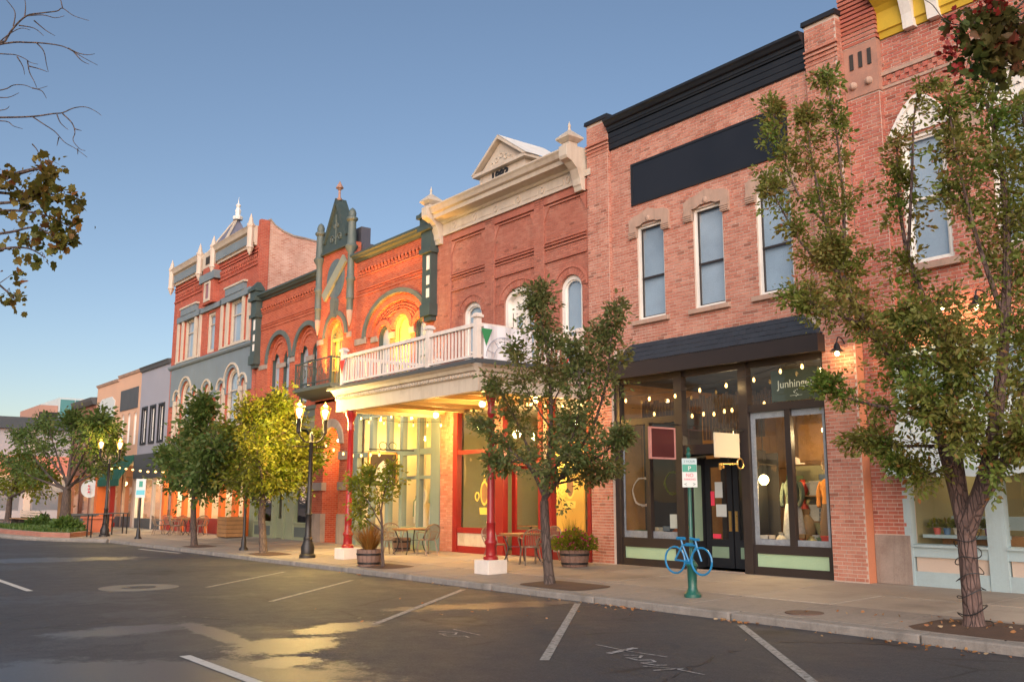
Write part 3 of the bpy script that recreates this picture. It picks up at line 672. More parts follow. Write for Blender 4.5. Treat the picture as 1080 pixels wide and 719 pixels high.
# painted lace border on the right-hand panes, inside face
lace = mat('lace_border', (.30,.31,.35), .7, .35, 9, .1)
for (a, b, c, d) in ((-12.92,-12.0,.62,3.42), (-11.86,-11.02,.62,3.42)):
    left = a < -12.5
    mb = MB().box(a, b, YS+.05, YS+.056, c, c+.12).box(a, b, YS+.05, YS+.056, d-.14, d)
    mb.box(a, a+.12, YS+.05, YS+.056, c+.12, d-.14) if left else mb.box(b-.12, b, YS+.05, YS+.056, c+.12, d-.14)
    mb.build('border', lace, E)
for (a, b) in ((-16.86,-16.02), (-15.89,-15.04)):
    box('border', lace, E, a, b, YS+.05, YS+.056, .66, .82); box('border', lace, E, (a if a < -16.5 else b-.06), (a+.06 if a < -16.5 else b), YS+.05, YS+.056, .82, 3.36)
# recessed door
DY = .78
rc = MB().box(-14.86,-14.80,YS+.12,DY+.1,0,2.58).box(-13.15,-13.09,YS+.12,DY+.1,0,2.58).box(-14.86,-13.09,YS+.12,DY+.1,2.58,2.64).build('recess', M['black'], E)
box('side_panel', mat('dull_mint', (.20,.29,.20), .6, .1, 2, .05), rc, -14.80,-14.785,.40,.66,.62,2.35)
box('threshold', M['stone_grey'], rc, -14.86,-13.09,YS-.05,DY+.1,-.05,.02)
dr = MB()
for a, b in ((-14.78,-14.0), (-13.96,-13.18)):
    dr.box(a, a+.14, DY,DY+.05,.03,2.5).box(b-.14, b,DY,DY+.05,.03,2.5).box(a+.14,b-.14,DY,DY+.05,.03,.25).box(a+.14,b-.14,DY,DY+.05,.5,.66).box(a+.14,b-.14,DY,DY+.05,2.3,2.5)
drs = pieces(dr, 'door_rail', M['black'], E); dr = drs[0]
for a, b in ((-14.64,-14.14), (-13.82,-13.32)):
    pane(dr, a, b, .66, 2.3, DY+.025); box('panel', bpy.data.materials['dull_mint'], dr, a, b, DY+.01, DY+.04, .25, .5)
for x in (-14.07, -13.89): box('push_plate', M['brass'], dr, x-.035, x+.035, DY-.015, DY, .85, 1.30)
for (x, z, w_, h_) in ((-14.50,1.60,.22,.36), (-14.48,1.17,.30,.28)): box('notice', M['signwhite'], dr, x, x+w_, DY+.01, DY+.015, z, z+h_)
box('notice', M['signred'], dr, -14.63, -14.52, DY+.01, DY+.015, 1.42, 1.75); box('notice', M['signred'], dr, -14.6, -14.36, DY+.01, DY+.015, .68, .78)
box('door_back', M['dark'], E, -14.8,-13.15,DY+.6,DY+.62,0,2.6)
# interior
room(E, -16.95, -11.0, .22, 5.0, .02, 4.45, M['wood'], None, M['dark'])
inw = MB()
for k in range(26): inw.box(-16.9+.225*k, -16.9+.225*k+.215, 4.93, 4.99, 2.4, 4.4)
pieces(inw, 'panelling_board', M['wood'], E)
box('partition', M['wood'], E, -12.95,-11.05, 1.9,1.95, 2.35,3.25); box('partition', M['greenint'], E, -12.95,-11.05, 1.86,1.9, 1.75,2.3)
sl_ = MB()
for k in range(58): sl_.box(-16.9+.1*k, -16.9+.1*k+.075, .92, .94, 2.95 if -14.9 < -16.9+.1*k < -13.1 else 3.62, 4.0 + .05*math.sin(k*1.7))
pieces(sl_, 'screen_slat', mat('dark_slats', (.07,.04,.025), .7, .3, 3, .1), E)
box('darkening_sheet', M['dark'], E, -16.93,-15.0,.98,1.0,.3,3.6); box('darkening_sheet', M['dark'], E, -15.02,-14.99,.2,.98,.3,3.6)  # sheets added behind the left window to make it look dark inside
box('display_deck', M['wood'], E, -12.9,-11.05,.25,1.5,.45,.55); box('display_deck', M['wood'], E, -16.85,-15.05,.25,1.5,.45,.55)

# ================================================================== building F: rose brick with yellow cornice
F = thing('corner_brick_building', 'rose brick building with yellow cornice and pale blue shop front behind the big tree', 'building', (-4, .3, 0))
YF = .38
FX1 = 3.0
fw_ = [(-9.17,-8.29), (-7.45,-6.57), (-5.7,-4.82)]
fh = [arch(a, b, 5.99, 8.55, .02, 4) for a, b in fw_]
wallF = MB().wall(rect(-9.5, FX1, 4.4, 12.4), fh, YF, .25).build('wall', M['mortarE'], F)
lay(wallF, bricks(-9.5, -4.0, 4.42, 10.75, YF, fh), M['brickF'], 200, F)
pf = box('pilaster', M['mortarE'], F, -10.18, -9.46, .25, .5, .0, 12.2)
lay(pf, bricks(-10.18,-9.46,.92,9.66,.25), M['brickF'], 100, F)
side_bricks(-9.46, .25, .38, 4.4, 9.66, pf, M['brickF'])
box('stone_base', M['stone_grey'], F, -10.185,-9.455,.235,.3,0,.90, bevel=.01)
box('capital', mat('red_sandstone', (.37,.19,.135), .85, .2, 3, .3, dirt=(.25,.13,.10)), F, -10.19,-9.44,.22,.4,9.68,10.78)
cp = MB()
for k in range(3): cp.box(-10.05+.2*k, -9.97+.2*k, .20, .225, 10.28, 10.62)
pieces(cp, 'slot', M['dark'], F)
for x in (-10.0,-9.65): MB().ball((x,.21,9.93), .085, 8).build('rosette', M['stone'], F)
cb = MB()
for k in range(14): cb.box(-10.22, -9.42, .20-.006*k, .4, 10.80+k*.095, 10.865+k*.095)
pieces(cb, 'corbel_course', M['brickF'], F); box('corbel_core', M['mortarE'], F, -10.18,-9.46,.215,.45,10.78,12.2)
for (a, b) in fw_:
    w = win(F, rect(a, b, 5.99, 8.57), YF+.03, M['white'], M['white'], blind=bl, fw=.06, sw=.05, mid=7.28)
    c = (a+b)/2
    def pt_arc(k, o): # pointed arch hood
        n = 12; t = k/n*2-1; return (c + (.55+o)*t, 8.62 + (.62+o*1.1)*(1-abs(t)**1.7))
    MB().band([pt_arc(k, .10) for k in range(13)], [pt_arc(k, 0) for k in range(13)], YF-.09, YF+.02).build('hood_mould', M['white'], F)
    MB().add([(p[0], YF-.032, p[1]) for p in [pt_arc(k, 0) for k in range(13)]], [tuple(range(13))]).build('tympanum', M['white'], F)
    for k in range(5): MB().ring(arc(c+(-.28+.14*k), 8.62+.14+.13*(2-abs(k-2)), .06, .06, 10), arc(c+(-.28+.14*k), 8.62+.14+.13*(2-abs(k-2)), .035, .035, 10), YF-.06, YF-.03).build('carving', M['white'], F)
    for s in (-1, 1): box('springer', M['stone'], F, c+s*.72-.14, c+s*.72+.14, YF-.03, YF+.01, 8.38, 8.72)
    MB().prism_x([(YF-.12,5.85),(YF+.2,5.85),(YF+.2,5.995),(YF-.12,5.97)], a-.2, b+.2).build('sill', M['stone'], F)
box('stone_band', M['stone'], F, -9.46, FX1, YF-.05, YF+.02, 9.98, 10.06); box('stone_band', M['stone'], F, -9.46, FX1, YF-.03, YF+.02, 9.70, 9.76)
for r_ in range(2):
    for k in range(34): box('dentil', M['brickF'], F, -9.44+.19*k+.095*r_, -9.34+.19*k+.095*r_, YF-.035, YF+.01, 9.77+.10*r_, 9.865+.10*r_)
MB().prism_x([(.42,10.76),(YF-.05,10.76),(YF-.08,10.88),(YF-.12,10.9),(YF-.12,11.3),(YF-.2,11.4),(YF-.5,11.6),(YF-.6,11.8),(YF-.6,11.9),(.42,12.0)], -9.42, FX1).build('cornice', M['yellow'], F)
for x in (-8.75,-8.25,-6.0,-5.5,-3.2,-2.7):
    MB().prism_x([(YF,10.72),(YF-.16,10.72),(YF-.2,11.0),(YF-.3,11.3),(YF-.5,11.55),(YF-.5,11.75),(YF,11.75)], x-.11, x+.11).build('bracket', M['white'], F)
# shop front of F
yF = .30
s2 = MB()
for a, b in ((-9.56,-9.42), (-8.04,-7.72), (-5.9,-5.6), (-3.4,-3.1), (2.6,2.95)): s2.box(a, b, yF-.06, yF+.1, 0, 4.35)
pieces(s2, 'pilaster_post', M['bluegrey'], F)
pieces(MB().box(-9.42,FX1,yF-.03,yF+.1,4.2,4.36).box(-9.42,FX1,yF-.03,yF+.1,3.3,3.46), 'transom_bar', M['bluegrey'], F)
for (a, b) in ((-9.42,-8.04), (-7.72,-5.9), (-5.6,-3.4), (-3.1,2.6)):
    st = MB().box(a, b, yF-.04, yF+.1, .52, .74).box(a, b, yF-.04, yF+.1, 0, .26).build('stall_riser', M['bluegrey'], F)
    box('panel', M['beige'], st, a+.03, b-.03, yF, yF+.05, .26, .52); MB().prism_x([(yF-.09,.70),(yF+.1,.70),(yF+.1,.76),(yF-.09,.74)], a, b).build('sill', M['bluegrey'], st)
    pane(F, a, b, .74, 3.3, yF+.04); pane(F, a, b, 3.46, 4.2, yF+.04, 'glass')
    box('transom_panel', M['bluegrey'], F, a, b, yF+.06, yF+.08, 3.46, 4.2)
aw = MB().add([(-9.5,yF-.03,3.32),(-4.9,yF-.03,3.32),(-4.9,-.36,2.12),(-9.5,-.36,2.12)], [(0,1,2,3)]).add([(-9.5,yF-.03,3.32),(-9.5,-.36,2.12),(-9.5,yF-.03,2.12)], [(0,1,2)]).add([(-4.9,yF-.03,3.32),(-4.9,-.36,2.12),(-4.9,yF-.03,2.12)], [(0,1,2)])
n = 40
for k in range(n):
    a = -9.5 + 4.6*k/n; b = -9.5 + 4.6*(k+1)/n; d = .03*math.sin(k*math.pi/2.5)
    aw.add([(a,-.36,2.12),(b,-.36,2.12),(b,-.365,1.97+.03*math.sin((k+1)*math.pi/2.5)),(a,-.365,1.97+d)], [(0,1,2,3)])
tag(aw.build('awning', M['canvas'], F), 'pale blue canvas awning')
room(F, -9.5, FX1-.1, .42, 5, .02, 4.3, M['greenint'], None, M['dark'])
box('counter', M['bluegrey'], F, -9.3,-7.9,1.5,1.55,1.0,1.25); box('counter_top', M['wood'], F, -9.3,-7.0,1.1,1.6,.72,.9)
shell(F, -10.18, FX1, 12.0, .52)

# ================================================================== building D: 1883 brick with cream cornice and balcony
D = thing('balcony_building', 'red brick building dated 1883 with cream cornice, long balcony and red shop front', 'building', (-21.6, 0, 0))
dh = [arch(-23.70,-22.74,5.05,7.25,.35), arch(-21.60,-20.18,4.9,7.27,.40), arch(-19.07,-18.18,5.05,7.22,.37)]
bays = [(-24.35,-22.5), (-22.03,-20.12), (-19.70,-17.95)]
wallD = MB().wall(rect(-25.28,-17.87,4.6,10.3), dh, .07, .3).build('wall', M['mortarD'], D)
lay(wallD, bricks(-25.28,-17.87,4.6,10.25,.07,dh), M['brickD'], 0, D)
for a, b in ((-25.28,-24.35), (-22.5,-22.03), (-20.12,-19.70)):
    p = box('pilaster', M['mortarD'], D, a, b, .0, .065, 4.6, 10.1); lay(p, bricks(a, b, 4.62, 10.08, 0.0, L=(b-a)/max(1, round((b-a)/.21))), M['brickD'], 0, D)
    side_bricks(b, .0, .065, 4.62, 10.0, p, M['brickD'])
box('head_course', M['brickD'], D, -24.35,-17.87,.0,.07,9.80,10.1)
for a, b in bays:
    for (z, d) in ((8.48,.05),(8.57,.07),(8.66,.05),(8.10,.06),(9.70,.06)):
        MB().box(a, b, .07-d, .08, z, z+.035).build('string_course', M['brickD'], D)
    for s, x in ((1, a), (-1, b)):
        MB().prism_y([(x, 9.70),(x+s*.22, 9.70),(x, 9.30)] if s > 0 else [(x-.22, 9.70),(x, 9.70),(x, 9.30)], .02, .075).build('corner_corbel', M['brickD'], D)
for i, (h, (a, b, zs, rs)) in enumerate(zip(dh, ((-23.70,-22.74,7.25,.35), (-21.60,-20.18,7.27,.40), (-19.07,-18.18,7.22,.37)))):
    c = (a+b)/2; w2 = (b-a)/2; n = 15
    ab = MB()
    for k in range(n):
        a0, a1 = math.pi*(k+.06)/n, math.pi*(k+.94)/n
        ab.prism_y([(c+w2*math.cos(a0), zs+rs*math.sin(a0)), (c+(w2+.2)*math.cos(a0), zs+(rs+.2)*math.sin(a0)), (c+(w2+.2)*math.cos(a1), zs+(rs+.2)*math.sin(a1)), (c+w2*math.cos(a1), zs+rs*math.sin(a1))], .045, .1)
    ab.build('brick_arch', M['brickD'], D)
    MB().band(arc(c, zs, w2+.26, rs+.26), arc(c, zs, w2+.2, rs+.2), .02, .08).build('arch_mould', M['brickD'], D)
    if i != 1:
        win(D, h, .14, M['white'], M['white'], blind=bl, fw=.12, sw=.04, mid=6.05)
    else:
        f = MB().ring(h, inset(h, .12), .12, .3).build('door_frame', M['white'], D)
        box('head_panel', M['white'], f, -21.5,-20.3,.3,.34,7.0,7.62)
        for x0, x1 in ((-21.45,-20.91), (-20.87,-20.33)):
            dd = MB().ring(rect(x0,x1,4.92,7.0), rect(x0+.12,x1-.12,5.3,6.85), .3, .35).build('door', M['white'], D); pane(dd, x0+.12, x1-.12, 5.3, 6.85, .325, 'glass'); box('blind', bl, dd, x0+.1, x1-.1, .38, .39, 5.2, 6.9)
shell(D, -25.28, -17.87, 10.3, .4, roof_drop=-.2)
# cream cornice
cD = MB().prism_x([(.3,10.02),(.03,10.02),(.03,10.06),(-.02,10.07),(-.02,10.42),(-.08,10.44),(-.14,10.50),(-.40,10.56),(-.42,10.68),(-.50,10.72),(-.55,10.82),(-.60,10.88),(-.60,10.92),(.3,11.0)], -25.1, -17.95).build('cornice', M['cream'], D)
MB().prism_x([(-.02,10.02),(-.07,10.02),(-.07,10.07),(-.02,10.09)], -24.7, -18.15).build('frieze_mould', M['cream'], cD)
for k in range(6):
    x = -24.1 + 1.1*k
    m_ = MB().ring(arc(x,10.26,.09,.11,14,0,2*math.pi*13/14), arc(x,10.26,.055,.07,14,0,2*math.pi*13/14), -.05,-.015); m_.build('wreath', M['cream'], cD)
    box('frieze_panel', M['cream'], cD, x+.2, x+.9, -.035, -.015, 10.16, 10.34)
for x in (-24.95,-18.1):
    MB().prism_x([(.05,9.78),(-.10,9.78),(-.13,9.9),(-.16,9.94),(-.18,10.1),(-.28,10.35),(-.46,10.52),(-.62,10.58),(-.66,10.66),(-.66,10.95),(.05,10.98)], x-.16, x+.16).build('console', M['cream'], cD, bevel=.01)
    f = MB().box(x-.15,x+.15,-.55,-.25,10.9,11.1); f.add([(x-.27,-.67,11.16),(x+.27,-.67,11.16),(x+.27,-.13,11.16),(x-.27,-.13,11.16),(x-.17,-.57,11.06),(x+.17,-.57,11.06),(x+.17,-.23,11.06),(x-.17,-.23,11.06),(x-.05,-.45,11.42),(x+.05,-.45,11.42),(x+.05,-.35,11.42),(x-.05,-.35,11.42),(x-.27,-.67,11.21),(x+.27,-.67,11.21),(x+.27,-.13,11.21),(x-.27,-.13,11.21)],
        [(4,5,1,0),(5,6,2,1),(6,7,3,2),(7,4,0,3),(0,1,13,12),(1,2,14,13),(2,3,15,14),(3,0,12,15),(12,13,9,8),(13,14,10,9),(14,15,11,10),(15,12,8,11),(8,9,10,11),(4,7,6,5)])
    f.lathe(x,-.4,[(.05,11.42),(.03,11.5),(.045,11.56),(.02,11.62),(.001,11.7)],8); f.build('finial', M['cream'], D)
# dated gable
ga = MB().prism_y([(-22.85,10.9),(-20.62,10.9),(-20.62,11.52),(-22.85,11.52)], .05, 1.7).build('gable', M['cream'], D)
MB().prism_y([(-23.05,11.50),(-20.42,11.50),(-20.42,11.60),(-23.05,11.60)], -.1, 1.75).build('gable_cornice', M['cream'], ga)
MB().prism_y([(-22.85,11.6),(-20.62,11.6),(-21.735,12.42)], .06, .1).build('pediment', M['cream'], ga)
for s in (-1, 1):
    xe = -21.735 + s*1.36
    q = [(xe,11.58),(-21.735,12.53),(-21.735,12.42),(xe-s*.12,11.58)]
    MB().prism_y(q if s < 0 else q[::-1], -.12, .1).build('raking_mould', M['cream'], ga)
    MB().add([(xe,-.1,11.6),(xe,1.75,11.6),(-21.735,1.75,12.55),(-21.735,-.1,12.55)], [(0,1,2,3)]).build('gable_roof', M['white'], ga)
for k in range(5):
    MB().ring(arc(-22.2+.23*k,11.74+.16*(2-abs(k-2))*.6,.09,.09,8,0,2*math.pi*7/8), arc(-22.2+.23*k,11.74+.16*(2-abs(k-2))*.6,.06,.06,8,0,2*math.pi*7/8), .035,.07).build('carving', M['cream'], ga)
def text(s, m, parent, loc, size, rot=(R(90),0,0), align='CENTER', ext=.006, shear=0, name='lettering', bold=0):
    c = bpy.data.curves.new(name, 'FONT'); c.body = s; c.size = size; c.align_x = align; c.extrude = ext; c.shear = shear; c.offset = bold
    o = bpy.data.objects.new(name, c); COL.objects.link(o)
    bpy.context.view_layer.update()
    me = bpy.data.meshes.new_from_object(o.evaluated_get(bpy.context.evaluated_depsgraph_get())); bpy.data.objects.remove(o)
    o = bpy.data.objects.new(name, me); COL.objects.link(o); me.materials.clear(); me.materials.append(m)
    o.parent = parent; o.location = Vector(loc) - (wloc(parent) if parent else Vector((0,0,0))); o.rotation_euler = rot
    return o
text('1883', M['black'], ga, (-21.8,.03,11.15), .44, ext=.02, bold=.008)
# balcony
bx0, bx1, by = -24.95, -17.98, -3.5
B_ = MB().box(bx0-.1, bx1+.1, by-.1, .0, 4.78, 4.88).build('balcony_deck', M['darkgrey'], D)
for (p0, p1) in (((bx0-.0,by),(bx1,by)),):
    MB().prism_x([(by-.06,4.10),(by+.12,4.10),(by+.12,4.78),(by-.28,4.78),(by-.28,4.72),(by-.2,4.66),(by-.16,4.58),(by-.1,4.56),(by-.1,4.46),(by-.06,4.44)], bx0-.092, bx1+.092).build('entablature', M['cream'], B_)
for x, s in ((bx0, -1), (bx1, 1)):
    pr3 = [(x+s*.06,4.10),(x-s*.12,4.10),(x-s*.12,4.78),(x+s*.28,4.78),(x+s*.28,4.72),(x+s*.2,4.66),(x+s*.16,4.58),(x+s*.1,4.56),(x+s*.1,4.46),(x+s*.06,4.44)]
    MB().prism_y(pr3 if s > 0 else pr3[::-1], by-.045, .0).build('entablature', M['cream'], B_)
    for k in range(26): box('dentil', M['cream'], B_, x+s*.06, x+s*.15, by+.1+.13*k, by+.17+.13*k, 4.475, 4.545)
for k in range(54): box('dentil', M['cream'], B_, bx0+.13*k, bx0+.13*k+.07, by-.15, by-.07, 4.475, 4.545)
MB().box(bx0-.27,bx1+.27,by-.30,by-.27,4.73,4.80).box(bx1+.27,bx1+.30,by-.27,0,4.73,4.80).build('gutter_strip', M['darkgrey'], B_)
box('soffit', mat('lamp_toned_soffit', (.40,.28,.15), .7, .1, 1, .05), B_, bx0+.12, bx1-.12, by+.12, .0, 4.30, 4.36)  # cream paint toned to tan: the lamps' orange cast is put into the colour
for k in range(7): box('soffit_beam', bpy.data.materials['lamp_toned_soffit'], B_, bx0+.3+1.05*k, bx0+.42+1.05*k, by+.12, -.02, 4.18, 4.30)
RL = thing('balcony_railing', 'pale painted balcony railing with turned posts above the red shop front', 'railing', (-21.5, by, 4.88))
RL.parent = None
posts = [(bx0+.1,by+.05), (-20.2,by+.05), (bx1-.1,by+.05), (bx1-.1,-.12), (bx0+.1,-.12)]
for x, y in posts: MB().box(x-.07,x+.07,y-.07,y+.07,4.88,5.90).box(x-.11,x+.11,y-.11,y+.11,5.90,5.96).box(x-.08,x+.08,y-.08,y+.08,5.96,6.0).build('post', M['rail'], RL)
segs = [(posts[0],posts[1]), (posts[1],posts[2]), (posts[2],posts[3]), (posts[0],posts[4])]
bal = MB().box(-.02,.02,-.02,.02,5.0,5.68).build('baluster', M['rail'], None); bme = bal.data; bpy.data.objects.remove(bal); rw = wloc(RL)
for a, b in segs:
    alongx = abs(a[0]-b[0]) > abs(a[1]-b[1])
    for z0, z1, w in ((5.68,5.77,.06), (4.94,5.0,.045)):
        if alongx: box('rail', M['rail'], RL, a[0]+.07, b[0]-.07, a[1]-w, a[1]+w, z0, z1)
        else: box('rail', M['rail'], RL, a[0]-w, a[0]+w, a[1]+.07, b[1]-.07, z0, z1)
    L_ = abs(a[0]-b[0]) + abs(a[1]-b[1]); n = int(L_/.15)
    for k in range(1, n):
        t = k/n; o = bpy.data.objects.new('baluster', bme); COL.objects.link(o); o.parent = RL
        o.location = (a[0]+(b[0]-a[0])*t - rw.x, a[1]+(b[1]-a[1])*t - rw.y, -rw.z)
# cast iron columns
for i, (x, lab) in enumerate(((-17.55,'dark red iron column on a white block beside the slim tree'), (-24.35,'dark red iron column on a white block at the far end of the balcony'))):
    y = -3.42; z0 = side_z(y); cl = thing('porch_column', lab, 'column', (x, y, z0), 'red columns under the balcony')
    box('plinth', mat('whitewashed_block', (.62,.56,.50), .8, .15, 3, .2) if i == 0 else bpy.data.materials['whitewashed_block'], cl, x-.27, x+.27, y-.27, y+.27, z0-.05, z0+.30, bevel=.015)
    MB().lathe(x, y, [(.17,z0+.30),(.17,z0+.36),(.13,z0+.40),(.12,z0+.62),(.15,z0+.66),(.15,z0+.70),(.105,z0+.76),(.10,z0+1.1),(.115,z0+1.12),(.095,z0+1.16),(.08,3.5),(.10,3.53),(.10,3.57),(.085,3.6),(.09,3.8),(.14,3.95),(.17,4.0),(.17,4.12)], 16).build('shaft', M['darkred'], cl, smooth=True)
# red shop front under the balcony
st_ = M['red']
box('brick_strip', M['mortarD'], D, -25.28,-24.08,.0,.3,-.05,4.6)
lay(D.children[-1], bricks(-25.28,-24.08,.02,4.55,.0), M['brickE'], 0, D)
rs = MB()
for a, b in ((-24.08,-23.86), (-22.05,-21.54), (-19.97,-19.80), (-19.58,-19.41), (-17.99,-17.87)): rs.box(a, b, -.02, .16, 0, 4.4)
rs.box(-24.08,-17.87,-.02,.16,4.3,4.6).box(-23.86,-22.05,.0,.12,2.92,3.04).box(-21.54,-19.97,.0,.12,2.5,2.66).box(-19.41,-17.99,.0,.12,2.92,3.04)
pieces(rs, 'frame_bar', st_, D)
for a, b in ((-23.86,-22.05), (-19.41,-17.99)):
    r2 = MB().box(a,b,.0,.14,.58,.74).box(a,b,.0,.14,0,.2).build('stall_riser', st_, D); box('panel', M['cream'], r2, a, b, .03, .1, .2, .58)
    pane(D, a, b, .74, 2.92, .08); pane(D, a, b, 3.04, 4.3, .08)
dr2 = MB().ring(rect(-21.54,-19.97,.02,2.5), rect(-21.36,-20.1,.72,2.42), .3, .36).build('door', st_, D); pane(dr2, -21.36,-20.1,.72,2.42,.33); pane(D,-21.54,-19.97,2.66,4.3,.08)
box('filler', M['cream'], D, -19.80,-19.58,.02,.12,0,4.3)
room(D, -24.1, -17.95, .4, 4.6, .02, 4.25, M['greenint'])
box('yellow_wall', M['yellowint'], D, -21.7,-19.9,1.6,1.65,.02,3.2)
# gilded decals on the glass
gold = mat('gold_leaf_paint', (.80,.55,.10), .5, .1, 4, 0)
for cx, cz_, s in ((-22.55,1.75,1.0), (-18.75,1.9,.9)):
    d_ = MB().ring(arc(cx,cz_,.20*s,.36*s,20,0,2*math.pi*19/20), arc(cx,cz_,.15*s,.29*s,20,0,2*math.pi*19/20), .066, .07)
    d_.prism_y([(cx-.22*s,cz_-.62*s),(cx+.22*s,cz_-.62*s),(cx+.25*s,cz_-.42*s),(cx-.25*s,cz_-.42*s)], .066, .07).prism_y([(cx-.05,cz_+.36*s),(cx+.05,cz_+.36*s),(cx+.02,cz_+.52*s),(cx-.02,cz_+.52*s)], .066, .07)
    d_.ring(arc(cx-.36*s,cz_-.1,.12*s,.14*s,10,0,5), arc(cx-.36*s,cz_-.1,.07*s,.09*s,10,0,5), .066, .07); d_.build('window_decal', gold, D)
    MB().add([(x, .068, z) for x, z in arc(cx,cz_,.15*s,.29*s,20)[:-1] + arc(cx,cz_,.15*s,.29*s,20,math.pi,2*math.pi)[:-1]], [tuple(range(40))]).build('window_decal', M['wood'], D)
shell(E, -17.85, -10.2, 11.3, .42)
# ================================================================== building C: orange-red brick with green iron trim
Cb = thing('green_trimmed_building', 'orange-red brick building with dark green iron trim, round arches and a pointed centre gable', 'building', (-32.5, 0, 0))
GR, GW = M['green'], M['green2']
a1 = [(-37.32, 1.12), (-34.58, 1.12)]
holesL = [arch(c-r, c+r, 5.25, 7.40, r, 16) for c, r in a1]
MB().wall(rect(-39.6,-33.4,5.2,10.4), holesL, .0, .14).build('wall', M['brickC'], Cb)
wl = []
for c, r in a1: wl += [arch(c-.56-.38, c-.56+.38, 5.4, 7.35, .42), arch(c+.56-.38, c+.56+.38, 5.4, 7.35, .42)]
MB().wall(rect(-38.6,-33.42,5.2,8.7), wl, .14, .2).build('wall', M['brickC'], Cb)
darkglass = mat('dark_room', (.05,.055,.06), .8, .1, 1, 0)
for w in wl:
    f = win(Cb, w, .17, GR, GR, blind='curtain', fw=.05, sw=.03, mid=6.2, blind_top=9)
for c, r in a1:
    MB().band(arc(c,7.4,r+.19,r+.19,20), arc(c,7.4,r+.0,r+.0,20), -.07,.02).build('hood_mould', GW, Cb)
    for k, rr in enumerate((.86,.68)): MB().band(arc(c,7.5,rr+.1,rr+.1,18), arc(c,7.5,rr,rr,18), .10-.02*k,.15).build('brick_arch', M['brickC'], Cb)
_ib = MB().box(-39.3,-38.45,-.04,.02,7.18,7.38).box(-36.2,-35.7,-.04,.02,7.18,7.38).box(-36.9+.02,-37.7-.02,.10,.15,7.1,7.3).box(-34.2,-34.9,.10,.15,7.1,7.3); pieces(_ib, 'impost_band', M['stone_grey'], Cb)
def corbels(x0, x1, z, y, m, parent, n, w, h=.18):
    for k in range(n):
        x = x0 + (x1-x0)*(k+.5)/n; MB().box(x-w/2, x+w/2, y-.05, y+.01, z, z+h).box(x-w/2, x+w/2, y-.08, y+.01, z+h*.5, z+h).build('corbel', m, parent)
corbels(-39.3,-33.5,9.78,.0,M['brickC'],Cb,24,.12); corbels(-30.4,-25.7,9.78,.0,M['brickC'],Cb,20,.12)
for a, b in ((-39.4,-33.45), (-30.55,-25.6)):
    for z in (9.08,9.18,8.95,9.70): box('string_course', M['brickC'], Cb, a, b, -.03, .01, z, z+.045)
    MB().prism_x([(.4,10.38),(.0,10.30),(-.06,10.30),(-.10,10.36),(-.2,10.40),(-.24,10.46),(-.3,10.50),(-.3,10.58),(.4,10.64)], a-.1, b+.1).build('cornice', GR, Cb)
# centre bay
hd_ = arch(-32.52,-31.26,5.45,7.70,.63,16)
MB().wall(rect(-33.4,-30.6,5.2,11.15), [hd_], -.14, .3).build('wall', M['brickC'], Cb)
olive = mat('olive_paint', (.30,.27,.10), .5, .12, 2, .05)
dw = MB().ring(hd_, inset(hd_, .10), .0, .14).box(-32.42,-31.36,.03,.10,7.55,7.66).box(-31.93,-31.85,.03,.10,5.45,7.55)
for k in range(3): dw.box(-32.42,-31.36,.04,.09,5.9+.5*k,5.93+.5*k)
for k in range(7):
    a = math.pi*(k+.5)/7; dw.tube([(-31.89,.06,7.66),(-31.89+.53*math.cos(a),.06,7.66+.53*math.sin(a))], .018, 4)
dw = dw.build('balcony_door', olive, Cb); ih = inset(hd_, .1); MB().add([(x,.07,z) for x,z in ih],[tuple(range(len(ih)))]).build('pane', M['glass'], dw); MB().add([(x,.15,z) for x,z in ih],[tuple(range(len(ih)))]).build('curtain', M['yellowint'], dw)
MB().band(arc(-31.89,7.7,.98,.98,20), arc(-31.89,7.7,.80,.80,20), -.21,-.12).build('hood_mould', GW, Cb)
MB().band(arc(-31.89,7.7,.79,.79,20), arc(-31.89,7.7,.64,.64,20), -.17,-.12).build('brick_arch', M['brickC'], Cb)
pieces(MB().box(-33.38,-32.85,-.18,-.12,7.5,7.7).box(-30.95,-30.62,-.18,-.12,7.5,7.7), 'impost_band', M['stone_grey'], Cb)
MB().prism_y([(-32.02,8.40),(-31.78,8.40),(-31.70,9.0),(-31.75,9.15),(-32.05,9.15),(-32.10,9.0)], -.32, -.12).build('keystone', GW, Cb)
md_ = MB().add([(x,-.16,z) for x,z in arc(-32.0,9.95,.72,.78,28,0,2*math.pi*27/28)] + [(x,-.12,z) for x,z in arc(-32.0,9.95,.72,.78,28,0,2*math.pi*27/28)], [tuple(range(29))] + [(i,(i+1)%29,(i+1)%29+29,i+29) for i in range(29)]).build('medallion', mat('dark_slate_shingle',(.10,.13,.14),.7,.3,6,.4), Cb)
MB().prism_y([(-32.95,9.45),(-32.70,9.15),(-31.05,10.45),(-31.30,10.75)], -.26, -.165).build('diagonal_board', mat('weathered_board',(.22,.24,.19),.7,.15,2,.1), md_)
gb = MB().prism_y([(-33.15,11.12),(-30.85,11.12),(-30.85,11.6),(-31.2,11.6),(-32.0,13.05),(-32.8,11.6),(-33.15,11.6)], -.18, .1).build('gable', GR, Cb)
MB().prism_y([(-33.3,11.05),(-30.7,11.05),(-30.7,11.14),(-33.3,11.14)], -.26, .15).build('gable_base', GR, gb)
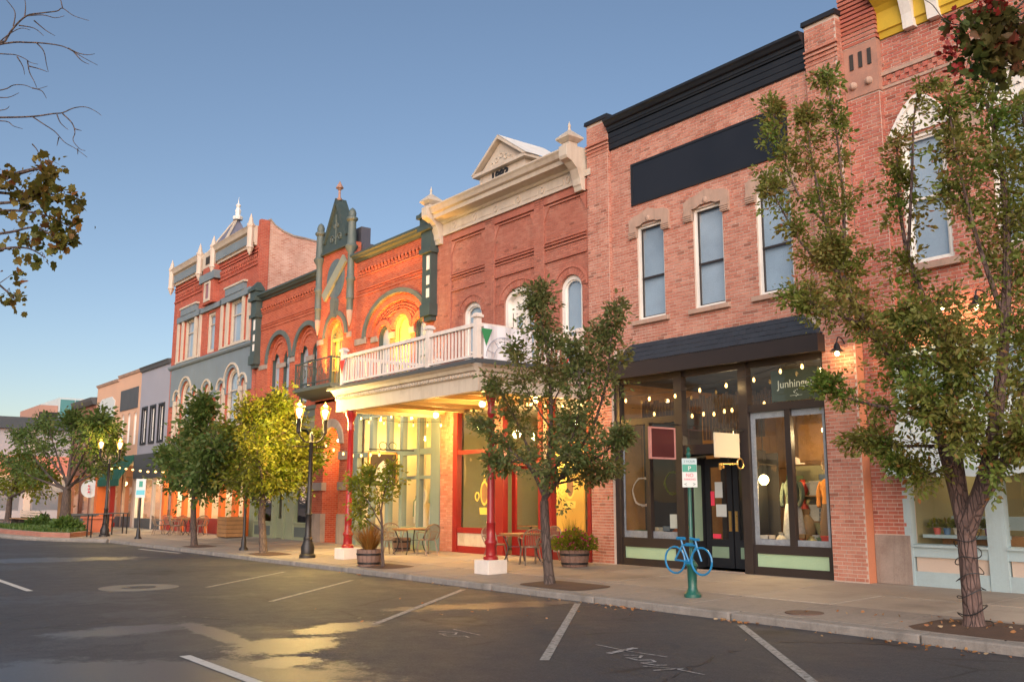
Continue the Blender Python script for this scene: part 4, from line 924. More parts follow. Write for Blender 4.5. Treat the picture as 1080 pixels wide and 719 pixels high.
for s in (-1, 1):
    q = [(-32.0,13.15),(-32.0+s*.98,11.5),(-32.0+s*.84,11.5),(-32.0,12.95)]; MB().prism_y(q if s < 0 else q[::-1], -.28, .14).build('raking_mould', GR, gb)
    MB().add([(-32.0,-.28,13.16),(-32.0,.2,13.16),(-32.0+s*.98,.2,11.52),(-32.0+s*.98,-.28,11.52)],[(0,1,2,3)]).build('gable_roof', GR, gb)
    MB().tube([(-32.0+s*(.32-.20*math.cos(t*.5)*math.exp(-t*.08)), -.2, 11.55+.20*math.sin(t*.5)*math.exp(-t*.08)) for t in range(20)], .028, 5).build('scroll', GW, gb)
    MB().tube([(-32.0+s*(.12-.10*math.cos(t*.5)*math.exp(-t*.06)), -.2, 12.05+.10*math.sin(t*.5)*math.exp(-t*.06)) for t in range(18)], .024, 5).build('scroll', GW, gb)
MB().tube([(-32.0,-.2,11.3),(-32.0,-.2,12.5)], .03, 5).build('scroll', GW, gb)
MB().lathe(-32.0,-.1,[(.09,13.1),(.11,13.16),(.05,13.22),(.045,13.5),(.10,13.56),(.16,13.60),(.09,13.72),(.001,13.9)],8).build('finial', mat('copper_finial',(.32,.18,.13),.6,.2,5,.1), gb)
for x in (-33.3,-30.7):
    MB().lathe(x,-.2,[(.13,8.5),(.13,8.9),(.17,8.95),(.15,9.0),(.14,9.6),(.18,9.65),(.18,9.75),(.14,9.8),(.13,10.7),(.22,10.85),(.25,10.95),(.17,11.05),(.15,11.9),(.22,11.98),(.22,12.05),(.14,12.1),(.15,12.25),(.10,12.38),(.001,12.46)],12).build('corner_shaft', GW, Cb, smooth=True)
    MB().lathe(x,-.2,[(.02,7.9),(.10,8.2),(.13,8.5),(.10,8.55)],10).build('corbel_foot', M['stone'], Cb, smooth=True)
MB().box(-31.2,-30.7,.2,.6,10.3,11.8).box(-30.7,-30.45,.2,.6,10.3,11.1).build('chimney', mat('chimney_purple_grey',(.07,.07,.09),.8,.1,2,.1), Cb)
# right section with one broad arch
hb = arch(-29.75,-25.75,5.25,7.35,1.28,20)
MB().wall(rect(-30.6,-25.28,5.2,10.4), [hb], .0, .16).build('wall', M['brickC'], Cb)
wr = [arch(-29.15,-28.33,5.4,7.28,.40), arch(-28.0,-27.0,5.4,7.42,.48), arch(-26.67,-25.85,5.4,7.28,.40)]
MB().wall(rect(-29.8,-25.7,5.2,8.7), wr, .16, .2).build('wall', M['brickC'], Cb)
for i, w in enumerate(wr): win(Cb, w, .19, GR if i != 1 else olive, GR if i != 1 else olive, blind='curtain' if i != 1 else 'yellowint', fw=.08, sw=.04, mid=6.3)
for i, w in enumerate(wr):
    c = (w[0][0]+w[1][0])/2; hw = (w[1][0]-w[0][0])/2; zs = w[2][1]; rs_ = .40 if i != 1 else .48
    MB().band(arc(c,zs,hw+.2,rs_+.2,16), arc(c,zs,hw,rs_,16), .10,.17).build('brick_arch', M['brickC'], Cb)
MB().band(arc(-27.75,7.35,2.22,1.46,28), arc(-27.75,7.35,2.05,1.30,28), -.08,.02).build('hood_mould', GW, Cb)
MB().band(arc(-27.75,7.35,2.04,1.30,28), arc(-27.75,7.35,1.75,1.05,28), .04,.165).build('brick_arch', M['brickC'], Cb)
for r_ in range(4):
    for k in range(34):
        a = math.pi*(.14 + .72*(k+.5*(r_%2))/34); ra, rb = 1.70-.16*r_, 1.02-.10*r_
        x, z = -27.75+ra*math.cos(a), 7.35+rb*math.sin(a)
        if any(((x-(w[0][0]+w[1][0])/2)/(.62))**2 + ((z-w[2][1])/.68)**2 < 1 for w in wr): continue
        box('diaper_brick', M['brickC'], Cb, x-.035, x+.035, .10, .165, z-.03, z+.03)
pieces(MB().box(-30.55,-29.75,-.05,.02,7.15,7.38).box(-28.33,-28.0,.09,.165,7.15,7.35).box(-27.0,-26.67,.09,.165,7.15,7.35).box(-29.6,-29.15,.09,.165,7.15,7.35), 'impost_band', M['stone_grey'], Cb)
# iron end turrets
for x in (-39.55,-25.38):
    t = MB()
    for (w, z0, z1, y0) in ((.22,7.30,7.45,-.2), (.30,7.45,7.85,-.32), (.26,7.85,9.55,-.26), (.33,9.55,9.7,-.36), (.28,9.7,10.3,-.30), (.36,10.3,10.45,-.42), (.30,10.45,10.75,-.36), (.38,10.75,10.88,-.46)): t.box(x-w, x+w, y0, .05, z0, z1)
    t.add([(x-.34,-.42,10.88),(x+.34,-.42,10.88),(x+.34,.05,10.88),(x-.34,.05,10.88),(x-.1,-.2,11.2),(x+.1,-.2,11.2),(x+.1,-.05,11.2),(x-.1,-.05,11.2)], [(0,1,5,4),(1,2,6,5),(2,3,7,6),(3,0,4,7),(4,5,6,7)])
    t = t.build('iron_turret', GR, Cb)
    for z0, z1 in ((8.05,8.35), (8.48,8.78), (8.98,9.45)): box('white_panel', M['white'], t, x+.02, x+.19, -.275, -.25, z0, z1)
# green balcony at the centre
gbal = MB().prism_x([(-.14,5.35),(-.5,5.40),(-.8,5.52),(-1.0,5.60),(-1.02,5.72),(-.14,5.74)], -33.6, -30.5).build('balcony_floor', GW, Cb)
rg = MB()
for x in (-33.5,-30.6): rg.box(x-.03,x+.03,-.98,-.92,5.74,6.72).box(x-.02,x+.02,-.92,-.14,6.66,6.70)
rg.box(-33.5,-30.6,-.97,-.93,6.66,6.71).box(-33.5,-30.6,-.97,-.93,5.85,5.88)
for k in range(25): rg.box(-33.45+.118*k-.008, -33.45+.118*k+.008, -.958,-.942,5.74,6.68)
for k in range(7): rg.box(-33.51,-33.49,-.85+.12*k,-.84+.12*k,5.74,6.68).box(-30.61,-30.59,-.85+.12*k,-.84+.12*k,5.74,6.68)
for k in range(6):
    c = -33.2+.46*k; rg.tube([(c+.14*math.cos(t*.63),-.975,6.25+.2*math.sin(t*.63)) for t in range(11)], .012, 4)
rg.build('balcony_rail', GR, gbal)
# ground floor
MB().box(-39.6,-33.4,-.10,.3,4.75,5.2).box(-39.7,-33.3,-.18,.3,5.05,5.2).build('shop_fascia', GW, Cb)
MB().box(-30.6,-25.28,-.10,.3,4.62,5.2).box(-30.6,-25.28,-.18,.3,5.05,5.2).build('shop_fascia', M['teal'], Cb)
# centre pier with recessed doorway
hp = arch(-32.55,-31.25,0.0,3.6,.65,14)
pC = MB().wall(rect(-33.4,-30.6,-.05,5.3), [hp], -.14, .75).build('pier_wall', M['brickC'], Cb)
for z0, z1 in ((0,1.05),(1.9,2.2),(3.0,3.3)): pieces(MB().box(-33.43,-32.52,-.20,.0,z0,z1).box(-31.28,-30.57,-.20,.0,z0,z1), 'stone_band', M['stone_grey'], Cb)
MB().band(arc(-31.9,3.6,.95,.95,18), arc(-31.9,3.6,.64,.64,18), -.2,-.1).build('stone_arch', M['stone_grey'], Cb)
box('oak_door', M['wood'], Cb, -32.5,-31.3,.5,.58,.0,3.0); MB().add([(x,.5,z) for x,z in arc(-31.9,3.55,.45,.6,16,0,2*math.pi*15/16)],[tuple(range(17))]).build('oval_window', M['glass'], Cb); box('door_back', M['dark'], Cb, -32.6,-31.2,.6,.65,0,4.4)
# sage shop front, left
s3 = MB()
for a, b in ((-39.6,-39.1),(-37.3,-37.1),(-36.3,-36.1),(-35.4,-35.2),(-33.6,-33.4)): s3.box(a,b,-.04,.14,0,4.75)
s3.box(-39.1,-33.6,-.02,.12,3.2,3.35).box(-39.1,-33.6,-.02,.12,4.6,4.75); pieces(s3, 'frame_bar', M['sage'], Cb)
for a, b in ((-39.1,-37.3),(-35.2,-33.6)):
    MB().box(a,b,-.02,.12,0,.62).box(a,b,-.06,.14,.62,.68).build('stall_riser', M['sage'], Cb); box('panel', M['green2'], Cb.children[-1], a+.12,b-.12,-.04,-.015,.12,.5); pane(Cb,a,b,.68,3.2,.06)
pane(Cb,-39.1,-33.6,3.35,4.6,.06); MB().ring(rect(-37.1,-36.3,.02,3.2), rect(-36.97,-36.43,.8,3.05), .1,.16).build('door', M['sage'], Cb); pane(Cb,-36.97,-36.43,.8,3.05,.13); box('door_panel', M['sage'], Cb, -36.97,-36.43,.12,.15,.1,.8); box('filler', M['sage'], Cb, -36.1,-35.4,.02,.12,0,3.2)
room(Cb,-39.4,-33.5,.4,4,.02,4.7,M['greenint'])
# teal shop front, right
s4 = MB()
for a, b in ((-30.45,-30.1),(-29.25,-29.02),(-28.10,-27.88),(-27.2,-27.0),(-26.13,-25.97),(-25.3,-24.78)): s4.box(a,b,-.04,.14,0,4.62)
s4.box(-30.1,-27.2,-.02,.12,3.05,3.2).box(-27.0,-25.3,-.02,.12,3.0,3.2).box(-27.0,-25.3,-.02,.12,2.22,2.32).box(-30.1,-25.3,-.02,.12,4.4,4.62); pieces(s4, 'frame_bar', M['teal'], Cb)
for a, b in ((-30.1,-29.25),(-29.02,-28.1),(-27.88,-27.2),(-27.0,-26.13),(-25.97,-25.3)):
    st = MB().box(a,b,-.02,.12,0,.64).box(a-.02,b+.02,-.06,.14,.64,.70).build('stall_riser', M['sage'], Cb); box('panel', M['teal'], st, a+.08,b-.08,-.035,-.015,.14,.5)
    pane(Cb,a,b,.70,3.05,.06); pane(Cb,a,b,3.2,4.4,.06)
room(Cb,-30.3,-25.0,.35,3.6,.02,4.55,M['paleint'])
shell(Cb,-39.6,-25.28,10.3,.45)

# ================================================================== building B: tall red brick with slate-blue bands
Bb = thing('tall_brick_building', 'tall red brick building with slate blue bands, cream windows and a slate spire', 'building', (-45.5, 0, 0))
BR, SLT, CR = M['brickB'], M['slate'], M['cream']
bays3 = [(-50.3,-46.95), (-44.05,-40.6)]
h3 = []; w3spec = []
for a, b in bays3:
    c = (a+b)/2
    for (x0, x1, z1) in ((a+.15,a+.65,10.85), (c-.8,c+.8,10.95), (b-.65,b-.15,10.85)): h3.append(rect(x0,x1,8.75,z1))
h3.append(rect(-46.1,-45.0,8.75,10.8))
h2 = []
for a, b in bays3:
    c = (a+b)/2
    for (x0, x1, zs, r_) in ((a+.1,a+.7,6.75,.3), (c-.75,c+.75,6.9,.75), (b-.7,b-.1,6.75,.3)): h2.append(arch(x0,x1,4.9,zs,r_,12))
h2.append(arch(-46.0,-45.1,4.9,6.75,.45,12))
MB().wall(rect(-51.3,-39.82,4.4,14.0), h3+h2, .0, .35).build('wall', BR, Bb)
for w in h3: 
    nar = w[1][0]-w[0][0] < .7; win(Bb, w, .08, CR, CR, blind=bl, fw=.09 if nar else .14, sw=.05, mid=[9.9] if nar else [10.2])
for w in h2: win(Bb, w, .08, CR, CR, blind=bl, fw=.08 if (w[1][0]-w[0][0]) < .7 else .16, sw=.06, mid=6.6)
MB().wall(rect(-51.0,-40.1,6.45,8.45), [[(x,max(z,6.46)) for x,z in w] for w in h2], -.06, .06).build('spandrel', SLT, Bb)
MB().prism_x([(.05,8.42),(-.14,8.44),(-.2,8.52),(-.2,8.62),(.05,8.68)], -51.2,-39.9).build('band_course', SLT, Bb)
for w in h2:
    c = (w[0][0]+w[1][0])/2; hw = (w[1][0]-w[0][0])/2; zs = w[2][1]; r_ = max(p[1] for p in w)-zs
    MB().band(arc(c,zs,hw+.24,r_+.24,16), arc(c,zs,hw+.15,r_+.15,16), -.12,-.05).build('hood_mould', CR, Bb)
for a, b in bays3:
    c = (a+b)/2
    for x in (a+.02,c-.95,c+.95,b-.02): box('mullion_post', CR, Bb, x-.10,x+.10,-.09,.05,8.7,10.95); box('mullion_post', CR, Bb, x-.10,x+.10,-.09,.05,4.5,6.7)
    MB().box(a-.1,b+.1,-.13,.04,10.90,11.2).box(c-1.15,c+1.15,-.16,.04,11.2,11.55).build('lintel', SLT, Bb)
    MB().box(c-1.25,c+1.25,-.2,.04,11.55,11.64).build('lintel_cap', CR, Bb)
    for zz in (8.68,): box('sill', CR, Bb, a, b, -.14,.1,zz,zz+.08)
MB().box(-46.95,-44.05,-.13,.04,10.90,11.15).build('lintel', SLT, Bb)
MB().box(-46.3,-44.8,-.28,.02,11.2,13.1).build('centre_bay', BR, Bb)
MB().box(-46.6,-44.5,-.36,.0,12.35,12.75).build('bay_lintel', SLT, Bb); MB().ring(rect(-45.95,-45.15,11.3,12.3), rect(-45.8,-45.3,11.45,12.2), -.33,-.27).build('bay_window', CR, Bb); pane(Bb,-45.8,-45.3,11.45,12.2,-.29,'glass')
corbels(-51.1,-46.5,12.35,.0,BR,Bb,22,.12,.3); corbels(-44.6,-40.0,12.35,.0,BR,Bb,22,.12,.3)
for z in (12.15,12.75,12.9): box('string_course', BR, Bb, -51.25,-39.9,-.06,.01,z,z+.08)
for a, b in ((-51.2,-46.7), (-45.0,-40.2)):
    MB().prism_x([(.3,13.1),(-.12,13.1),(-.12,13.2),(-.18,13.22),(-.18,13.7),(-.3,13.76),(-.36,13.9),(-.42,14.0),(.3,14.05)], a, b).build('cornice', CR, Bb)
    box('frieze_panel', SLT, Bb, a+.15,b-.15,-.21,-.17,13.24,13.66)
MB().box(-46.7,-45.0,-.2,.3,13.1,14.0).build('cornice_block', CR, Bb); box('vent', M['dark'], Bb, -46.2,-45.5,-.22,-.19,13.3,13.7)
for x in (-51.15,-46.85,-44.95,-40.3):
    MB().lathe(x,-.3,[(.02,12.6),(.10,12.75),(.15,12.9),(.19,12.95),(.15,13.05),(.15,13.9),(.19,13.98),(.19,14.05),(.13,14.12),(.09,14.3),(.001,14.6)],8).build('pinnacle', M['beige'], Bb)
ax, az = at(245,228,.9).x, at(245,228,.9).z
sp = MB().add([(ax-2.7,.05,13.6),(ax+.25,.05,13.6),(ax+.25,2.6,13.6),(ax-2.7,2.6,13.6),(ax,1.2,az)], [(0,1,4),(1,2,4),(2,3,4),(3,0,4)]).build('spire', M['spire'], Bb)
for q in ((ax-2.7,.05),(ax+.25,.05)): MB().tube([(q[0],q[1],13.6),(ax,1.2,az)], .07, 4).build('spire_rib', CR, sp)
MB().lathe(ax,1.2,[(.25,az-.15),(.28,az),(.12,az+.1),(.16,az+.35),(.08,az+.5),(.14,az+.62),(.03,az+.75),(.001,az+1.1)],8).build('finial', M['white'], Bb)
pw = [(.35,4.0),(.35,14.25),(.45,14.3),(.7,14.05),(1.1,13.85),(1.6,13.72),(2.2,13.7),(9,13.2),(12,12.9),(12,4.0)]
MB().prism_x(pw, -40.05, -39.83).build('side_wall', M['brickBside'], Bb); MB().box(-40.05,-39.80,-.02,.42,4.4,14.25).build('corner_pier', BR, Bb)
MB().prism_x([(y, z+.05) for y, z in pw[1:-1]] + [(y, z-.03) for y, z in pw[1:-1]][::-1], -40.1, -39.79).build('coping', M['stone_grey'], Bb)
MB().box(-51.28,-51.1,.4,12,-.2,13.4).box(-51.1,-40.06,11.8,12,-.2,13.0).build('party_wall', M['shellwall'], Bb); box('roof_deck', M['roof'], Bb, -51.1,-40.06,.36,11.8,13.0,13.2)
# ground floor of B
MB().box(-51.3,-39.82,-.12,.3,4.0,4.45).box(-51.3,-39.82,-.2,.3,4.35,4.5).build('shop_fascia', SLT, Bb)
s5 = MB()
for x in (-51.1,-49.6,-48.0,-46.3,-44.7,-43.0,-41.4,-40.1): s5.box(x-.18,x+.18,-.06,.14,0,4.0)
s5.box(-51.1,-40.1,-.02,.1,3.0,3.15); pieces(s5, 'frame_bar', M['orange'], Bb)
for a, b in ((-50.92,-49.78),(-49.42,-48.18),(-47.82,-46.48),(-46.12,-44.88),(-44.52,-43.18),(-42.82,-41.58),(-41.22,-40.28)):
    box('stall_riser', M['red'], Bb, a,b,-.02,.1,0,.7); pane(Bb,a,b,.7,3.0,.05); pane(Bb,a,b,3.15,4.0,.05)
room(Bb,-51.0,-40.0,.4,4,.02,3.95,M['paleint'])

# ================================================================== A: lilac and peach fronts
A2 = thing('lilac_shop', 'plain lilac grey two-storey shop with three dark framed windows', 'building', (-53.8, 0, 0))
w2 = [rect(x,x+.75,4.75,6.7) for x in (-55.75,-54.25,-52.75)]
MB().wall(rect(-56.4,-51.32,4.1,9.05), w2, .0,.3).build('wall', M['lilac'], A2)
for w in w2:
    win(A2, w, .05, M['black'], M['white'], blind='curtain', fw=.06, sw=.05, mid=5.6); o = [(w[0][0]-.12,4.65),(w[1][0]+.12,4.65),(w[1][0]+.12,6.82),(w[0][0]-.12,6.82)]; MB().ring(o, w, -.05,.02).build('surround', M['black'], A2)
MB().prism_x([(.3,8.9),(-.1,8.9),(-.14,9.05),(-.2,9.15),(.3,9.2)], -56.4,-51.32).build('cornice', M['darkgrey'], A2)
MB().box(-56.4,-51.32,-.15,.3,2.75,4.1).build('fascia', M['darkgrey'], A2)
_f = MB().box(-56.4,-56.1,-.02,.15,0,2.75).box(-55.2,-55.0,-.02,.15,0,2.75).box(-53.2,-53.0,-.02,.15,0,2.75).box(-51.6,-51.32,-.02,.15,0,2.75); pieces(_f, 'frame_bar', M['beige'], A2)
for a,b in ((-56.1,-55.2),(-55.0,-53.2),(-53.0,-51.6)): box('stall_riser', M['darkgrey'], A2, a,b,0,.12,0,.55); pane(A2,a,b,.55,2.75,.06)
room(A2,-56.3,-51.4,.35,3,.02,2.7,M['paleint']); shell(A2,-56.4,-51.32,8.9,.35)
A1 = thing('peach_shop', 'peach stucco two-storey shop with arched windows, dark sign panel and green awning', 'building', (-61, 0, 0))
w1 = [arch(x,x+.6,4.75,6.4,.3,8) for x in (-60.0,-58.75,-57.5)] + [arch(x,x+.6,4.75,6.0,.25,8) for x in (-65.0,-63.8,-62.5)]
MB().wall(rect(-65.9,-56.44,3.9,9.05), w1, .0,.3).build('wall', M['peach'], A1)
for w in w1: win(A1, w, .06, M['white'], M['white'], blind='curtain', fw=.06, sw=.04, mid=5.6)
box('sign_panel', M['darkgrey'], A1, -60.3,-56.8,-.05,.01,6.9,8.15)
MB().prism_y([(-65.2,6.6),(-61.6,6.6),(-61.6,7.7),(-62.3,8.0),(-64.5,8.0),(-65.2,7.7)], -.05,.01).build('sign_panel', M['signwhite'], A1)
for a,b,z in ((-65.9,-61.0,9.0),(-60.95,-56.44,9.15)): MB().prism_x([(.3,z-.15),(-.06,z-.15),(-.14,z),(.3,z+.08)], a,b).build('cornice', M['stone'], A1)
MB().prism_x([(.02,4.15),(-.10,4.1),(-.9,2.75),(-.9,2.35),(-.86,2.35),(-.86,2.72),(.02,4.0)], -60.9,-56.5).build('awning', M['greenawn'], A1)
tag(A1.children[-1], 'dark green canvas awning')
_f = MB().box(-65.9,-65.5,-.02,.15,0,3.9).box(-61.2,-60.9,-.02,.15,0,3.9).box(-58.9,-58.7,-.02,.15,0,3.9).box(-56.8,-56.44,-.02,.15,0,3.9).box(-63.5,-63.3,-.02,.15,0,3.9); pieces(_f, 'frame_bar', M['stone'], A1)
MB().box(-65.5,-61.2,-.1,.2,2.9,3.9).build('fascia', M['beige'], A1)
for a,b in ((-65.5,-63.5),(-63.3,-61.2),(-60.9,-58.9),(-58.7,-56.8)): box('stall_riser', M['darkgrey'], A1, a,b,0,.12,0,.6); pane(A1,a,b,.6,2.9,.06)
room(A1,-65.8,-56.5,.35,3,.02,3.8,M['paleint']); shell(A1,-65.9,-56.44,8.9,.35)
A0 = thing('low_brick_shop', 'low brown brick shop with dark cornice at the far street corner', 'building', (-68.7, 0, 0))
h0 = [rect(x,x+.8,4.6,6.4) for x in (-70.6,-69,-67.4)]
MB().wall(rect(-71.3,-65.95,-.1,8.0), h0+[rect(-70.9,-68.9,.5,3.2),rect(-68.5,-66.3,.5,3.2)], .0,.3).build('wall', brick_tex('brick_brown',(.30,.12,.08),(.26,.1,.07),(.25,.16,.12)), A0)
for w in h0: win(A0, w, .08, M['stone'], M['stone'], blind='blind', mid=5.5)
for q in ((-70.9,-68.9),(-68.5,-66.3)): pane(A0,*q,.5,3.2,.1)
MB().prism_x([(.3,7.8),(-.2,7.8),(-.35,8.05),(-.4,8.25),(.3,8.3)], -71.3,-65.95).build('cornice', M['darkgrey'], A0)
room(A0,-71.2,-66.1,.35,3,.02,3.6,M['yellowint']); shell(A0,-71.3,-65.95,7.9,.35)
# across the side street
Z1 = thing('grey_store', 'pale grey low store with dark roof edge across the side street', 'building', (-99, -8, 0))
MB().box(-112,-99,-40,7.5,-.2,8.2).build('wall', mat('pale_grey_stucco',(.36,.33,.33),.85,.08,.5,.05), Z1)
MB().box(-112.2,-98.6,-40.2,7.7,8.2,9.3).build('roof_edge', M['darkgrey'], Z1); MB().box(-99.0,-97.2,-40,7.0,3.9,5.6).build('awning', mat('salmon_canvas',(.60,.20,.13),.8,.1,1,.05), Z1)
for k in range(10): box('pilaster', M['beige'], Z1, -99.05,-98.85,-39+4.6*k,-38.4+4.6*k,0,8.2); box('pane', M['glass'], Z1, -98.98,-98.95,-38.2+4.6*k,-34.8+4.6*k,.6,3.6)
for k in range(6): lamp(Z1,(-97.8,-20+5*k,3.4),120,(1,.7,.4),.2)
Z2 = thing('office_block', 'distant office block, banded brick wing beside a green glass tower', 'building', (-165, 22, 0))
MB().box(-180,-165,16.2,18.9,0,16.6).build('brick_wing', mat('tan_brick_far',(.42,.23,.17),.9,.1,.3,0), Z2)
for k in range(4): box('window_band', M['dark'], Z2, -165.1,-164.85,16.2,18.9,5.2+3*k,6.5+3*k)
MB().box(-182,-164.5,18.95,32,0,17.9).build('glass_tower', mat('tower_frame',(.5,.55,.55),.5,.05,1,0), Z2)
gm = mat('tower_glass',(.08,.22,.22),.12,.2,.3,0)
for r_ in range(6):
    for k in range(5): box('pane', gm, Z2, -164.45,-164.3,19.1+2.3*k,21.2+2.3*k,2.2+2.6*r_,4.6+2.6*r_)
# ------------------------------------------------------------------ trees
def leaf_mesh(name, m, parent, P, U, S, maple=False, kind=None):
    """P centres, U directions, S sizes: one folded blade (or lobed leaf) each"""
    n = len(P); o = np.array(wloc(parent)) if parent else np.zeros(3); P = P - o
    U = U/np.maximum(np.linalg.norm(U, axis=1, keepdims=True), 1e-6); r = RNG.normal(size=(n, 3)); V = np.cross(U, r); V /= np.maximum(np.linalg.norm(V, axis=1, keepdims=True), 1e-6)
    Nn = np.cross(U, V); S = S[:, None]
    if maple:
        an = np.radians([-90,-55,-30,-5,15,40,65,90,115,140,165,185,210,235]); ra = np.array([.5,.62,.55,.88,.68,.9,.72,1.05,.72,.9,.68,.88,.55,.62])*.5
        vs = [P + V*S*float(ra[k]*math.cos(an[k])) + U*S*float(ra[k]*math.sin(an[k]) + .3) + Nn*S*float(.12*abs(math.cos(an[k]))) for k in range(14)]
        k = 14; fc = [list(range(14))]
    else:
        cv = RNG.uniform(-.05,.28,(n,1)); wd = RNG.uniform(.8,1.25,(n,1))
        vs = [P - U*S*.1, P + U*S*.25 + V*S*.27*wd + Nn*S*.09, P + U*S*.62 + V*S*.22*wd + Nn*S*(.05-cv*.4), P + U*S*1.0 - Nn*S*cv, P + U*S*.62 - V*S*.22*wd + Nn*S*(.05-cv*.4), P + U*S*.25 - V*S*.27*wd + Nn*S*.09]; k = 6; fc = [[0,1,2,3],[0,3,4,5]]
    A = np.stack(vs, 1).reshape(-1, 3); me = bpy.data.meshes.new(name)
    nf = len(fc); ll = [len(f) for f in fc]; idx = (np.arange(n)[:, None]*k + np.concatenate(fc)[None, :]).ravel()
    me.vertices.add(len(A)); me.vertices.foreach_set('co', A.ravel().astype(np.float32)); me.loops.add(len(idx)); me.loops.foreach_set('vertex_index', idx.astype(np.int32))
    tot = np.tile(ll, n); st = np.concatenate([[0], np.cumsum(tot)[:-1]]); me.polygons.add(n*nf); me.polygons.foreach_set('loop_start', st.astype(np.int32))
    try: me.polygons.foreach_set('loop_total', tot.astype(np.int32))
    except Exception: pass
    me.update(calc_edges=True); me.validate(); me.materials.append(m)
    ob = bpy.data.objects.new(name, me); COL.objects.link(ob); ob.parent = parent
    if kind: ob['kind'] = kind
    return ob
def smooth_path(pts, k=4):
    pts = [Vector(p) for p in pts]; out = []
    for i in range(len(pts)-1):
        p0 = pts[max(i-1,0)]; p1 = pts[i]; p2 = pts[i+1]; p3 = pts[min(i+2,len(pts)-1)]
        for j in range(k):
            t = j/k; out.append(.5*((2*p1) + (p2-p0)*t + (2*p0-5*p1+4*p2-p3)*t*t + (3*p1-p0-3*p2+p3)*t**3))
    return out + [pts[-1]]
def tree(name, label, base, trunk, limbs, lm, leaf=.08, per=30, sig=.13, group=None, bark=None, droop=.25, twig_r=.006, tr=(.15,.11), maple=False):
    T = thing(name, label, 'tree', base, group); bk = bark or M['bark']
    tp = smooth_path(trunk); n = len(tp)
    rad = [tr[0]+(tr[1]-tr[0])*i/(n-1) for i in range(n)]; rad[0] *= 1.35; rad[1] *= 1.1
    MB().tube(tp, rad, 10).build('trunk', bk, T, smooth=True)
    P = []; U = []; tw = MB()
    for (pts, r0, r1, spread, nc, t0) in limbs:
        lp = smooth_path(pts); m = len(lp); MB().tube(lp, [r0+(r1-r0)*(i/(m-1))**.8 for i in range(m)], 7).build('limb', bk, T, smooth=True)
        for c in range(nc):
            t = t0 + (1-t0)*random.random()**.8; f = t*(m-1); i = min(int(f), m-2); q = lp[i].lerp(lp[i+1], f-i); tan = (lp[i+1]-lp[i]).normalized()
            sp = spread*(1.15 - .7*t*t); d = Vector((random.gauss(0,1), random.gauss(0,1), random.gauss(.25,.7))).normalized() + tan*random.uniform(0,.9); d = d.normalized()*sp*random.choice([.5,.7,.9,1.1,1.3,1.7])
            e = q + d; mid = (q+e)/2 + Vector((0,0,.06))
            if nc and c % 2 == 0: tw.tube([q, mid, e], [twig_r*1.6, twig_r, twig_r*.5], 3)
            dn = e - q; k = max(4, int(per*random.uniform(.5,1.4))); cs = sig*random.uniform(.7,1.4)
            for _ in range(k):
                s = random.random()**.75; cq = cs*(.85-.45*s); g = Vector((random.gauss(0,cq), random.gauss(0,cq), random.gauss(0,cq*.85)))
                P.append(q.lerp(e, .18+.87*s) + g); U.append(dn.normalized()*.5 + g.normalized()*.9 + Vector((0,0,-droop*2*random.random())))
    if tw.v: tw.build('twigs', bk, T, kind='stuff')
    P = np.array([tuple(p) for p in P]); U = np.array([tuple(u) for u in U])
    leaf_mesh('crown', lm, T, P, U, leaf*RNG.choice([.5,.75,.95,1.15,1.45], len(P))*RNG.uniform(.85,1.15,len(P)), maple, kind='stuff')
    return T
def pa(Y, *pts): return [tuple(at(p[0], p[1], Y + (p[2] if len(p) > 2 else 0))) for p in pts]
LM_pear = leaf_mat('leaf_pear_autumn', [(0,(.10,.18,.028)),(.4,(.165,.25,.04)),(.72,(.23,.29,.06)),(.88,(.28,.26,.07)),(.95,(.30,.17,.065)),(1,(.45,.07,.055))], .5)
LM_mid = leaf_mat('leaf_olive_green', [(0,(.07,.115,.034)),(.4,(.11,.16,.044)),(.75,(.155,.19,.058)),(.93,(.20,.17,.066)),(1,(.27,.12,.06))], .5)
LM_dark = leaf_mat('leaf_dark_green', [(0,(.06,.115,.024)),(.5,(.10,.165,.034)),(.85,(.145,.19,.048)),(1,(.22,.13,.055))], .5)
LM_yel = leaf_mat('leaf_yellow_green', [(0,(.10,.15,.012)),(.4,(.15,.20,.014)),(.8,(.21,.24,.018)),(.93,(.22,.18,.03)),(1,(.22,.12,.035))], .5)
LM_map = leaf_mat('leaf_maple_turning', [(0,(.08,.11,.02)),(.4,(.13,.15,.026)),(.72,(.20,.18,.034)),(.9,(.24,.12,.03)),(1,(.28,.05,.04))], .5)
LM_map2 = leaf_mat('leaf_maple_green', [(0,(.035,.09,.02)),(.5,(.06,.13,.028)),(.85,(.09,.15,.04)),(.97,(.2,.05,.03)),(1,(.28,.03,.03))], .5)
LM_red = leaf_mat('leaf_maple_red', [(0,(.20,.012,.014)),(.5,(.30,.02,.02)),(.9,(.22,.03,.02)),(1,(.35,.05,.03))])
bark2 = bark_mat('bark_reddish', (.125,.078,.066))

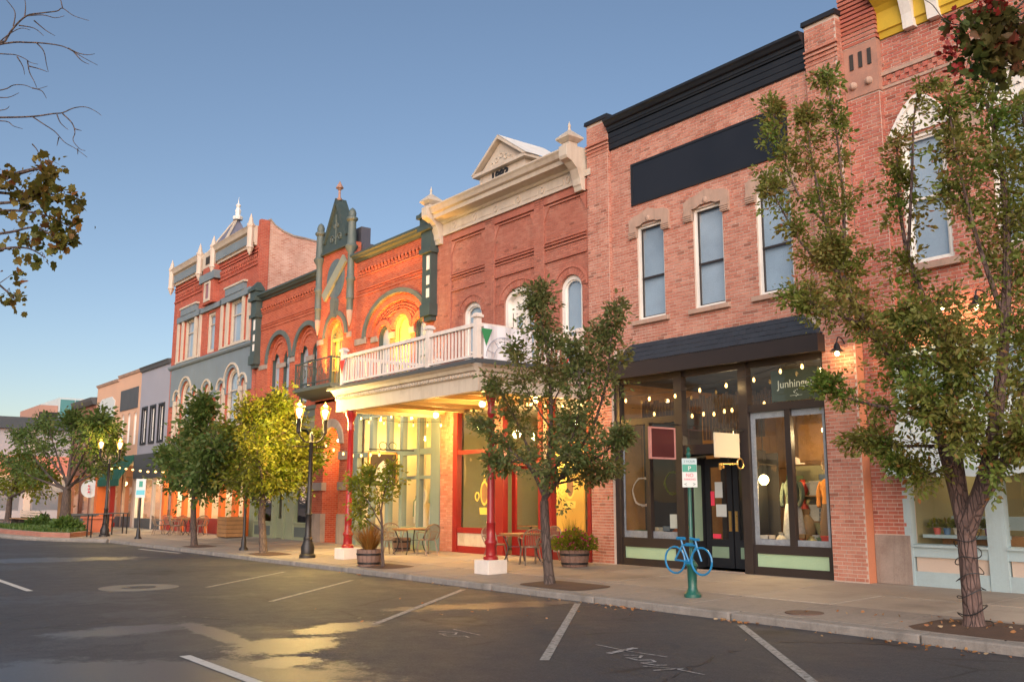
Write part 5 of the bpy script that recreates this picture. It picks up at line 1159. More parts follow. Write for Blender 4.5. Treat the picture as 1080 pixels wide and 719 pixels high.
Y = -3.95
tree('street_tree', 'large leafy tree with several upright limbs in front of the rose brick building', at(1028,663,Y), pa(Y,(1028,664),(1024,620),(1020,575),(1018,548)), [
    (pa(Y,(1018,552),(1003,495,.1),(985,440,.2),(955,392,.2),(915,345,.1),(888,290,0),(878,262,-.05)), .125,.03,.50,128,.38),
    (pa(Y,(880,270,-.05),(866,215,-.1),(855,160),(850,118)), .035,.006,.30,36,.1),
    (pa(Y,(888,290),(890,220,.2),(882,140,.2),(870,78,.2)), .035,.008,.30,46,.1),
    (pa(Y,(872,235,-.1),(842,205,-.2),(822,150,-.2),(813,108,-.2)), .025,.006,.26,34,.2),
    (pa(Y,(888,290),(850,262,-.3),(825,222,-.4),(804,180,-.4)), .03,.006,.26,34,.2),
    (pa(Y,(1019,555),(1008,470,.3),(1000,400,.6),(980,330,.6),(958,270,.5),(948,210,.5),(946,150,.4)), .095,.01,.34,56,.28),
    (pa(Y,(958,270,.5),(962,180,.4),(966,110,.4),(985,90,.4)), .03,.006,.24,14,.2),
    (pa(Y,(1019,560),(1040,500,-.1),(1052,430,-.3),(1060,340,-.3),(1062,240,-.2),(1052,150,-.1),(1035,95,0)), .135,.012,.60,132,.26),
    (pa(Y,(1030,535),(1062,480,.3),(1085,400,.4),(1100,310,.4),(1098,210,.3),(1075,110,.2)), .09,.012,.62,104,.12),
    (pa(Y,(1060,340,-.3),(1030,250,-.6),(1010,170,-.7),(1000,110,-.7)), .04,.008,.36,46,.3),
    (pa(Y,(985,440,.2),(935,430,0),(895,420,-.2),(880,408,-.3),(868,404,-.3)), .035,.006,.28,34,.15),
    (pa(Y,(915,345,.1),(880,330,-.4),(850,318,-.5),(832,316,-.5)), .03,.006,.32,36,.1),
    (pa(Y,(1000,470),(960,470,-.3),(925,470,-.4),(905,462,-.5)), .03,.006,.34,36,.2),
    (pa(Y,(1006,490),(975,500,-.3),(945,490,-.5)), .025,.006,.26,24,.25),
    (pa(Y,(1045,490),(1030,470,-.6),(1000,440,-.9),(975,420,-1.0)), .03,.006,.48,80,.1),
    (pa(Y,(1052,430,-.3),(1030,400,-.7),(1000,360,-1.0),(950,330,-1.0)), .03,.006,.50,92,.1),
    (pa(Y,(1060,480),(1075,470,-.4),(1090,455,-.6)), .03,.006,.4,40,.0),
    ], LM_pear, .061, 50, .105, 'street trees along the kerb', bark2, tr=(.13,.115), twig_r=.005)
Y = -4.2
tree('street_tree', 'slim olive tree with a narrow pointed crown in front of the red shop', at(580,617,Y), pa(Y,(580,618),(577,585),(575,555),(574,528)), [
    (pa(Y,(574,528),(580,470),(581,420),(577,370),(569,330),(566,308)), .07,.006,.52,92,.15),
    (pa(Y,(574,525),(560,495),(535,472),(516,455),(504,440)), .04,.006,.30,32,.25),
    (pa(Y,(576,515),(556,470,.3),(538,430,.4),(520,400,.4)), .04,.006,.40,36,.25),
    (pa(Y,(575,525),(600,490),(625,450),(640,400),(645,355),(652,322)), .05,.005,.42,64,.2),
    (pa(Y,(590,505),(625,485,-.2),(644,472,-.3),(656,458,-.3)), .035,.005,.28,30,.2),
    (pa(Y,(577,505),(600,470,-.4),(612,420,-.5),(606,360,-.5)), .035,.005,.46,46,.2),
    (pa(Y,(576,510),(550,485,-.4),(532,490,-.5),(514,484,-.6)), .03,.005,.28,22,.25),
    (pa(Y,(578,512),(610,505,.4),(634,500,.4),(648,494,.4)), .03,.005,.28,26,.2),
    (pa(Y,(580,450),(560,420,-.3),(548,385,-.4),(540,362,-.4)), .02,.004,.34,26,.2),
    (pa(Y,(580,430),(600,395,.3),(622,370,.4),(630,345,.4)), .02,.004,.34,26,.2),
    (pa(Y,(577,500),(585,495,-.6),(600,480,-.9)), .03,.005,.45,34,.2),
    ], LM_mid, .073, 43, .13, 'street trees along the kerb', tr=(.105,.085), twig_r=.005)
tree('street_tree', 'rounded yellow-green tree lit by the twin lantern', at(278,584,Y), pa(Y,(278,585),(277,565),(276,545),(277,534)), [
    (pa(Y,(277,534),(280,505),(285,475),(286,445),(292,424)), .07,.01,.80,130,.12),
    (pa(Y,(277,534),(262,512),(250,485),(242,455)), .05,.008,.7,105,.18),
    (pa(Y,(277,530),(296,512,.4),(308,495,.9),(318,470,1.1)), .05,.008,.65,95,.18),
    (pa(Y,(278,525),(285,495,.9),(296,462,1.4),(304,436,1.5)), .045,.008,.8,105,.12),
    (pa(Y,(278,525),(275,495,-.6),(268,462,-.8),(264,432,-.8)), .045,.008,.7,95,.12),
    (pa(Y,(280,520),(306,505,1.0),(326,488,1.7),(338,462,1.9)), .04,.008,.6,80,.2),
    (pa(Y,(276,528),(250,518,.5),(238,500,.7),(234,480,.7)), .04,.008,.5,40,.2),
    ], LM_yel, .105, 36, .19, 'street trees along the kerb', tr=(.13,.10), twig_r=.007)
tree('street_tree', 'dark green tree furthest of the three before the tall brick building', at(205,576,Y), pa(Y,(205,577),(204,555),(204,538),(204,526)), [
    (pa(Y,(204,526),(206,495),(210,465),(213,440),(214,426)), .07,.01,.75,140,.08),
    (pa(Y,(204,526),(193,505),(184,490),(178,478)), .05,.008,.7,90,.1),
    (pa(Y,(204,524),(220,505),(232,492),(240,475)), .05,.008,.7,90,.1),
    (pa(Y,(204,520),(200,490,.8),(195,460,1.0)), .04,.008,.7,70,.1),
    (pa(Y,(204,520),(215,495,-.8),(226,465,-1.0)), .04,.008,.7,70,.1),
    ], LM_dark, .14, 28, .2, 'street trees along the kerb', tr=(.12,.09), twig_r=.007)
tree('sapling', 'thin sapling with sparse yellow leaves beside the barrel of grass', at(404,597,Y), pa(-4.35,(404,597),(403,575),(403,555),(402,540)), [
    (pa(-4.35,(402,540),(405,520),(410,505),(412,494)), .022,.005,.30,32,.1),
    (pa(-4.35,(403,555),(392,535),(380,518),(372,505)), .02,.005,.34,44,.2),
    (pa(-4.35,(403,560),(388,548),(378,538),(373,528)), .016,.004,.28,26,.2),
    (pa(-4.35,(402,545),(398,520,.3),(394,505,.3),(390,497,.3)), .018,.004,.32,34,.15),
    ], LM_yel, .085, 17, .10, None, tr=(.04,.03), twig_r=.004)
Yb = -3.65
tree('plaza_tree', 'broad spreading tree on the grassy corner at the left', at(68,556,Yb), pa(Yb,(68,557),(69,540),(70,526),(71,516)), [
    (pa(Yb,(71,516),(74,490),(78,455),(77,448),(77,438)), .14,.012,.85,56,.25),
    (pa(Yb,(71,518),(50,500),(30,474),(14,456)), .11,.01,.7,42,.3),
    (pa(Yb,(71,516),(92,495),(108,475),(118,452)), .10,.01,.7,42,.3),
    (pa(Yb,(71,512),(60,480,1.2),(50,450,1.5),(44,448,1.5)), .09,.01,.8,42,.25),
    (pa(Yb,(71,512),(88,480,-1.0),(100,448,-1.2),(104,446,-1.2)), .09,.01,.75,40,.25),
    (pa(Yb,(71,516),(40,505,-1),(20,495,-1.3),(2,482,-1.3)), .08,.01,.55,26,.3),
    (pa(Yb,(73,512),(98,500,1),(116,490,1.3),(126,476,1.3)), .08,.01,.55,26,.3),
    (pa(Yb,(72,505),(82,475,.5),(96,455,.6),(112,454,.6)), .06,.01,.6,26,.3),
    (pa(Yb,(70,505),(50,480,.5),(34,458,.6),(26,458,.6)), .06,.01,.6,26,.3),
    ], LM_dark, .17, 30, .26, None, tr=(.30,.20), twig_r=.012)
tree('plaza_tree', 'lower bright green tree at the left edge beyond the bench', at(8,548,-3), pa(-3,(8,549),(9,540),(10,530),(11,524)), [
    (pa(-3,(11,524),(15,510),(20,495),(22,482)), .15,.015,1.2,50,.1), (pa(-3,(11,524),(30,515),(42,508),(50,500)), .12,.012,1.0,44,.15), (pa(-3,(11,524),(-5,512),(-18,500)), .12,.012,1.0,34,.15), (pa(-3,(11,522),(25,505,1),(36,492,1.5)), .1,.012,1.0,34,.15)
    ], LM_yel, .2, 26, .35, None, tr=(.22,.16), twig_r=.014)

def ad(px, py, depth):
    d = FW * FPX + RIGHT*(px-540) + UP*(359.5-py); return tuple(CAM + d*(depth/FPX))
def ap_(dep, *pts): return [ad(p[0], p[1], dep + (p[2] if len(p) > 2 else 0)) for p in pts]
# overhanging maple, left: trunk stands just outside the frame
g0 = Vector(ad(-420, 700, 10.5)); g0.z = -.15
mt = [(g0.x, g0.y, -.2), (g0.x+.05, g0.y+.1, 1.5), (g0.x+.2, g0.y, 3.2), ad(-330, 330, 10.6), ad(-280, 200, 10.7)]
lb = [(ap_(10.7,(-330,330),(-220,250,.2),(-110,215,.3),(-20,195,.2),(30,180,.1),(60,176)), .09,.008,.3,6,.75)]
for pts, nc in (([(-30,200),(20,205),(55,205),(88,212)],15), ([(-30,225),(15,222),(50,228),(75,240)],14), ([(-30,250),(10,245),(40,240),(62,258)],11), ([(-30,270),(5,262),(30,262),(48,272)],6), ([(-40,290),(-10,295),(8,308),(14,315)],6), ([(-30,180),(-5,182),(8,190)],5), ([(-20,215),(20,212),(40,198),(45,190)],7)):
    lb.append((ap_(10.7,*pts), .022,.005,.17,int(nc*1.2),.3))
bare = [[(-330,330,0),(-200,180,0),(-90,90,0),(-20,52,0),(5,44,0)], [(5,44),(14,30),(28,17),(44,14),(60,12),(66,9),(78,17),(94,22)], [(28,17),(45,16),(58,19),(68,17)], [(66,9),(64,0),(62,-6)], [(26,18),(27,6),(25,-6)], [(14,28),(16,14),(10,4),(2,-5)],
    [(-60,60),(5,46),(30,45),(48,46),(66,49),(78,55),(88,61),(103,69)], [(72,51),(82,56),(92,58),(100,57)], [(78,55),(86,64),(94,68)], [(38,45),(46,54),(49,68),(51,76)], [(20,27),(36,30),(46,38)], [(36,22),(48,32),(58,38)], [(0,44),(10,36),(22,30),(32,32)],
    [(-40,54),(2,57),(16,58),(26,62),(32,66),(40,68)], [(29,64),(31,76),(36,86),(39,93)], [(31,70),(42,73),(50,76)], [(18,60),(24,70),(26,79)],
    [(-40,100),(2,95),(14,90),(26,90),(38,94),(50,91)], [(34,93),(44,96),(49,104)], [(-10,102),(8,103),(20,98)],
    [(-60,124),(0,124),(34,123),(56,120),(66,119),(78,114),(90,113),(100,117),(107,122)], [(34,123),(46,131),(58,139),(68,150),(80,157),(92,166)], [(66,120),(76,130),(79,140),(77,148),(84,157),(90,159)], [(60,121),(64,130),(72,137)], [(-20,128),(6,128),(14,133),(24,136)], [(79,136),(86,138)], [(62,145),(60,154)], [(82,157),(82,163)], [(34,152),(40,160),(44,175)], [(50,160),(52,172)], [(-20,118),(4,116),(10,112)]]
for b in bare: lb.append((ap_(10.7,*b), .013 if len(b) > 6 else .008, .0025, .1, 0, .5))
lb[8] = (lb[8][0], .07, .012, .1, 0, .5)
tree('maple_tree', 'maple at the left edge reaching bare twigs and turning leaves into the sky', g0, mt, lb, LM_map, .10, 9, .085, 'maples overhanging the street', tr=(.22,.12), maple=True, twig_r=.004)
# overhanging maple, right
g1 = Vector(ad(1560, 700, 10.5)); g1.z = -.1
mt = [(g1.x, g1.y, -.25), (g1.x, g1.y, 2), ad(1480,150,10.2), ad(1400,-80,10)]
lb = [(ap_(9.6,(1480,150),(1300,20),(1180,-20),(1110,-25),(1060,-15)), .07,.015,.3,0,.5)]
for pts, nc in (([(1120,-25),(1085,10),(1060,22),(1040,20)],10), ([(1110,-20),(1075,30),(1052,42),(1035,50)],11), ([(1130,0),(1090,50),(1070,60),(1050,70)],9), ([(1100,-20),(1060,20),(1030,28),(1010,28)],7), ([(1060,20),(1040,45),(1022,68)],8), ([(1075,30),(1078,55),(1076,75)],5)):
    lb.append((ap_(9.6,*pts), .015,.004,.16,nc,.3))
for b in ([(1060,-15),(1042,0),(1040,22)], [(1030,28),(1000,24),(984,6),(975,0)], [(1038,20),(1012,32),(995,42)], [(1025,10),(1012,15),(998,18),(990,26)]): lb.append((ap_(9.6,*b), .008,.003,.1,0,.5))
T2 = tree('maple_tree', 'maple at the upper right corner reaching green leaves and red clusters into view', g1, mt, lb, LM_map2, .13, 11, .10, 'maples overhanging the street', tr=(.22,.12), maple=True, twig_r=.004)
P = []; 
for (x, y, k, s) in ((1002,52,34,.06), (1004,20,10,.04), (1042,4,40,.08), (1010,78,26,.055), (1052,-2,20,.08)):
    c = Vector(ad(x, y, 9.5))
    for _ in range(k): P.append(tuple(c + Vector((random.gauss(0,s), random.gauss(0,s), random.gauss(0,s)))))
P = np.array(P); leaf_mesh('red_leaves', LM_red, T2, P, RNG.normal(size=P.shape), .075*RNG.uniform(.6,1.2,len(P)), True, kind='stuff')
# ------------------------------------------------------------------ street lamps
def lantern_post(x, y, label, watts, zt=3.2):
    z0 = side_z(y); T = thing('street_lamp', label, 'street lamp', (x, y, z0), 'twin lantern street lamps')
    MB().lathe(x, y, [(.24,z0-.05),(.24,z0+.08),(.19,z0+.12),(.20,z0+.3),(.15,z0+.42),(.13,z0+.5),(.14,z0+.55),(.10,z0+.62),(.085,z0+1.2),(.11,z0+1.24),(.075,z0+1.3),(.06,zt),(.09,zt+.04),(.06,zt+.1),(.08,zt+.2),(.02,zt+.34)], 14).build('post', M['metal'], T, smooth=True)
    MB().tube([(x,y-.62,zt-.1),(x,y+.62,zt-.1)], .018, 6).build('banner_arm', M['metal'], T)
    for s in (-1, 1):
        cy = y + s*.42
        MB().tube(smooth_path([(x,y,zt+.08),(x,y+s*.14,zt+.03),(x,y+s*.3,zt+.12),(x,cy,zt+.3)]), .028, 6).build('arm', M['metal'], T, smooth=True)
        L = MB().lathe(x, cy, [(.03,zt+.28),(.07,zt+.32),(.075,zt+.66),(.09,zt+.68),(.09,zt+.72)], 10).build('lantern', M['metal'], T, smooth=True)
        g = MB()
        for k in range(8):
            a = 2*math.pi*k/8; g.tube([(x+.09*math.cos(a),cy+.09*math.sin(a),zt+.72),(x+.17*math.cos(a),cy+.17*math.sin(a),zt+1.06)], .009, 4)
        g.lathe(x, cy, [(.17,zt+1.05),(.19,zt+1.07),(.16,zt+1.10),(.05,zt+1.17),(.02,zt+1.24)], 10); g.build('lantern_cage', M['brass'], L)
        MB().lathe(x, cy, [(.03,zt+.73),(.06,zt+.8),(.10,zt+.98),(.06,zt+1.03)], 10).build('lantern_glow', M['lantern'], L, smooth=True)
        lamp(L, (x, cy, zt+1.36), watts*.12, (1,.66,.18), .12); lamp(L, (x-.05, cy, zt+.60), watts*.75, (1,.66,.18), .16)
    return T
lantern_post(-25.65, -4.02, 'black twin-lantern street lamp beside the yellow tree', 800)
lantern_post(at(117,466,-4.1).x, -4.1, 'distant twin-lantern street lamp by the plaza tree', 220)

# ------------------------------------------------------------------ string lights
def string(pts, label, group='string lights', r=.029, watts=0, drop=.10, name='string_light'):
    T = thing(name, label, 'string light', pts[0], group); w = MB(); top = [(p[0], p[1], p[2]+drop) for p in pts]
    w.tube(smooth_path(top, 3), .008, 4)
    for p in pts: w.tube([(p[0],p[1],p[2]+drop),(p[0],p[1],p[2]+.03)], .014, 5)
    w.build('cable', M['wire'], T)
    for i, p in enumerate(pts):
        b = MB().lathe(p[0], p[1], [(.012,p[2]+.04),(r*.7,p[2]+.02),(r,p[2]-.015),(r*.7,p[2]-.05),(.004,p[2]-.062)], 8).build('bulb', M['bulb'], T, smooth=True)
        if watts and i % 3 == 1: lamp(b, (p[0], p[1]-.06, p[2]-.02), watts, (1,.66,.28), .05)
    return T
string([tuple(at(a,b,-.3)) for a,b in ((372,441),(381,441),(391,441),(402,440),(413,439),(424,437),(435,435),(448,431),(461,427))], 'warm bulb string along the top of the teal shop window', watts=7)
string([tuple(at(a,b,-.45)) for a,b in ((389,445),(405,446),(421,448),(436,448),(451,448),(465,448))], 'lower warm bulb string crossing the teal shop window')
string([tuple(at(a,b,-.3)) for a,b in ((474,429),(487,426),(500,424),(516,422),(536,423),(556,426),(575,427),(594,428),(613,427))], 'warm bulb string above the red shop front', watts=9)
string([tuple(at(a,b,-.12)) for a,b in ((660,422),(685,420),(712,417),(738,411),(766,406),(795,400),(823,391),(846,386))], 'warm bulb string hung across the brown shop transoms', watts=4)
string([tuple(at(a,b,.6)) for a,b in ((651,432),(665,434),(690,436),(720,437),(730,438),(742,436),(753,436),(764,433),(772,432),(790,428),(806,425),(821,419),(837,414),(854,407))], 'second row of bulbs modelled just inside the brown shop transoms', r=.03)  # second bulb row modelled behind the transom glass
string([tuple(at(a,b,-1.5)) for a,b in ((112,494),(118,494),(126,493),(133,494),(140,495),(148,496),(156,497),(164,497),(172,497),(178,497),(186,496))], 'distant bulb string between the plaza tree and the tall brick building', r=.07)
string([tuple(at(a,b,-2.2)) for a,b in ((344,470),(352,474),(362,478),(372,480),(381,480),(391,479),(400,479))], 'bulb string beside the far red column', r=.035)

# porch lamps and wall lamps
def porch_lamp(p, label, watts, r=.09):
    T = thing('porch_lamp', label, 'lamp', (p[0],p[1],p[2]), 'lamps under the balcony'); MB().lathe(p[0],p[1],[(.10,p[2]+.16),(.10,p[2]+.12),(.05,p[2]+.1),(.05,p[2]+.06)],10).build('fitting', M['brass'], T)
    g = MB().ball(p, r, 8).build('globe', M['whiteglow'], T, smooth=True); lamp(g, (p[0],p[1],p[2]-r-.25), watts*.48, (1,.52,.12), .08); return T
porch_lamp((at(460,420,-.75).x,-.75,4.10), 'round lit lamp under the balcony ceiling over the teal shop', 330)
porch_lamp((-20.4,-1.6,4.10), 'lit lamp under the balcony ceiling behind the slim tree', 220)
porch_lamp((-18.6,-1.2,4.10), 'lit lamp under the balcony ceiling near the brick pier', 150)
def gooseneck(x, y, z, wall_y, label, watts):
    T = thing('wall_lamp', label, 'lamp', (x, wall_y, z+.3), 'gooseneck wall lamps')
    MB().tube(smooth_path([(x,wall_y,z+.22),(x,wall_y-.1,z+.32),(x,y+.05,z+.32),(x,y,z+.2)]), .014, 6).build('arm', M['metal'], T)
    MB().lathe(x,y,[(.02,z+.22),(.05,z+.18),(.07,z+.1),(.14,z+.05),(.14,z+.04),(.06,z+.09)],12).build('shade', M['metal'], T, smooth=True)
    b = MB().ball((x,y,z), .05, 8).build('bulb', M['whiteglow'], T, smooth=True); lamp(b, (x,y,z-.09), watts, (1,.60,.22), .05)
gooseneck(-8.38,-.05,5.0,.38,'lit gooseneck lamp below the arched window of the rose brick building',12)
gooseneck(-7.75,-.05,4.9,.38,'lit gooseneck lamp furthest right among the leaves',10)
gooseneck(-10.42,-.28,4.38,.0,'lit gooseneck lamp on the brick pier right of the black hood',9)
gooseneck(-9.0,-.05,4.75,.38,'lit gooseneck lamp half hidden by leaves nearest the pilaster',12)
# uplights on the green-trimmed building
for (x, y, z, lab, w, tx, tz) in ((-27.6,-.55,5.35,'small uplight on the ledge under the broad arch',110,-27.5,8.2), (-32.6,-.85,5.8,'small uplight on the green balcony by the arched door',55,-31.8,8.2)):
    T = thing('uplight', lab, 'lamp', (x,y,z), 'facade uplights'); MB().lathe(x,y,[(.07,z-.1),(.07,z+.02),(.05,z+.03)],10).build('housing', M['metal'], T)
    g = MB().lathe(x,y,[(.045,z+.031),(.045,z+.036)],10).build('lens', M['whiteglow'], T)
    l = bpy.data.lights.new('lamp_light','SPOT'); l.energy = w*8; l.color = (1,.42,.07); l.spot_size = R(85); l.spot_blend = .8; l.shadow_soft_size = .05
    o = bpy.data.objects.new('lamp_light', l); COL.objects.link(o); o.parent = g; o.location = Vector((x,y,z+.08)) - wloc(g); o.rotation_euler = (Vector((tx,.1,tz)) - Vector((x,y,z))).to_track_quat('-Z','Y').to_euler()

# shop interior ceiling lamps
def pendant(x, y, z, label, watts, col=(1,.74,.42), r=.12, top=4.2, name='pendant_lamp'):
    T = thing(name, label, 'lamp', (x,y,z), 'lit lamps inside the shops'); MB().tube([(x,y,top),(x,y,z+r)], .01, 4).build('cord', M['wire'], T)
    g = MB().ball((x,y,z), r, 8).build('globe', M['whiteglow'], T, smooth=True); lamp(g, (x,y,z-r-.05), watts*1.2, col, .1); return T
pendant(-12.76,.33,1.98,'bright round lamp in the right window of the brown shop',50,(1,.66,.28),.11,3.4)
pendant(-11.5,.75,3.0,'added small lamp brightening the wares in the right window',34,(1,.7,.34),top=3.4,r=.05); pendant(-12.6,3.4,2.9,'small ceiling lamp deep in the brown shop',75,top=4.4,r=.08); pendant(-15.7,3.0,3.3,'ceiling lamp deep in the left part of the brown shop',10,top=4.4,r=.06)  # the lamp over the wares is added to brighten the display
pendant(at(494,472,1.4).x,1.4,at(494,472,1.4).z,'bare bulb behind the tall left window of the red shop',75,top=4.2,r=.06)
pendant(-20.9,1.0,2.9,'lamp lighting the yellow wall inside the red shop door',110,(1,.78,.36),r=.08)
pendant(-18.7,2.2,3.2,'lamp in the right window of the red shop',75,r=.08)
for i, x in enumerate((-29.6,-28.2,-26.6,-25.6)): pendant(x,1.6,3.7,['first','second','third','fourth'][i]+' lamp from the left inside the teal shop',62,(1,.58,.13),r=.08,top=4.5)
for i, x in enumerate((-38.5,-34.5)): pendant(x,2.0,3.6,('left' if i == 0 else 'right')+' lamp inside the sage shop',26,r=.07,top=4.6)
for i, x in enumerate((-49.5,-46.5,-43.5,-41.0)): pendant(x,1.2,2.8,['far left','inner left','inner right','far right'][i]+' lamp inside the orange shop of the tall building',110,(1,.62,.25),r=.1,top=3.9)
pendant(-54.0,1.2,2.1,'lamp inside the lilac shop',190,(1,.84,.5),r=.12,top=2.65); pendant(-57.6,1.2,2.1,'lamp inside the shop with the green awning',60,r=.1,top=3.7)
pendant(-68.5,1.5,2.6,'lamp inside the low corner shop',160,(1,.65,.3),r=.15,top=3.5); pendant(-63.5,1.5,2.6,'lamp inside the left half of the peach shop',80,(1,.7,.35),r=.12,top=3.7)
pendant(-8.6,2.6,2.7,'dim lamp inside the pale blue shop',24,r=.06)
wl_ = porch_lamp((-31.9,.12,3.75),'small lamp in the recessed doorway under the green balcony',120,.06)

# ------------------------------------------------------------------ hanging signs
def blade(name, x, y0, y1, z0, z1, label, board, frame, fwid=.04):
    T = thing(name, label, 'sign', (x, (y0+y1)/2, z0), 'hanging blade signs')
    box('board', board, T, x-.02, x+.02, y0+fwid, y1-fwid, z0+fwid, z1-fwid)
    if frame: MB().box(x-.035,x+.035,y0,y1,z0,z0+fwid).box(x-.035,x+.035,y0,y1,z1-fwid,z1).box(x-.035,x+.035,y0,y0+fwid,z0+fwid,z1-fwid).box(x-.035,x+.035,y1-fwid,y1,z0+fwid,z1-fwid).build('frame', frame, T)
    MB().box(x-.015,x+.015,y0,.07,z1+.06,z1+.09).tube([(x,y0+.1,z1),(x,y0+.1,z1+.07)],.008,4).tube([(x,y1-.1,z1),(x,y1-.1,z1+.07)],.008,4).build('bracket', M['metal'], T)
    return T
pinkish = mat('faded_pink_paint', (.48,.22,.20), .7, .2, 4, .1)
blade('hanging_sign', -14.93, -.90, -.06, 2.47, 3.20, 'dark red board sign in a pink frame left of the shop door', mat('maroon_board', (.07,.010,.010), .9, .25, 1.5, .05), pinkish)
blade('hanging_sign', -13.05, -.90, -.10, 2.44, 2.96, 'plain cream board sign right of the shop door', mat('cream_board', (.70,.60,.42), .6, .05, 1, 0), None, .0)
kx = -13.03; kT = thing('key_sign', 'brass key ornament hanging below the cream board sign', 'sign', (kx,-.5,2.3))
MB().tube([(kx,-.80,2.30),(kx,-.18,2.32)], .022, 8).box(kx-.015,kx+.015,-.80,-.74,2.18,2.30).box(kx-.015,kx+.015,-.70,-.65,2.21,2.30).tube([(kx,-.10+.10*math.cos(t*.52),2.32+.11*math.sin(t*.52)) for t in range(13)], .018, 6).build('key', M['brass'], kT, smooth=True); MB().tube([(kx,-.5,2.32),(kx,-.5,2.45)],.006,4).build('wire', M['wire'], kT)
# Junhinged sign behind the right-hand transom
js = thing('shop_sign', 'dark green board lettered Junhinged behind the upper right pane', 'sign', (-11.8,.3,3.62))
box('board', mat('chalk_green_board', (.05,.065,.045), .7, .2, 3, .05), js, -12.42,-11.20,.28,.31,3.62,4.28)
chalkw = mat('sign_chalk', (.62,.64,.52), .8, .1, 5, 0)
text('Junhinged', chalkw, js, (-11.80,.272,3.90), .235, ext=.003)
ft = MB(); 
for t in range(8): ft.ball((-11.80+.05*math.sin(t), .275, 3.70+.02*t), .012, 5)
ft.tube([(-11.95,.275,3.72),(-11.65,.275,3.72)], .006, 4); ft.build('ornament', chalkw, js)
# hive sign of the teal shop
hs = thing('hanging_sign', 'dark board sign with a pale beehive on scrolled iron bracket at the teal shop', 'sign', (at(405,490,-1.2).x,-1.2,2.1), 'hanging blade signs'); hx = hs.location.x
pz = lambda py: at(405,py,-1.2).z
MB().box(hx-.03,hx+.03,-1.75,-.75,pz(512),pz(478)).build('board', M['brown'], hs); MB().box(hx-.04,hx+.04,-1.78,-1.72,pz(512),pz(478)).box(hx-.04,hx+.04,-.78,-.72,pz(512),pz(478)).box(hx-.04,hx+.04,-1.75,-.75,pz(479),pz(476.5)).build('frame', M['brass'], hs)
MB().prism_x([(-1.58,pz(508)),(-.92,pz(508)),(-.94,pz(502)),(-1.0,pz(496)),(-1.1,pz(490)),(-1.25,pz(485.5)),(-1.4,pz(490)),(-1.5,pz(496)),(-1.56,pz(502))], hx+.03, hx+.045).build('hive', M['signwhite'], hs)
MB().tube([(hx,-.1,pz(474)),(hx,-1.75,pz(474))], .02, 6).tube([(hx,-.9+.14*math.cos(t*.5),pz(470)+.12*math.sin(t*.5)) for t in range(13)], .014, 5).tube([(hx,-1.25+.14*math.cos(t*.5),pz(470)+.12*math.sin(t*.5)) for t in range(13)], .014, 5).build('bracket', M['metal'], hs)

# ------------------------------------------------------------------ bicycle sign post
bx, byy = -11.22, -3.8; bz = side_z(byy)
T = thing('sign_post', 'dark green post with parking sign and fluted base outside the brown shop', 'sign post', (bx,byy,bz))
MB().lathe(bx,byy,[(.15,bz-.03),(.15,bz+.05),(.10,bz+.10),(.08,bz+.16),(.085,bz+.50),(.11,bz+.53),(.08,bz+.58),(.036,bz+.64),(.032,2.30),(.05,2.33),(.025,2.38),(.04,2.43),(.001,2.48)],12).build('post', M['postgreen'], T, smooth=True)
ry = R(38); uu = Vector((math.cos(ry)*.0+math.sin(HEAD), math.cos(HEAD), 0)); nn = Vector((math.cos(HEAD)*1, -math.sin(HEAD), 0))
def plate(c, w, h, off, m, name, parent):
    c = Vector(c) + nn*off; mb = MB(); q = [c - uu*w/2 - Vector((0,0,h/2)), c + uu*w/2 - Vector((0,0,h/2)), c + uu*w/2 + Vector((0,0,h/2)), c - uu*w/2 + Vector((0,0,h/2))]
    mb.add([tuple(p + nn*.002) for p in q] + [tuple(p - nn*.002) for p in q], [(0,1,2,3),(7,6,5,4),(0,4,5,1),(1,5,6,2),(2,6,7,3),(3,7,4,0)]); return mb.build(name, m, parent)
sp_ = plate((bx,byy,2.02), .26, .50, .055, M['signwhite'], 'sign_plate', T)
plate((bx,byy,2.22), .26, .10, .060, M['bluegrey'], 'sign_band', sp_); plate((bx,byy,2.10), .25, .13, .060, M['signgreen'], 'sign_band', sp_)
zr = (R(90), 0, R(90)-HEAD)
def stext(s, z, size, m): 
    c = Vector((bx,byy,z)) + nn*.0625; return text(s, m, sp_, c, size, rot=zr, ext=.001)
stext('2 HOUR', 2.20, .055, M['postgreen']); stext('P', 2.06, .11, M['signwhite']); stext('NO', 1.95, .085, M['signred']); stext('PARKING', 1.89, .05, M['signred']); stext('<    >', 1.79, .09, M['postgreen'])
bk = thing('bicycle_ornament', 'flat blue metal bicycle outline fixed to the green post', 'bicycle rack', (bx,byy,.25))
m = MB(); zc = .52; fy = byy-.09
for s in (-1, 1): m.tube([(bx+s*.30+.225*math.cos(t*.2618), fy, zc+.225*math.sin(t*.2618)) for t in range(25)], .018, 6)
for a, b in (((-.30,0),(-.12,.26)),((-.12,.26),(.20,.26)),((.30,0),(.20,.26)),((-.12,.26),(0.02,-.02)),((.02,-.02),(.20,.26)),((-.30,0),(.02,-.02)),((-.12,.26),(-.15,.36)),((.20,.26),(.17,.36))): m.tube([(bx+a[0],fy,zc+a[1]),(bx+b[0],fy,zc+b[1])], .017, 6)
m.tube([(bx-.24,fy,zc+.37),(bx-.06,fy,zc+.37)], .028, 6).tube([(bx+.06,fy,zc+.38),(bx+.17,fy,zc+.36),(bx+.26,fy,zc+.36)], .024, 6)
m.build('bicycle_outline', M['signblue'], bk, smooth=True); MB().box(bx-.05,bx+.05,fy,byy,zc-.06,zc+.02).box(bx-.05,bx+.05,fy,byy,zc+.24,zc+.30).build('clamp', M['signblue'], bk)
cw = thing('light_cable', 'dark light cable wound round the trunk of the right-hand tree', 'cable', at(1028,663,-3.95))
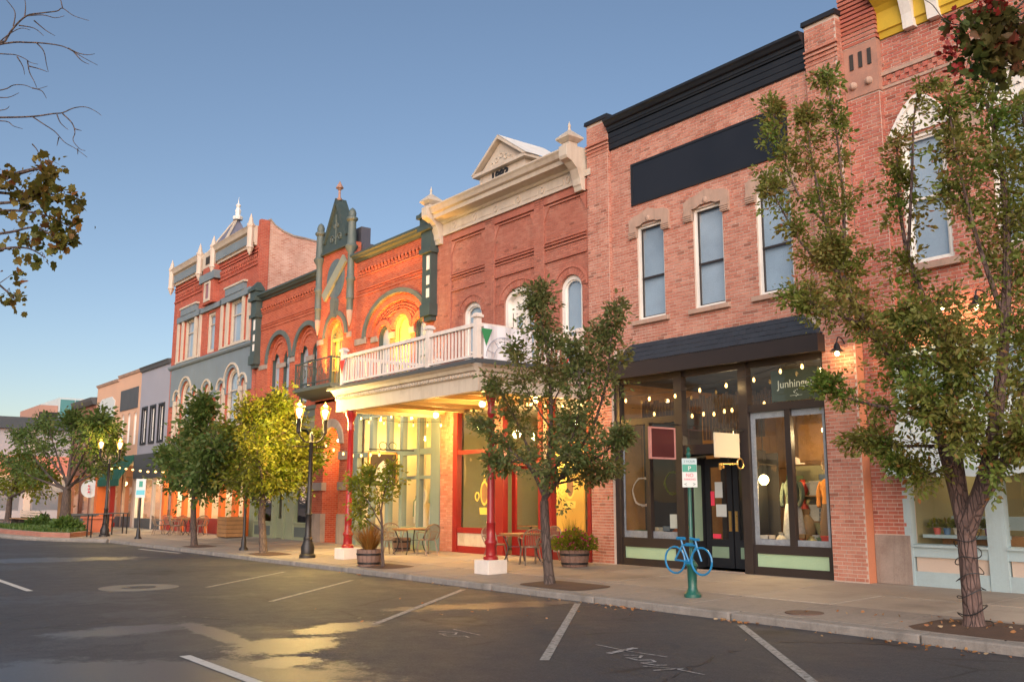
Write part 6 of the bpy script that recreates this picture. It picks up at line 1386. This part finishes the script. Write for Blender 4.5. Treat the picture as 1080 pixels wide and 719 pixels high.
pts = []; c0 = at(1028,664,-3.95); c1 = at(1019,560,-3.95)
for k in range(110):
    f = k/109; c = c0.lerp(c1, f); a = f*2*math.pi*5.5; r_ = (.185-.03*f) + (.05*max(0,.12-f)/.12); pts.append((c.x+r_*math.cos(a), c.y+r_*math.sin(a), c.z+.05+.03*math.sin(k*.7)))
MB().tube(pts, .007, 4).build('cable', M['wire'], cw)
# other posts
def thin_post(x, y, ztop, label, sign=None):
    z0 = side_z(y); T = thing('sign_post', label, 'sign post', (x,y,z0)); MB().lathe(x,y,[(.15,z0-.03),(.15,z0+.05),(.09,z0+.12),(.08,z0+.35),(.05,z0+.45),(.04,ztop),(.05,ztop+.04),(.001,ztop+.1)],10).build('post', M['metal'], T, smooth=True)
    if sign:
        p = plate((x,y,ztop-.3), .42, .8, .05, M['signwhite'], 'sign_plate', T); plate((x,y,ztop-.12), .16, .25, .056, M['signgreen'], 'sign_band', p); plate((x,y,ztop-.48), .36, .2, .056, mat('sign_cyan',(.1,.42,.5),.5,.05,2,0), 'sign_band', p)
thin_post(-30.66,-3.9,3.0,'thin black post with a moulded foot between the two round trees')
thin_post(-42.3,-3.85,2.35,'dark post with white, green and blue parking sign near the far corner', True)

# ------------------------------------------------------------------ barrels, plants
def barrel(x, y, label, r=.32, h=.42):
    z0 = side_z(y); T = thing('half_barrel', label, 'planter', (x,y,z0), 'half-barrel planters'); n = 18
    for k in range(n):
        a0, a1 = 2*math.pi*(k+.04)/n, 2*math.pi*(k+.96)/n; m = MB(); vs = []
        for z, rr in ((z0,r*.84),(z0+h*.5,r*.97),(z0+h,r)):
            for a, q in ((a0,rr),(a1,rr),(a1,rr-.03),(a0,rr-.03)): vs.append((x+q*math.cos(a), y+q*math.sin(a), z))
        m.add(vs, [(0,1,5,4),(1,2,6,5),(2,3,7,6),(3,0,4,7),(4,5,9,8),(5,6,10,9),(6,7,11,10),(7,4,8,11),(8,9,10,11),(3,2,1,0)]).build('stave', M['barrel'], T)
    for z, rr in ((z0+h*.2,r*.90),(z0+h*.72,r*1.0)): MB().lathe(x,y,[(rr,z-.025),(rr+.008,z-.02),(rr+.012,z+.02),(rr+.004,z+.025)],24).build('hoop', M['metal'], T, smooth=True)
    MB().lathe(x,y,[(r*.9,z0+h-.06),(r*.5,z0+h-.03),(.01,z0+h-.02)],18).build('soil', M['soil'], T); return T, z0+h-.03
def blades(x, y, z, n, L, spread, m, parent, name, w=.012, droop=.5):
    mb = MB()
    for _ in range(n):
        a = random.uniform(0, 2*math.pi); t = random.uniform(.1, 1)*spread; l = L*random.uniform(.6,1.1); r0 = random.uniform(0,.12)
        d = Vector((math.cos(a), math.sin(a), 0)); s = Vector((-math.sin(a), math.cos(a), 0)); b = Vector((x,y,z)) + d*r0; pts = []
        for k in range(5):
            f = k/4; pts.append(b + d*(t*l*f + droop*t*l*f*f*.6) + Vector((0,0,l*(f - droop*t*f*f*.55))))
        vs = []
        for k, p in enumerate(pts): ww = w*(1-k/4.3); vs += [tuple(p-s*ww), tuple(p+s*ww)]
        mb.add(vs, [(2*k,2*k+1,2*k+3,2*k+2) for k in range(4)])
    return mb.build(name, m, parent, kind='stuff')
grassm = leaf_mat('fountain_grass', [(0,(.22,.09,.02)),(.5,(.36,.15,.03)),(.8,(.44,.22,.05)),(.95,(.20,.13,.03)),(1,(.12,.1,.03))])
T, zt = barrel(-21.55,-4.30,'half-barrel planter holding brown grass at the kerb')
T = thing('grass_clump', 'rust-brown fountain grass growing in the kerbside barrel', 'plant', (-21.55,-4.30,zt)); blades(-21.55,-4.30,zt,300,.85,1.0,grassm,T,'grass_blades')
T, zt = barrel(-17.35,-1.05,'half-barrel planter of flowers beside the brick pier', .36, .40)
T = thing('flowering_plant', 'green plant with magenta flowers in the barrel by the brick pier', 'plant', (-17.35,-1.05,zt)); 
Pp = []; Uu = []
for _ in range(1500):
    a = random.uniform(0,2*math.pi); r_ = .55*random.random()**.6; Pp.append((-17.35+r_*math.cos(a), -1.05+r_*math.sin(a), zt+.02+random.random()*.5*(1.05-r_))); Uu.append((math.cos(a)*.6, math.sin(a)*.6, random.uniform(-.2,1)))
leaf_mesh('foliage', LM_yel, T, np.array(Pp), np.array(Uu), .075*RNG.uniform(.6,1.3,len(Pp)), kind='stuff'); blades(-17.45,-1.05,zt,110,.75,.35,LM_yel,T,'upright_blades',.01,.2)
Pp = np.array(Pp)[:190] + np.array([.10,-.03,.08]); leaf_mesh('flowers', leaf_mat('magenta_petals',[(0,(.30,.01,.10)),(.5,(.42,.02,.16)),(.9,(.35,.02,.08)),(1,(.5,.1,.2))]), T, Pp, RNG.normal(size=Pp.shape), .06*RNG.uniform(.6,1.3,len(Pp)), kind='stuff')
barrel(-25.9,-.7,'half-barrel planter behind the first café table', .3, .4)

# ------------------------------------------------------------------ café tables and chairs
def make_table(x, y, label, group):
    z0 = side_z(y); T = thing('cafe_table', label, 'table', (x,y,z0), group)
    MB().box(x-.42,x+.42,y-.42,y+.42,z0+.71,z0+.74).box(x-.38,x+.38,y-.38,y-.35,z0+.67,z0+.71).box(x-.38,x+.38,y+.35,y+.38,z0+.67,z0+.71).build('table_top', M['wood'], T)
    for sx in (-1,1):
        for sy in (-1,1): MB().tube(smooth_path([(x+sx*.36,y+sy*.36,z0+.71),(x+sx*.26,y+sy*.26,z0+.4),(x+sx*.30,y+sy*.30,z0+.12),(x+sx*.38,y+sy*.38,z0)]), .018, 6).build('leg', M['metal'], T)
    MB().tube([(x-.27,y-.27,z0+.4),(x+.27,y+.27,z0+.4)],.01,4).tube([(x-.27,y+.27,z0+.4),(x+.27,y-.27,z0+.4)],.01,4).build('stretcher', M['metal'], T); return T
def chair_proto():
    T = thing('cafe_chair', 'x', 'chair', (0,0,0)); c = M['chair']
    s = MB().tube([(.22*math.cos(t*.3491),.22*math.sin(t*.3491),.44) for t in range(19)], .02, 5)
    for k in range(9):
        y = -.18+.045*k; w = math.sqrt(max(.22**2-y*y,0)); s.tube([(-w,y,.44),(w,y,.44)], .010, 4)
    s.build('seat', c, T)
    b = MB().tube(smooth_path([(-.22,.16,.44),(-.26,.24,.62),(-.22,.29,.80),(0,.33,.88),(.22,.29,.80),(.26,.24,.62),(.22,.16,.44)]), .02, 5)
    for k in range(9):
        x = -.18+.045*k; b.tube([(x*.8,math.sqrt(max(.2**2-(x*.8)**2,0))+.02,.44),(x,.26,.64),(x*1.02,.315-.12*abs(x),.86-.22*abs(x)*abs(x)*6)], .010, 4)
    b.build('backrest', c, T)
    for sx in (-1,1):
        MB().tube(smooth_path([(sx*.25,.24,.64),(sx*.28,.05,.66),(sx*.27,-.14,.64),(sx*.22,-.16,.46)]), .017, 5).build('armrest', c, T)
        MB().tube([(sx*.17,-.14,.44),(sx*.22,-.22,0)], .018, 5).build('leg', c, T); MB().tube([(sx*.17,.14,.44),(sx*.22,.26,0)], .018, 5).build('leg', c, T)
    return T
proto = chair_proto(); first = [True]
def chair(x, y, face, label, group):
    o = proto if first[0] else copy_tree(proto); first[0] = False
    o.location = (x, y, side_z(y)); o.rotation_euler = (0,0,face); tag(o, label, 'chair', group)
make_table(-24.55,-1.2,'café table between the teal and red shop fronts','café tables'); G1 = 'wire chairs on the pavement'
chair(-25.45,-1.25,R(80),'wire chair left of the first café table, before the teal shop',G1); chair(-24.75,-1.95,R(170),'wire chair on the street side of the first café table',G1); chair(-23.65,-1.2,R(-85),'wire chair right of the first café table, before the red stall riser',G1)
make_table(-19.25,-1.15,'café table under the red shop beside the slim tree','café tables')
chair(-20.1,-1.35,R(100),'wire chair left of the second café table, by the red column',G1); chair(-18.55,-1.45,R(-110),'wire chair right of the second café table, behind the slim trunk',G1); chair(-19.1,-.45,R(10),'wire chair behind the second café table, against the red shop',G1)
make_table(-45.2,-1.2,'café table before the orange shop of the tall building','café tables'); make_table(-43.6,-1.0,'café table nearest the orange planter box','café tables')
for (x,y,a,l) in ((-46.2,-1.3,90,'far left wire chair before the orange shop'),(-44.4,-1.4,-80,'wire chair between the two far café tables'),(-45.4,-2.0,175,'wire chair on the street side of the far left café table'),(-42.7,-1.0,-90,'wire chair right of the far right café table'),(-43.7,-1.8,170,'wire chair on the street side of the far right café table')): chair(x,y,R(a),l,G1)
T = thing('planter_box', 'orange wooden planter box before the sage shop', 'planter', (-39.5,-.9,0)); 
for k in range(5): MB().box(-39.95,-38.9,-1.30,-1.27,.02+.17*k,.17+.17*k).box(-38.93,-38.90,-1.27,-.5,.02+.17*k,.17+.17*k).build('plank', M['wood'], T)
MB().box(-39.93,-38.94,-1.27,-.5,0,.8).build('liner', M['soil'], T)
# far corner
grm = leaf_mat('grass_green', [(0,(.035,.08,.015)),(.5,(.06,.12,.02)),(.9,(.09,.14,.03)),(1,(.12,.12,.04))])
bed = [(-46.5,-5.6),(-48.5,-6.4),(-54,-6.9),(-62,-6.9),(-63,-4.2),(-56,-3.4),(-49,-4.0)]
T = thing('planting_bed', 'grassy bed with low red brick edging on the far corner', 'planting bed', (-54,-5.2,-.13))
MB().prism_z([(a,b) for a,b in bed][::-1], -.2, .08).build('edging', brick_tex('edging_brick',(.36,.13,.09),(.30,.11,.08),(.3,.2,.16)), T); bi = [(-54.5+.94*(a+54.5), -5.2+.86*(b+5.2)) for a,b in bed]
MB().prism_z(bi[::-1], .06, .10).build('soil', mat('turf_base',(.05,.08,.02),.95,.3,3,.3), T)
mb = MB()
for _ in range(5200):
    x = random.uniform(-62,-47); y = random.uniform(-6.6,-3.7)
    if not any(True for a,b in scan(bi, y) if a < x < b): continue
    a = random.uniform(0,6.28); h_ = random.uniform(.06,.2); dx, dy = .05*math.cos(a), .05*math.sin(a); mb.face([(x-dx,y-dy,.09),(x+dx,y+dy,.09),(x+dy*.8,y-dx*.8,.09+h_)])
mb.build('grass', grm, T, kind='stuff')
for (x,y,s,l) in ((-50.3,-4.9,.8,'low green shrub at the right end of the grassy bed'),(-58,-4.6,.7,'low green shrub behind the bench'),(-66.5,-3.0,.9,'leafy shrub at the left end of the bench')):
    T = thing('shrub', l, 'shrub', (x,y,0), 'low shrubs on the corner'); n = 700; V = RNG.normal(size=(n,3)); V /= np.linalg.norm(V,axis=1,keepdims=True); q = V*(RNG.uniform(.5,1,n)**.5)[:,None]*s; q[:,2] = np.abs(q[:,2])*.8; leaf_mesh('foliage', grm, T, q+np.array([x,y,.05]), V, .2*RNG.uniform(.6,1.2,n), kind='stuff')
T = thing('bench', 'long pale wooden bench on the far corner', 'bench', (-63,-4.2,-.1))
for k in range(4): box('slat', M['wood'], T, -66.3,-60.9,-4.55+.13*k,-4.45+.13*k,.42,.46)
for k in range(3): box('slat', M['beige'], T, -66.3,-60.9,-3.98,-3.94,.52+.14*k,.63+.14*k)
for x in (-66,-63.6,-61.2): box('leg', M['metal'], T, x-.04,x+.04,-4.5,-3.98,-.12,.42); box('back_post', M['metal'], T, x-.03,x+.03,-3.94,-3.9,-.12,.95)
T = thing('wooden_screen', 'tall screen of upright pale boards behind the plaza tree', 'fence', (-67.4,-1.2,0))
for k in range(12): box('board', M['wood'], T, -69.0+.28*k,-68.77+.28*k,-1.22,-1.17,.02,2.05+.04*random.random())
box('rail', M['wood'], T, -69,-65.65,-1.16,-1.11,.5,.6); box('rail', M['wood'], T, -69,-65.65,-1.16,-1.11,1.5,1.6)
T = thing('round_sign', 'round white sign with red print hung at the peach shop', 'sign', (-61.6,-1,2.3)); c = at(95,515,-1)
sg = MB().lathe(0,0,[(.01,-.04),(.55,-.04),(.55,.04),(.01,.04)],24).build('disc', M['signwhite'], T); sg.data.transform(__import__('mathutils').Matrix.Translation(T.location)); sg.location = c - Vector(T.location); sg.rotation_euler = (R(90),0,R(52))
from mathutils import Matrix
sg.data.transform(Matrix.Translation(Vector((0,0,0)))); 
MB().tube([(c.x,-.1,c.z+.75),(c.x,-1.3,c.z+.75)],.03,5).tube([(c.x,-1,c.z+.75),(c.x,-1,c.z+.5)],.015,4).build('bracket', M['metal'], T)
lt = MB()
for k in range(3): lt.box(c.x-.26+.05*k,c.x+.26-.05*k,-1.12,-1.08,c.z-.24+.18*k,c.z-.15+.18*k)
lt.build('print', M['signred'], T)
for (px, l) in ((104,'orange painted pillar left of the peach shop door'),(116,'slim red pillar beside the peach shop door')):
    c = at(px,553,-.6); T = thing('painted_pillar', l, 'pillar', (c.x,-.6,0)); w = .28 if px == 104 else .14; MB().box(c.x-w,c.x+w,-.6-w,-.6+w,0,2.9).box(c.x-w-.06,c.x+w+.06,-.66-w,-.54+w,0,.25).box(c.x-w-.06,c.x+w+.06,-.66-w,-.54+w,2.75,2.9).build('shaft', M['orange'] if px == 104 else M['red'], T)
def high_table(x, y, l):
    z0 = -.12; T = thing('bar_table', l, 'table', (x,y,z0), 'high tables on the far corner'); MB().box(x-.4,x+.4,y-.4,y+.4,z0+1.02,z0+1.06).build('table_top', M['darkgrey'], T)
    for sx in (-1,1):
        for sy in (-1,1): box('leg', M['metal'], T, x+sx*.34-.025,x+sx*.34+.025,y+sy*.34-.025,y+sy*.34+.025,z0,z0+1.02)
high_table(-46.3,-4.5,'tall dark table with straight legs at the end of the bed'); high_table(-48.5,-3.0,'second tall dark table behind the first on the corner')
T = thing('planter_box', 'dark square planter beside the plaza tree trunk', 'planter', (-56.5,-2.7,0)); MB().box(-57.1,-55.9,-3.3,-2.1,-.1,.7).box(-57.2,-55.8,-3.4,-2.0,.7,.8).build('tub', M['darkgrey'], T)
T = thing('planter_box', 'terracotta planter right of the plaza tree trunk', 'planter', (-52.6,-2.9,0)); MB().box(-53.4,-51.8,-3.4,-2.4,-.1,.6).box(-53.5,-51.7,-3.5,-2.3,.6,.7).build('tub', mat('terracotta',(.42,.12,.06),.8,.15,2,.1), T)

# ------------------------------------------------------------------ banner and bunting on the balcony
T = thing('banner', 'white banner with drawn arch hung on the end of the balcony railing', 'banner', (bx1-.02,-3,5)); n = 14; mb = MB(); vs = []; xo = bx1+.0
for k in range(n+1):
    y = by+.15+1.5*k/n; o = .02*math.sin(k*1.3)
    vs += [(xo+.02+o, y, 5.72), (xo+.02+o*1.6, y, 4.86)]
mb.add(vs, [(2*k,2*k+1,2*k+3,2*k+2) for k in range(n)]).build('cloth', mat('banner_cloth',(.62,.60,.62),.8,.04,1,.03), T)
dm = MB()
for rr in (.28,.5): dm.tube([(xo+.06, by+.75+rr*math.cos(math.pi*t/14)*1.1, 4.95+rr*math.sin(math.pi*t/14)) for t in range(15)], .008, 4)
for k in range(5): a = math.pi*(k+.5)/5; dm.tube([(xo+.06,by+.75+.31*math.cos(a),4.95+.28*math.sin(a)),(xo+.06,by+.75+.55*math.cos(a),4.95+.5*math.sin(a))], .007, 4)
dm.build('drawing', mat('ink_lines',(.25,.27,.33),.8,.05,2,0), T)
def pennant(p, d, label, m):
    T = thing('pennant', label, 'bunting', p, 'coloured pennants on the balcony'); p = Vector(p); d = Vector(d); MB().add([tuple(p), tuple(p+d*.34), tuple(p+d*.16+Vector((.01,-.01,-.42))), tuple(p+Vector((.006,-.006,0))), tuple(p+d*.34+Vector((.006,-.006,0)))], [(0,1,2),(3,2,4),(0,3,4,1)]).build('cloth', m, T)
pennant((bx1+.05,by+.05,5.62),(0,1,0),'green pennant at the balcony corner',mat('pennant_green',(.03,.20,.07),.8,.1,2,0)); pennant((bx1+.06,-1.0,5.12),(0,1,0),'red pennant at the right end of the balcony',mat('pennant_red',(.6,.015,.02),.8,.1,2,0)); pennant((bx0+.02,by-.05,5.62),(1,0,0),'red pennant at the left end of the balcony',bpy.data.materials['pennant_red'])

# ------------------------------------------------------------------ shop window displays
def mannequin(x, y, z, label, top, skirt, face=0):
    T = thing('mannequin', label, 'mannequin', (x,y,z)); MB().lathe(x,y,[(.16,z),(.16,z+.02),(.02,z+.04),(.02,z+.5)],12).build('stand', M['metal'], T)
    MB().lathe(x,y,[(.26,z+.15),(.24,z+.4),(.20,z+.75),(.16,z+.92)],16,1,.8).build('skirt', skirt, T, smooth=True)
    b = MB().lathe(x,y,[(.16,z+.88),(.17,z+.95),(.155,z+1.05),(.19,z+1.22),(.20,z+1.33),(.12,z+1.42),(.055,z+1.46)],16,1,.66)
    for s in (-1,1): b.tube(smooth_path([(x+s*.17,y,z+1.36),(x+s*.24,y,z+1.2),(x+s*.25,y-.03,z+1.02),(x+s*.21,y-.08,z+.86)]), [.06]*4+[.055]*4+[.045]*4+[.04], 8)
    b.build('jacket', top, T, smooth=True); MB().lathe(x,y,[(.05,z+1.45),(.055,z+1.52),(.085,z+1.58),(.10,z+1.68),(.08,z+1.76),(.02,z+1.80)],14).build('head', M['beige'], T, smooth=True)
denim = mat('denim', (.06,.10,.14), .9, .2, 8, .1); lin = mat('white_linen', (.75,.72,.62), .9, .05, 2, .05)
mannequin(-25.65,.75,.6,'mannequin in a denim jacket and white skirt in the teal shop window',denim,lin)
mannequin(-26.6,1.0,.6,'mannequin in pale green beside the denim one',mat('pale_green_cloth',(.35,.42,.25),.9,.1,3,.05),lin); mannequin(-27.55,1.1,.5,'mannequin in cream clothes left of the window mullion',lin,lin)
box('display_deck', M['beige'], Cb, -30.2,-25.1,.36,1.5,.35,.6); box('display_wall', M['paleint'], Cb, -28.0,-27.95,1.5,3.5,.02,4.4)
for k in range(6): box('shelf', M['wood'], Cb, -30.1+.0*k,-28.4,3.2,3.55,.8+.5*k,.84+.5*k)
def junk(x0, x1, y0, y1, z, n, tag_, sc=1.0):
    pal = [(.35,.10,.03),(.10,.16,.08),(.40,.36,.28),(.20,.12,.05),(.45,.05,.03),(.12,.15,.18),(.30,.25,.10),(.5,.45,.38)]
    kinds = ['crate','vase','bowl','box']
    for k in range(n):
        x = x0 + (x1-x0)*(k+.5)/n + random.uniform(-.04,.04); y = random.uniform(y0,y1); c = pal[(k*3+len(tag_)) % len(pal)]; kd = kinds[k % 4]
        mm = bpy.data.materials.get('ware_%d' % (pal.index(c))) or mat('ware_%d' % pal.index(c), c, .6, .2, 5, .05); h = random.uniform(.25,.5)*sc; w = min(.16*sc,(x1-x0)/n*.62)
        cn = ['rust','dark green','ivory','brown','red','slate','ochre','pale'][pal.index(c)]
        T = thing('shop_'+kd, '%s %s, number %s %s' % (cn, {'crate':'slatted crate','vase':'round-bellied vase','bowl':'footed bowl','box':'lidded box'}[kd], ['one','two','three','four','five','six','seven','eight','nine','ten'][k], tag_), kd, (x,y,z), 'wares in the brown shop window')
        if kd == 'crate':
            for q in range(3): MB().box(x-w,x+w,y-w,y-w+.015,z+q*h/3,z+q*h/3+h/4).box(x-w,x+w,y+w-.015,y+w,z+q*h/3,z+q*h/3+h/4).box(x+w-.015,x+w,y-w,y+w,z+q*h/3,z+q*h/3+h/4).box(x-w,x-w+.015,y-w,y+w,z+q*h/3,z+q*h/3+h/4).build('slat', mm, T)
            box('base', mm, T, x-w,x+w,y-w,y+w,z,z+.02)
        elif kd == 'vase': MB().lathe(x,y,[(w*.5,z),(w*.6,z+.02),(w,z+h*.45),(w*.8,z+h*.7),(w*.35,z+h*.85),(w*.5,z+h)],14).build('body', mm, T, smooth=True)
        elif kd == 'bowl': MB().lathe(x,y,[(w*.5,z),(w*.3,z+.04),(w*.6,z+h*.3),(w,z+h*.55),(w*.9,z+h*.56),(w*.4,z+h*.3)],14).build('body', mm, T, smooth=True)
        else:
            box('body', mm, T, x-w,x+w,y-w*.7,y+w*.7,z,z+h*.7); box('lid', mm, T, x-w-.01,x+w+.01,y-w*.7-.01,y+w*.7+.01,z+h*.7,z+h*.82)
junk(-12.85,-11.1,.35,.75,.55,9,'from left, front row, right window deck'); junk(-12.85,-11.1,.95,1.4,.55,8,'from left, back row, right window deck'); junk(-16.8,-15.1,.4,.9,.55,8,'from left on the left window deck'); junk(-12.8,-11.15,1.0,1.3,.55,5,'from left, tall wares, right window deck',1.9)
box('shelf_back', mat('olive_backing', (.16,.14,.07), .8, .2, 2, 0), E, -12.95,-11.05,1.56,1.58,.5,2.3)
for i, (z, y) in enumerate(((1.08,1.25),(1.62,1.3))):
    sh = box('shelf', M['wood'], E, -12.9,-11.05,y-.1,y+.25,z,z+.03); junk(-12.8,-11.1,y-.02,y+.12,z+.03,8,'from left on the right window '+('lower' if i == 0 else 'upper')+' shelf')
mannequin(-11.55,.9,.55,'dress form in an orange striped jersey in the right window',mat('orange_jersey',(.55,.20,.03),.9,.25,12,.1),mat('brown_skirt',(.12,.07,.04),.9,.1,3,.05))
mannequin(-12.35,.75,.55,'dress form in dark green velvet in the right window',mat('green_velvet',(.03,.045,.03),.9,.3,8,.1),mat('lace_grey',(.3,.3,.3),.9,.4,14,.1))
for i, (x, z, r_) in enumerate(((-16.45,1.75,.34), (-15.45,1.95,.26))):
    T = thing('wreath', ('large' if i == 0 else 'small')+' twig wreath hanging in the left window of the brown shop', 'wreath', (x,.42,z)); q = MB()
    for k in range(5): q.tube([(x+(r_+random.uniform(-.03,.03))*math.cos(t*.3307+k), .42+random.uniform(-.02,.02), z+(r_+random.uniform(-.03,.03))*math.sin(t*.3307+k)) for t in range(20)], .01, 4)
    q.build('twigs', M['beige'] if i == 0 else LM_dark, T); MB().tube([(x,.42,z+r_),(x,.42,3.3)], .004, 4).build('cord', M['wire'], T)
T = thing('paper_notice', 'white paper notice in the lower corner of the left window', 'notice', (-15.2,.19,.95)); box('sheet', M['signwhite'], T, -15.36,-15.08,.178,.182,.9,1.22)
T = thing('hat', 'straw hat hanging in the right window of the brown shop', 'hat', (-12.2,.7,2.35)); MB().lathe(-12.2,.7,[(.2,2.3),(.19,2.32),(.1,2.33),(.09,2.42),(.02,2.45)],18).build('brim', M['beige'], T, smooth=True); MB().tube([(-12.2,.7,2.45),(-12.2,.7,3.4)],.004,4).build('cord', M['wire'], T)
T = thing('basket', 'round wicker basket hanging in the right window of the brown shop', 'basket', (-11.3,.6,2.2)); MB().lathe(-11.3,.6,[(.1,2.1),(.17,2.2),(.18,2.32),(.16,2.32),(.15,2.2),(.09,2.12)],16).build('bowl', M['wood'], T, smooth=True); MB().tube([(-11.3+.17*math.cos(math.pi*t/10),.6,2.3+.3*math.sin(math.pi*t/10)) for t in range(11)],.01,5).build('handle', M['wood'], T)
# clothes rails and pictures in the teal shop, stock in the red and pale blue shops
cols = [(.45,.10,.08),(.10,.18,.30),(.55,.50,.40),(.12,.22,.14),(.50,.32,.10),(.30,.12,.25),(.60,.58,.55),(.08,.08,.10)]
cm_ = [mat('cloth_%d' % i, c, .9, .2, 4, .1) for i, c in enumerate(cols)]
for j, (x0, x1, y, l) in enumerate(((-30.0,-28.3,2.4,'clothes rail at the left inside the teal shop'), (-27.6,-25.2,2.7,'clothes rail at the right inside the teal shop'))):
    T = thing('clothes_rail', l, 'clothes rail', ((x0+x1)/2,y,.02), 'clothes rails in the teal shop'); MB().tube([(x0,y,.02),(x0,y,1.7),(x1,y,1.7),(x1,y,.02)], .02, 6).build('rail', M['metal'], T)
    n = int((x1-x0)/.14)
    for k in range(1, n): x = x0+(x1-x0)*k/n; w = random.uniform(.16,.24); h = random.uniform(.6,1.1); MB().add([(x-.03,y-.05,1.64),(x+.03,y-.05,1.64),(x+.04,y-w,1.5),(x-.04,y-w,1.5),(x-.05,y-w*1.1,1.6-h),(x+.05,y-w*1.1,1.6-h),(x+.05,y+w,1.6-h),(x-.05,y+w,1.6-h),(x-.04,y+w,1.5),(x+.04,y+w,1.5)], [(0,1,2,3),(3,2,5,4),(4,5,6,7),(7,6,9,8),(1,2,5,6,9),(0,3,4,7,8)]).build('garment', cm_[(k*3+j) % 8], T)
for k in range(5):
    x = -29.9+1.05*k; T = thing('picture_frame', ['framed picture at the far left of the teal shop wall','second framed picture on the teal shop wall','middle framed picture on the teal shop wall','fourth framed picture on the teal shop wall','framed picture at the far right of the teal shop wall'][k], 'picture', (x,3.58,2.9), 'pictures on the teal shop wall')
    MB().ring(rect(x-.32,x+.32,2.3+.1*(k%2),3.2), rect(x-.27,x+.27,2.35+.1*(k%2),3.15), 3.54,3.59).build('frame', M['brown'], T); box('picture', cm_[(k*5+2) % 8], T, x-.27,x+.27,3.56,3.585,2.35+.1*(k%2),3.15)
for (x, y, l) in ((-23.0,2.2,'round table inside the left window of the red shop'), (-18.6,2.0,'round table inside the right window of the red shop')):
    T = thing('round_table', l, 'table', (x,y,.02)); MB().lathe(x,y,[(.45,.74),(.45,.77),(.01,.77)],20).build('table_top', M['wood'], T); MB().lathe(x,y,[(.25,.02),(.22,.05),(.04,.08),(.04,.74)],12).build('pedestal', M['metal'], T)
for k in range(5): box('wall_shelf', M['wood'], D, -24.0,-22.2,4.3,4.55,.9+.55*k,.94+.55*k)
for k in range(4): box('menu_board', M['dark'] if k % 2 else M['wood'], D, -19.7+.45*k,-19.35+.45*k,4.5,4.56,1.6,2.6)
for k in range(7):
    x = -9.2+.19*k; T = thing('potted_plant', ['first','second','third','fourth','fifth','sixth','seventh'][k]+' small potted plant from the left in the pale blue shop window', 'plant', (x,.75,.92), 'plants in the pale blue shop window'); MB().lathe(x,.75,[(.05,.92),(.07,1.04),(.06,1.04)],10).build('pot', cm_[k], T)
    V = RNG.normal(size=(60,3)); V /= np.linalg.norm(V,axis=1,keepdims=True); V[:,2] = abs(V[:,2]); leaf_mesh('foliage', LM_yel, T, V*.1+np.array([x,.75,1.06]), V, .09*RNG.uniform(.6,1.2,60), kind='stuff')
box('window_shelf', M['bluegrey'], F, -9.38,-7.95,.55,.95,.86,.92)
# fallen leaves in the gutter
P = []
for _ in range(130):
    x = random.choice([random.uniform(-22,-4), random.gauss(-6.2,.8), random.gauss(-11.8,.4), random.gauss(-9.2,.2)]); P.append((x, -4.98-abs(random.gauss(0,.12)), RZ+.012))
for _ in range(18): P.append((random.uniform(-16,-3), random.uniform(-9.5,-5.2), RZ+.012))
for _ in range(60): P.append((random.gauss(-6,1.2), random.uniform(-4.5,-3.2), side_z(-4)+.05))
P = np.array(P); U = RNG.normal(size=P.shape); U[:,2] *= .15
lf = leaf_mesh('fallen_leaves', leaf_mat('fallen_leaf',[(0,(.30,.10,.03)),(.4,(.40,.18,.05)),(.7,(.25,.04,.02)),(.95,(.45,.35,.2)),(1,(.5,.45,.35))]), None, P, U, .06*RNG.uniform(.5,1.3,len(P)), kind='stuff'); tag(lf, 'scattered fallen leaves along the gutter', 'leaves', kind='stuff')
# cables across the sky are absent in the photograph: none are built
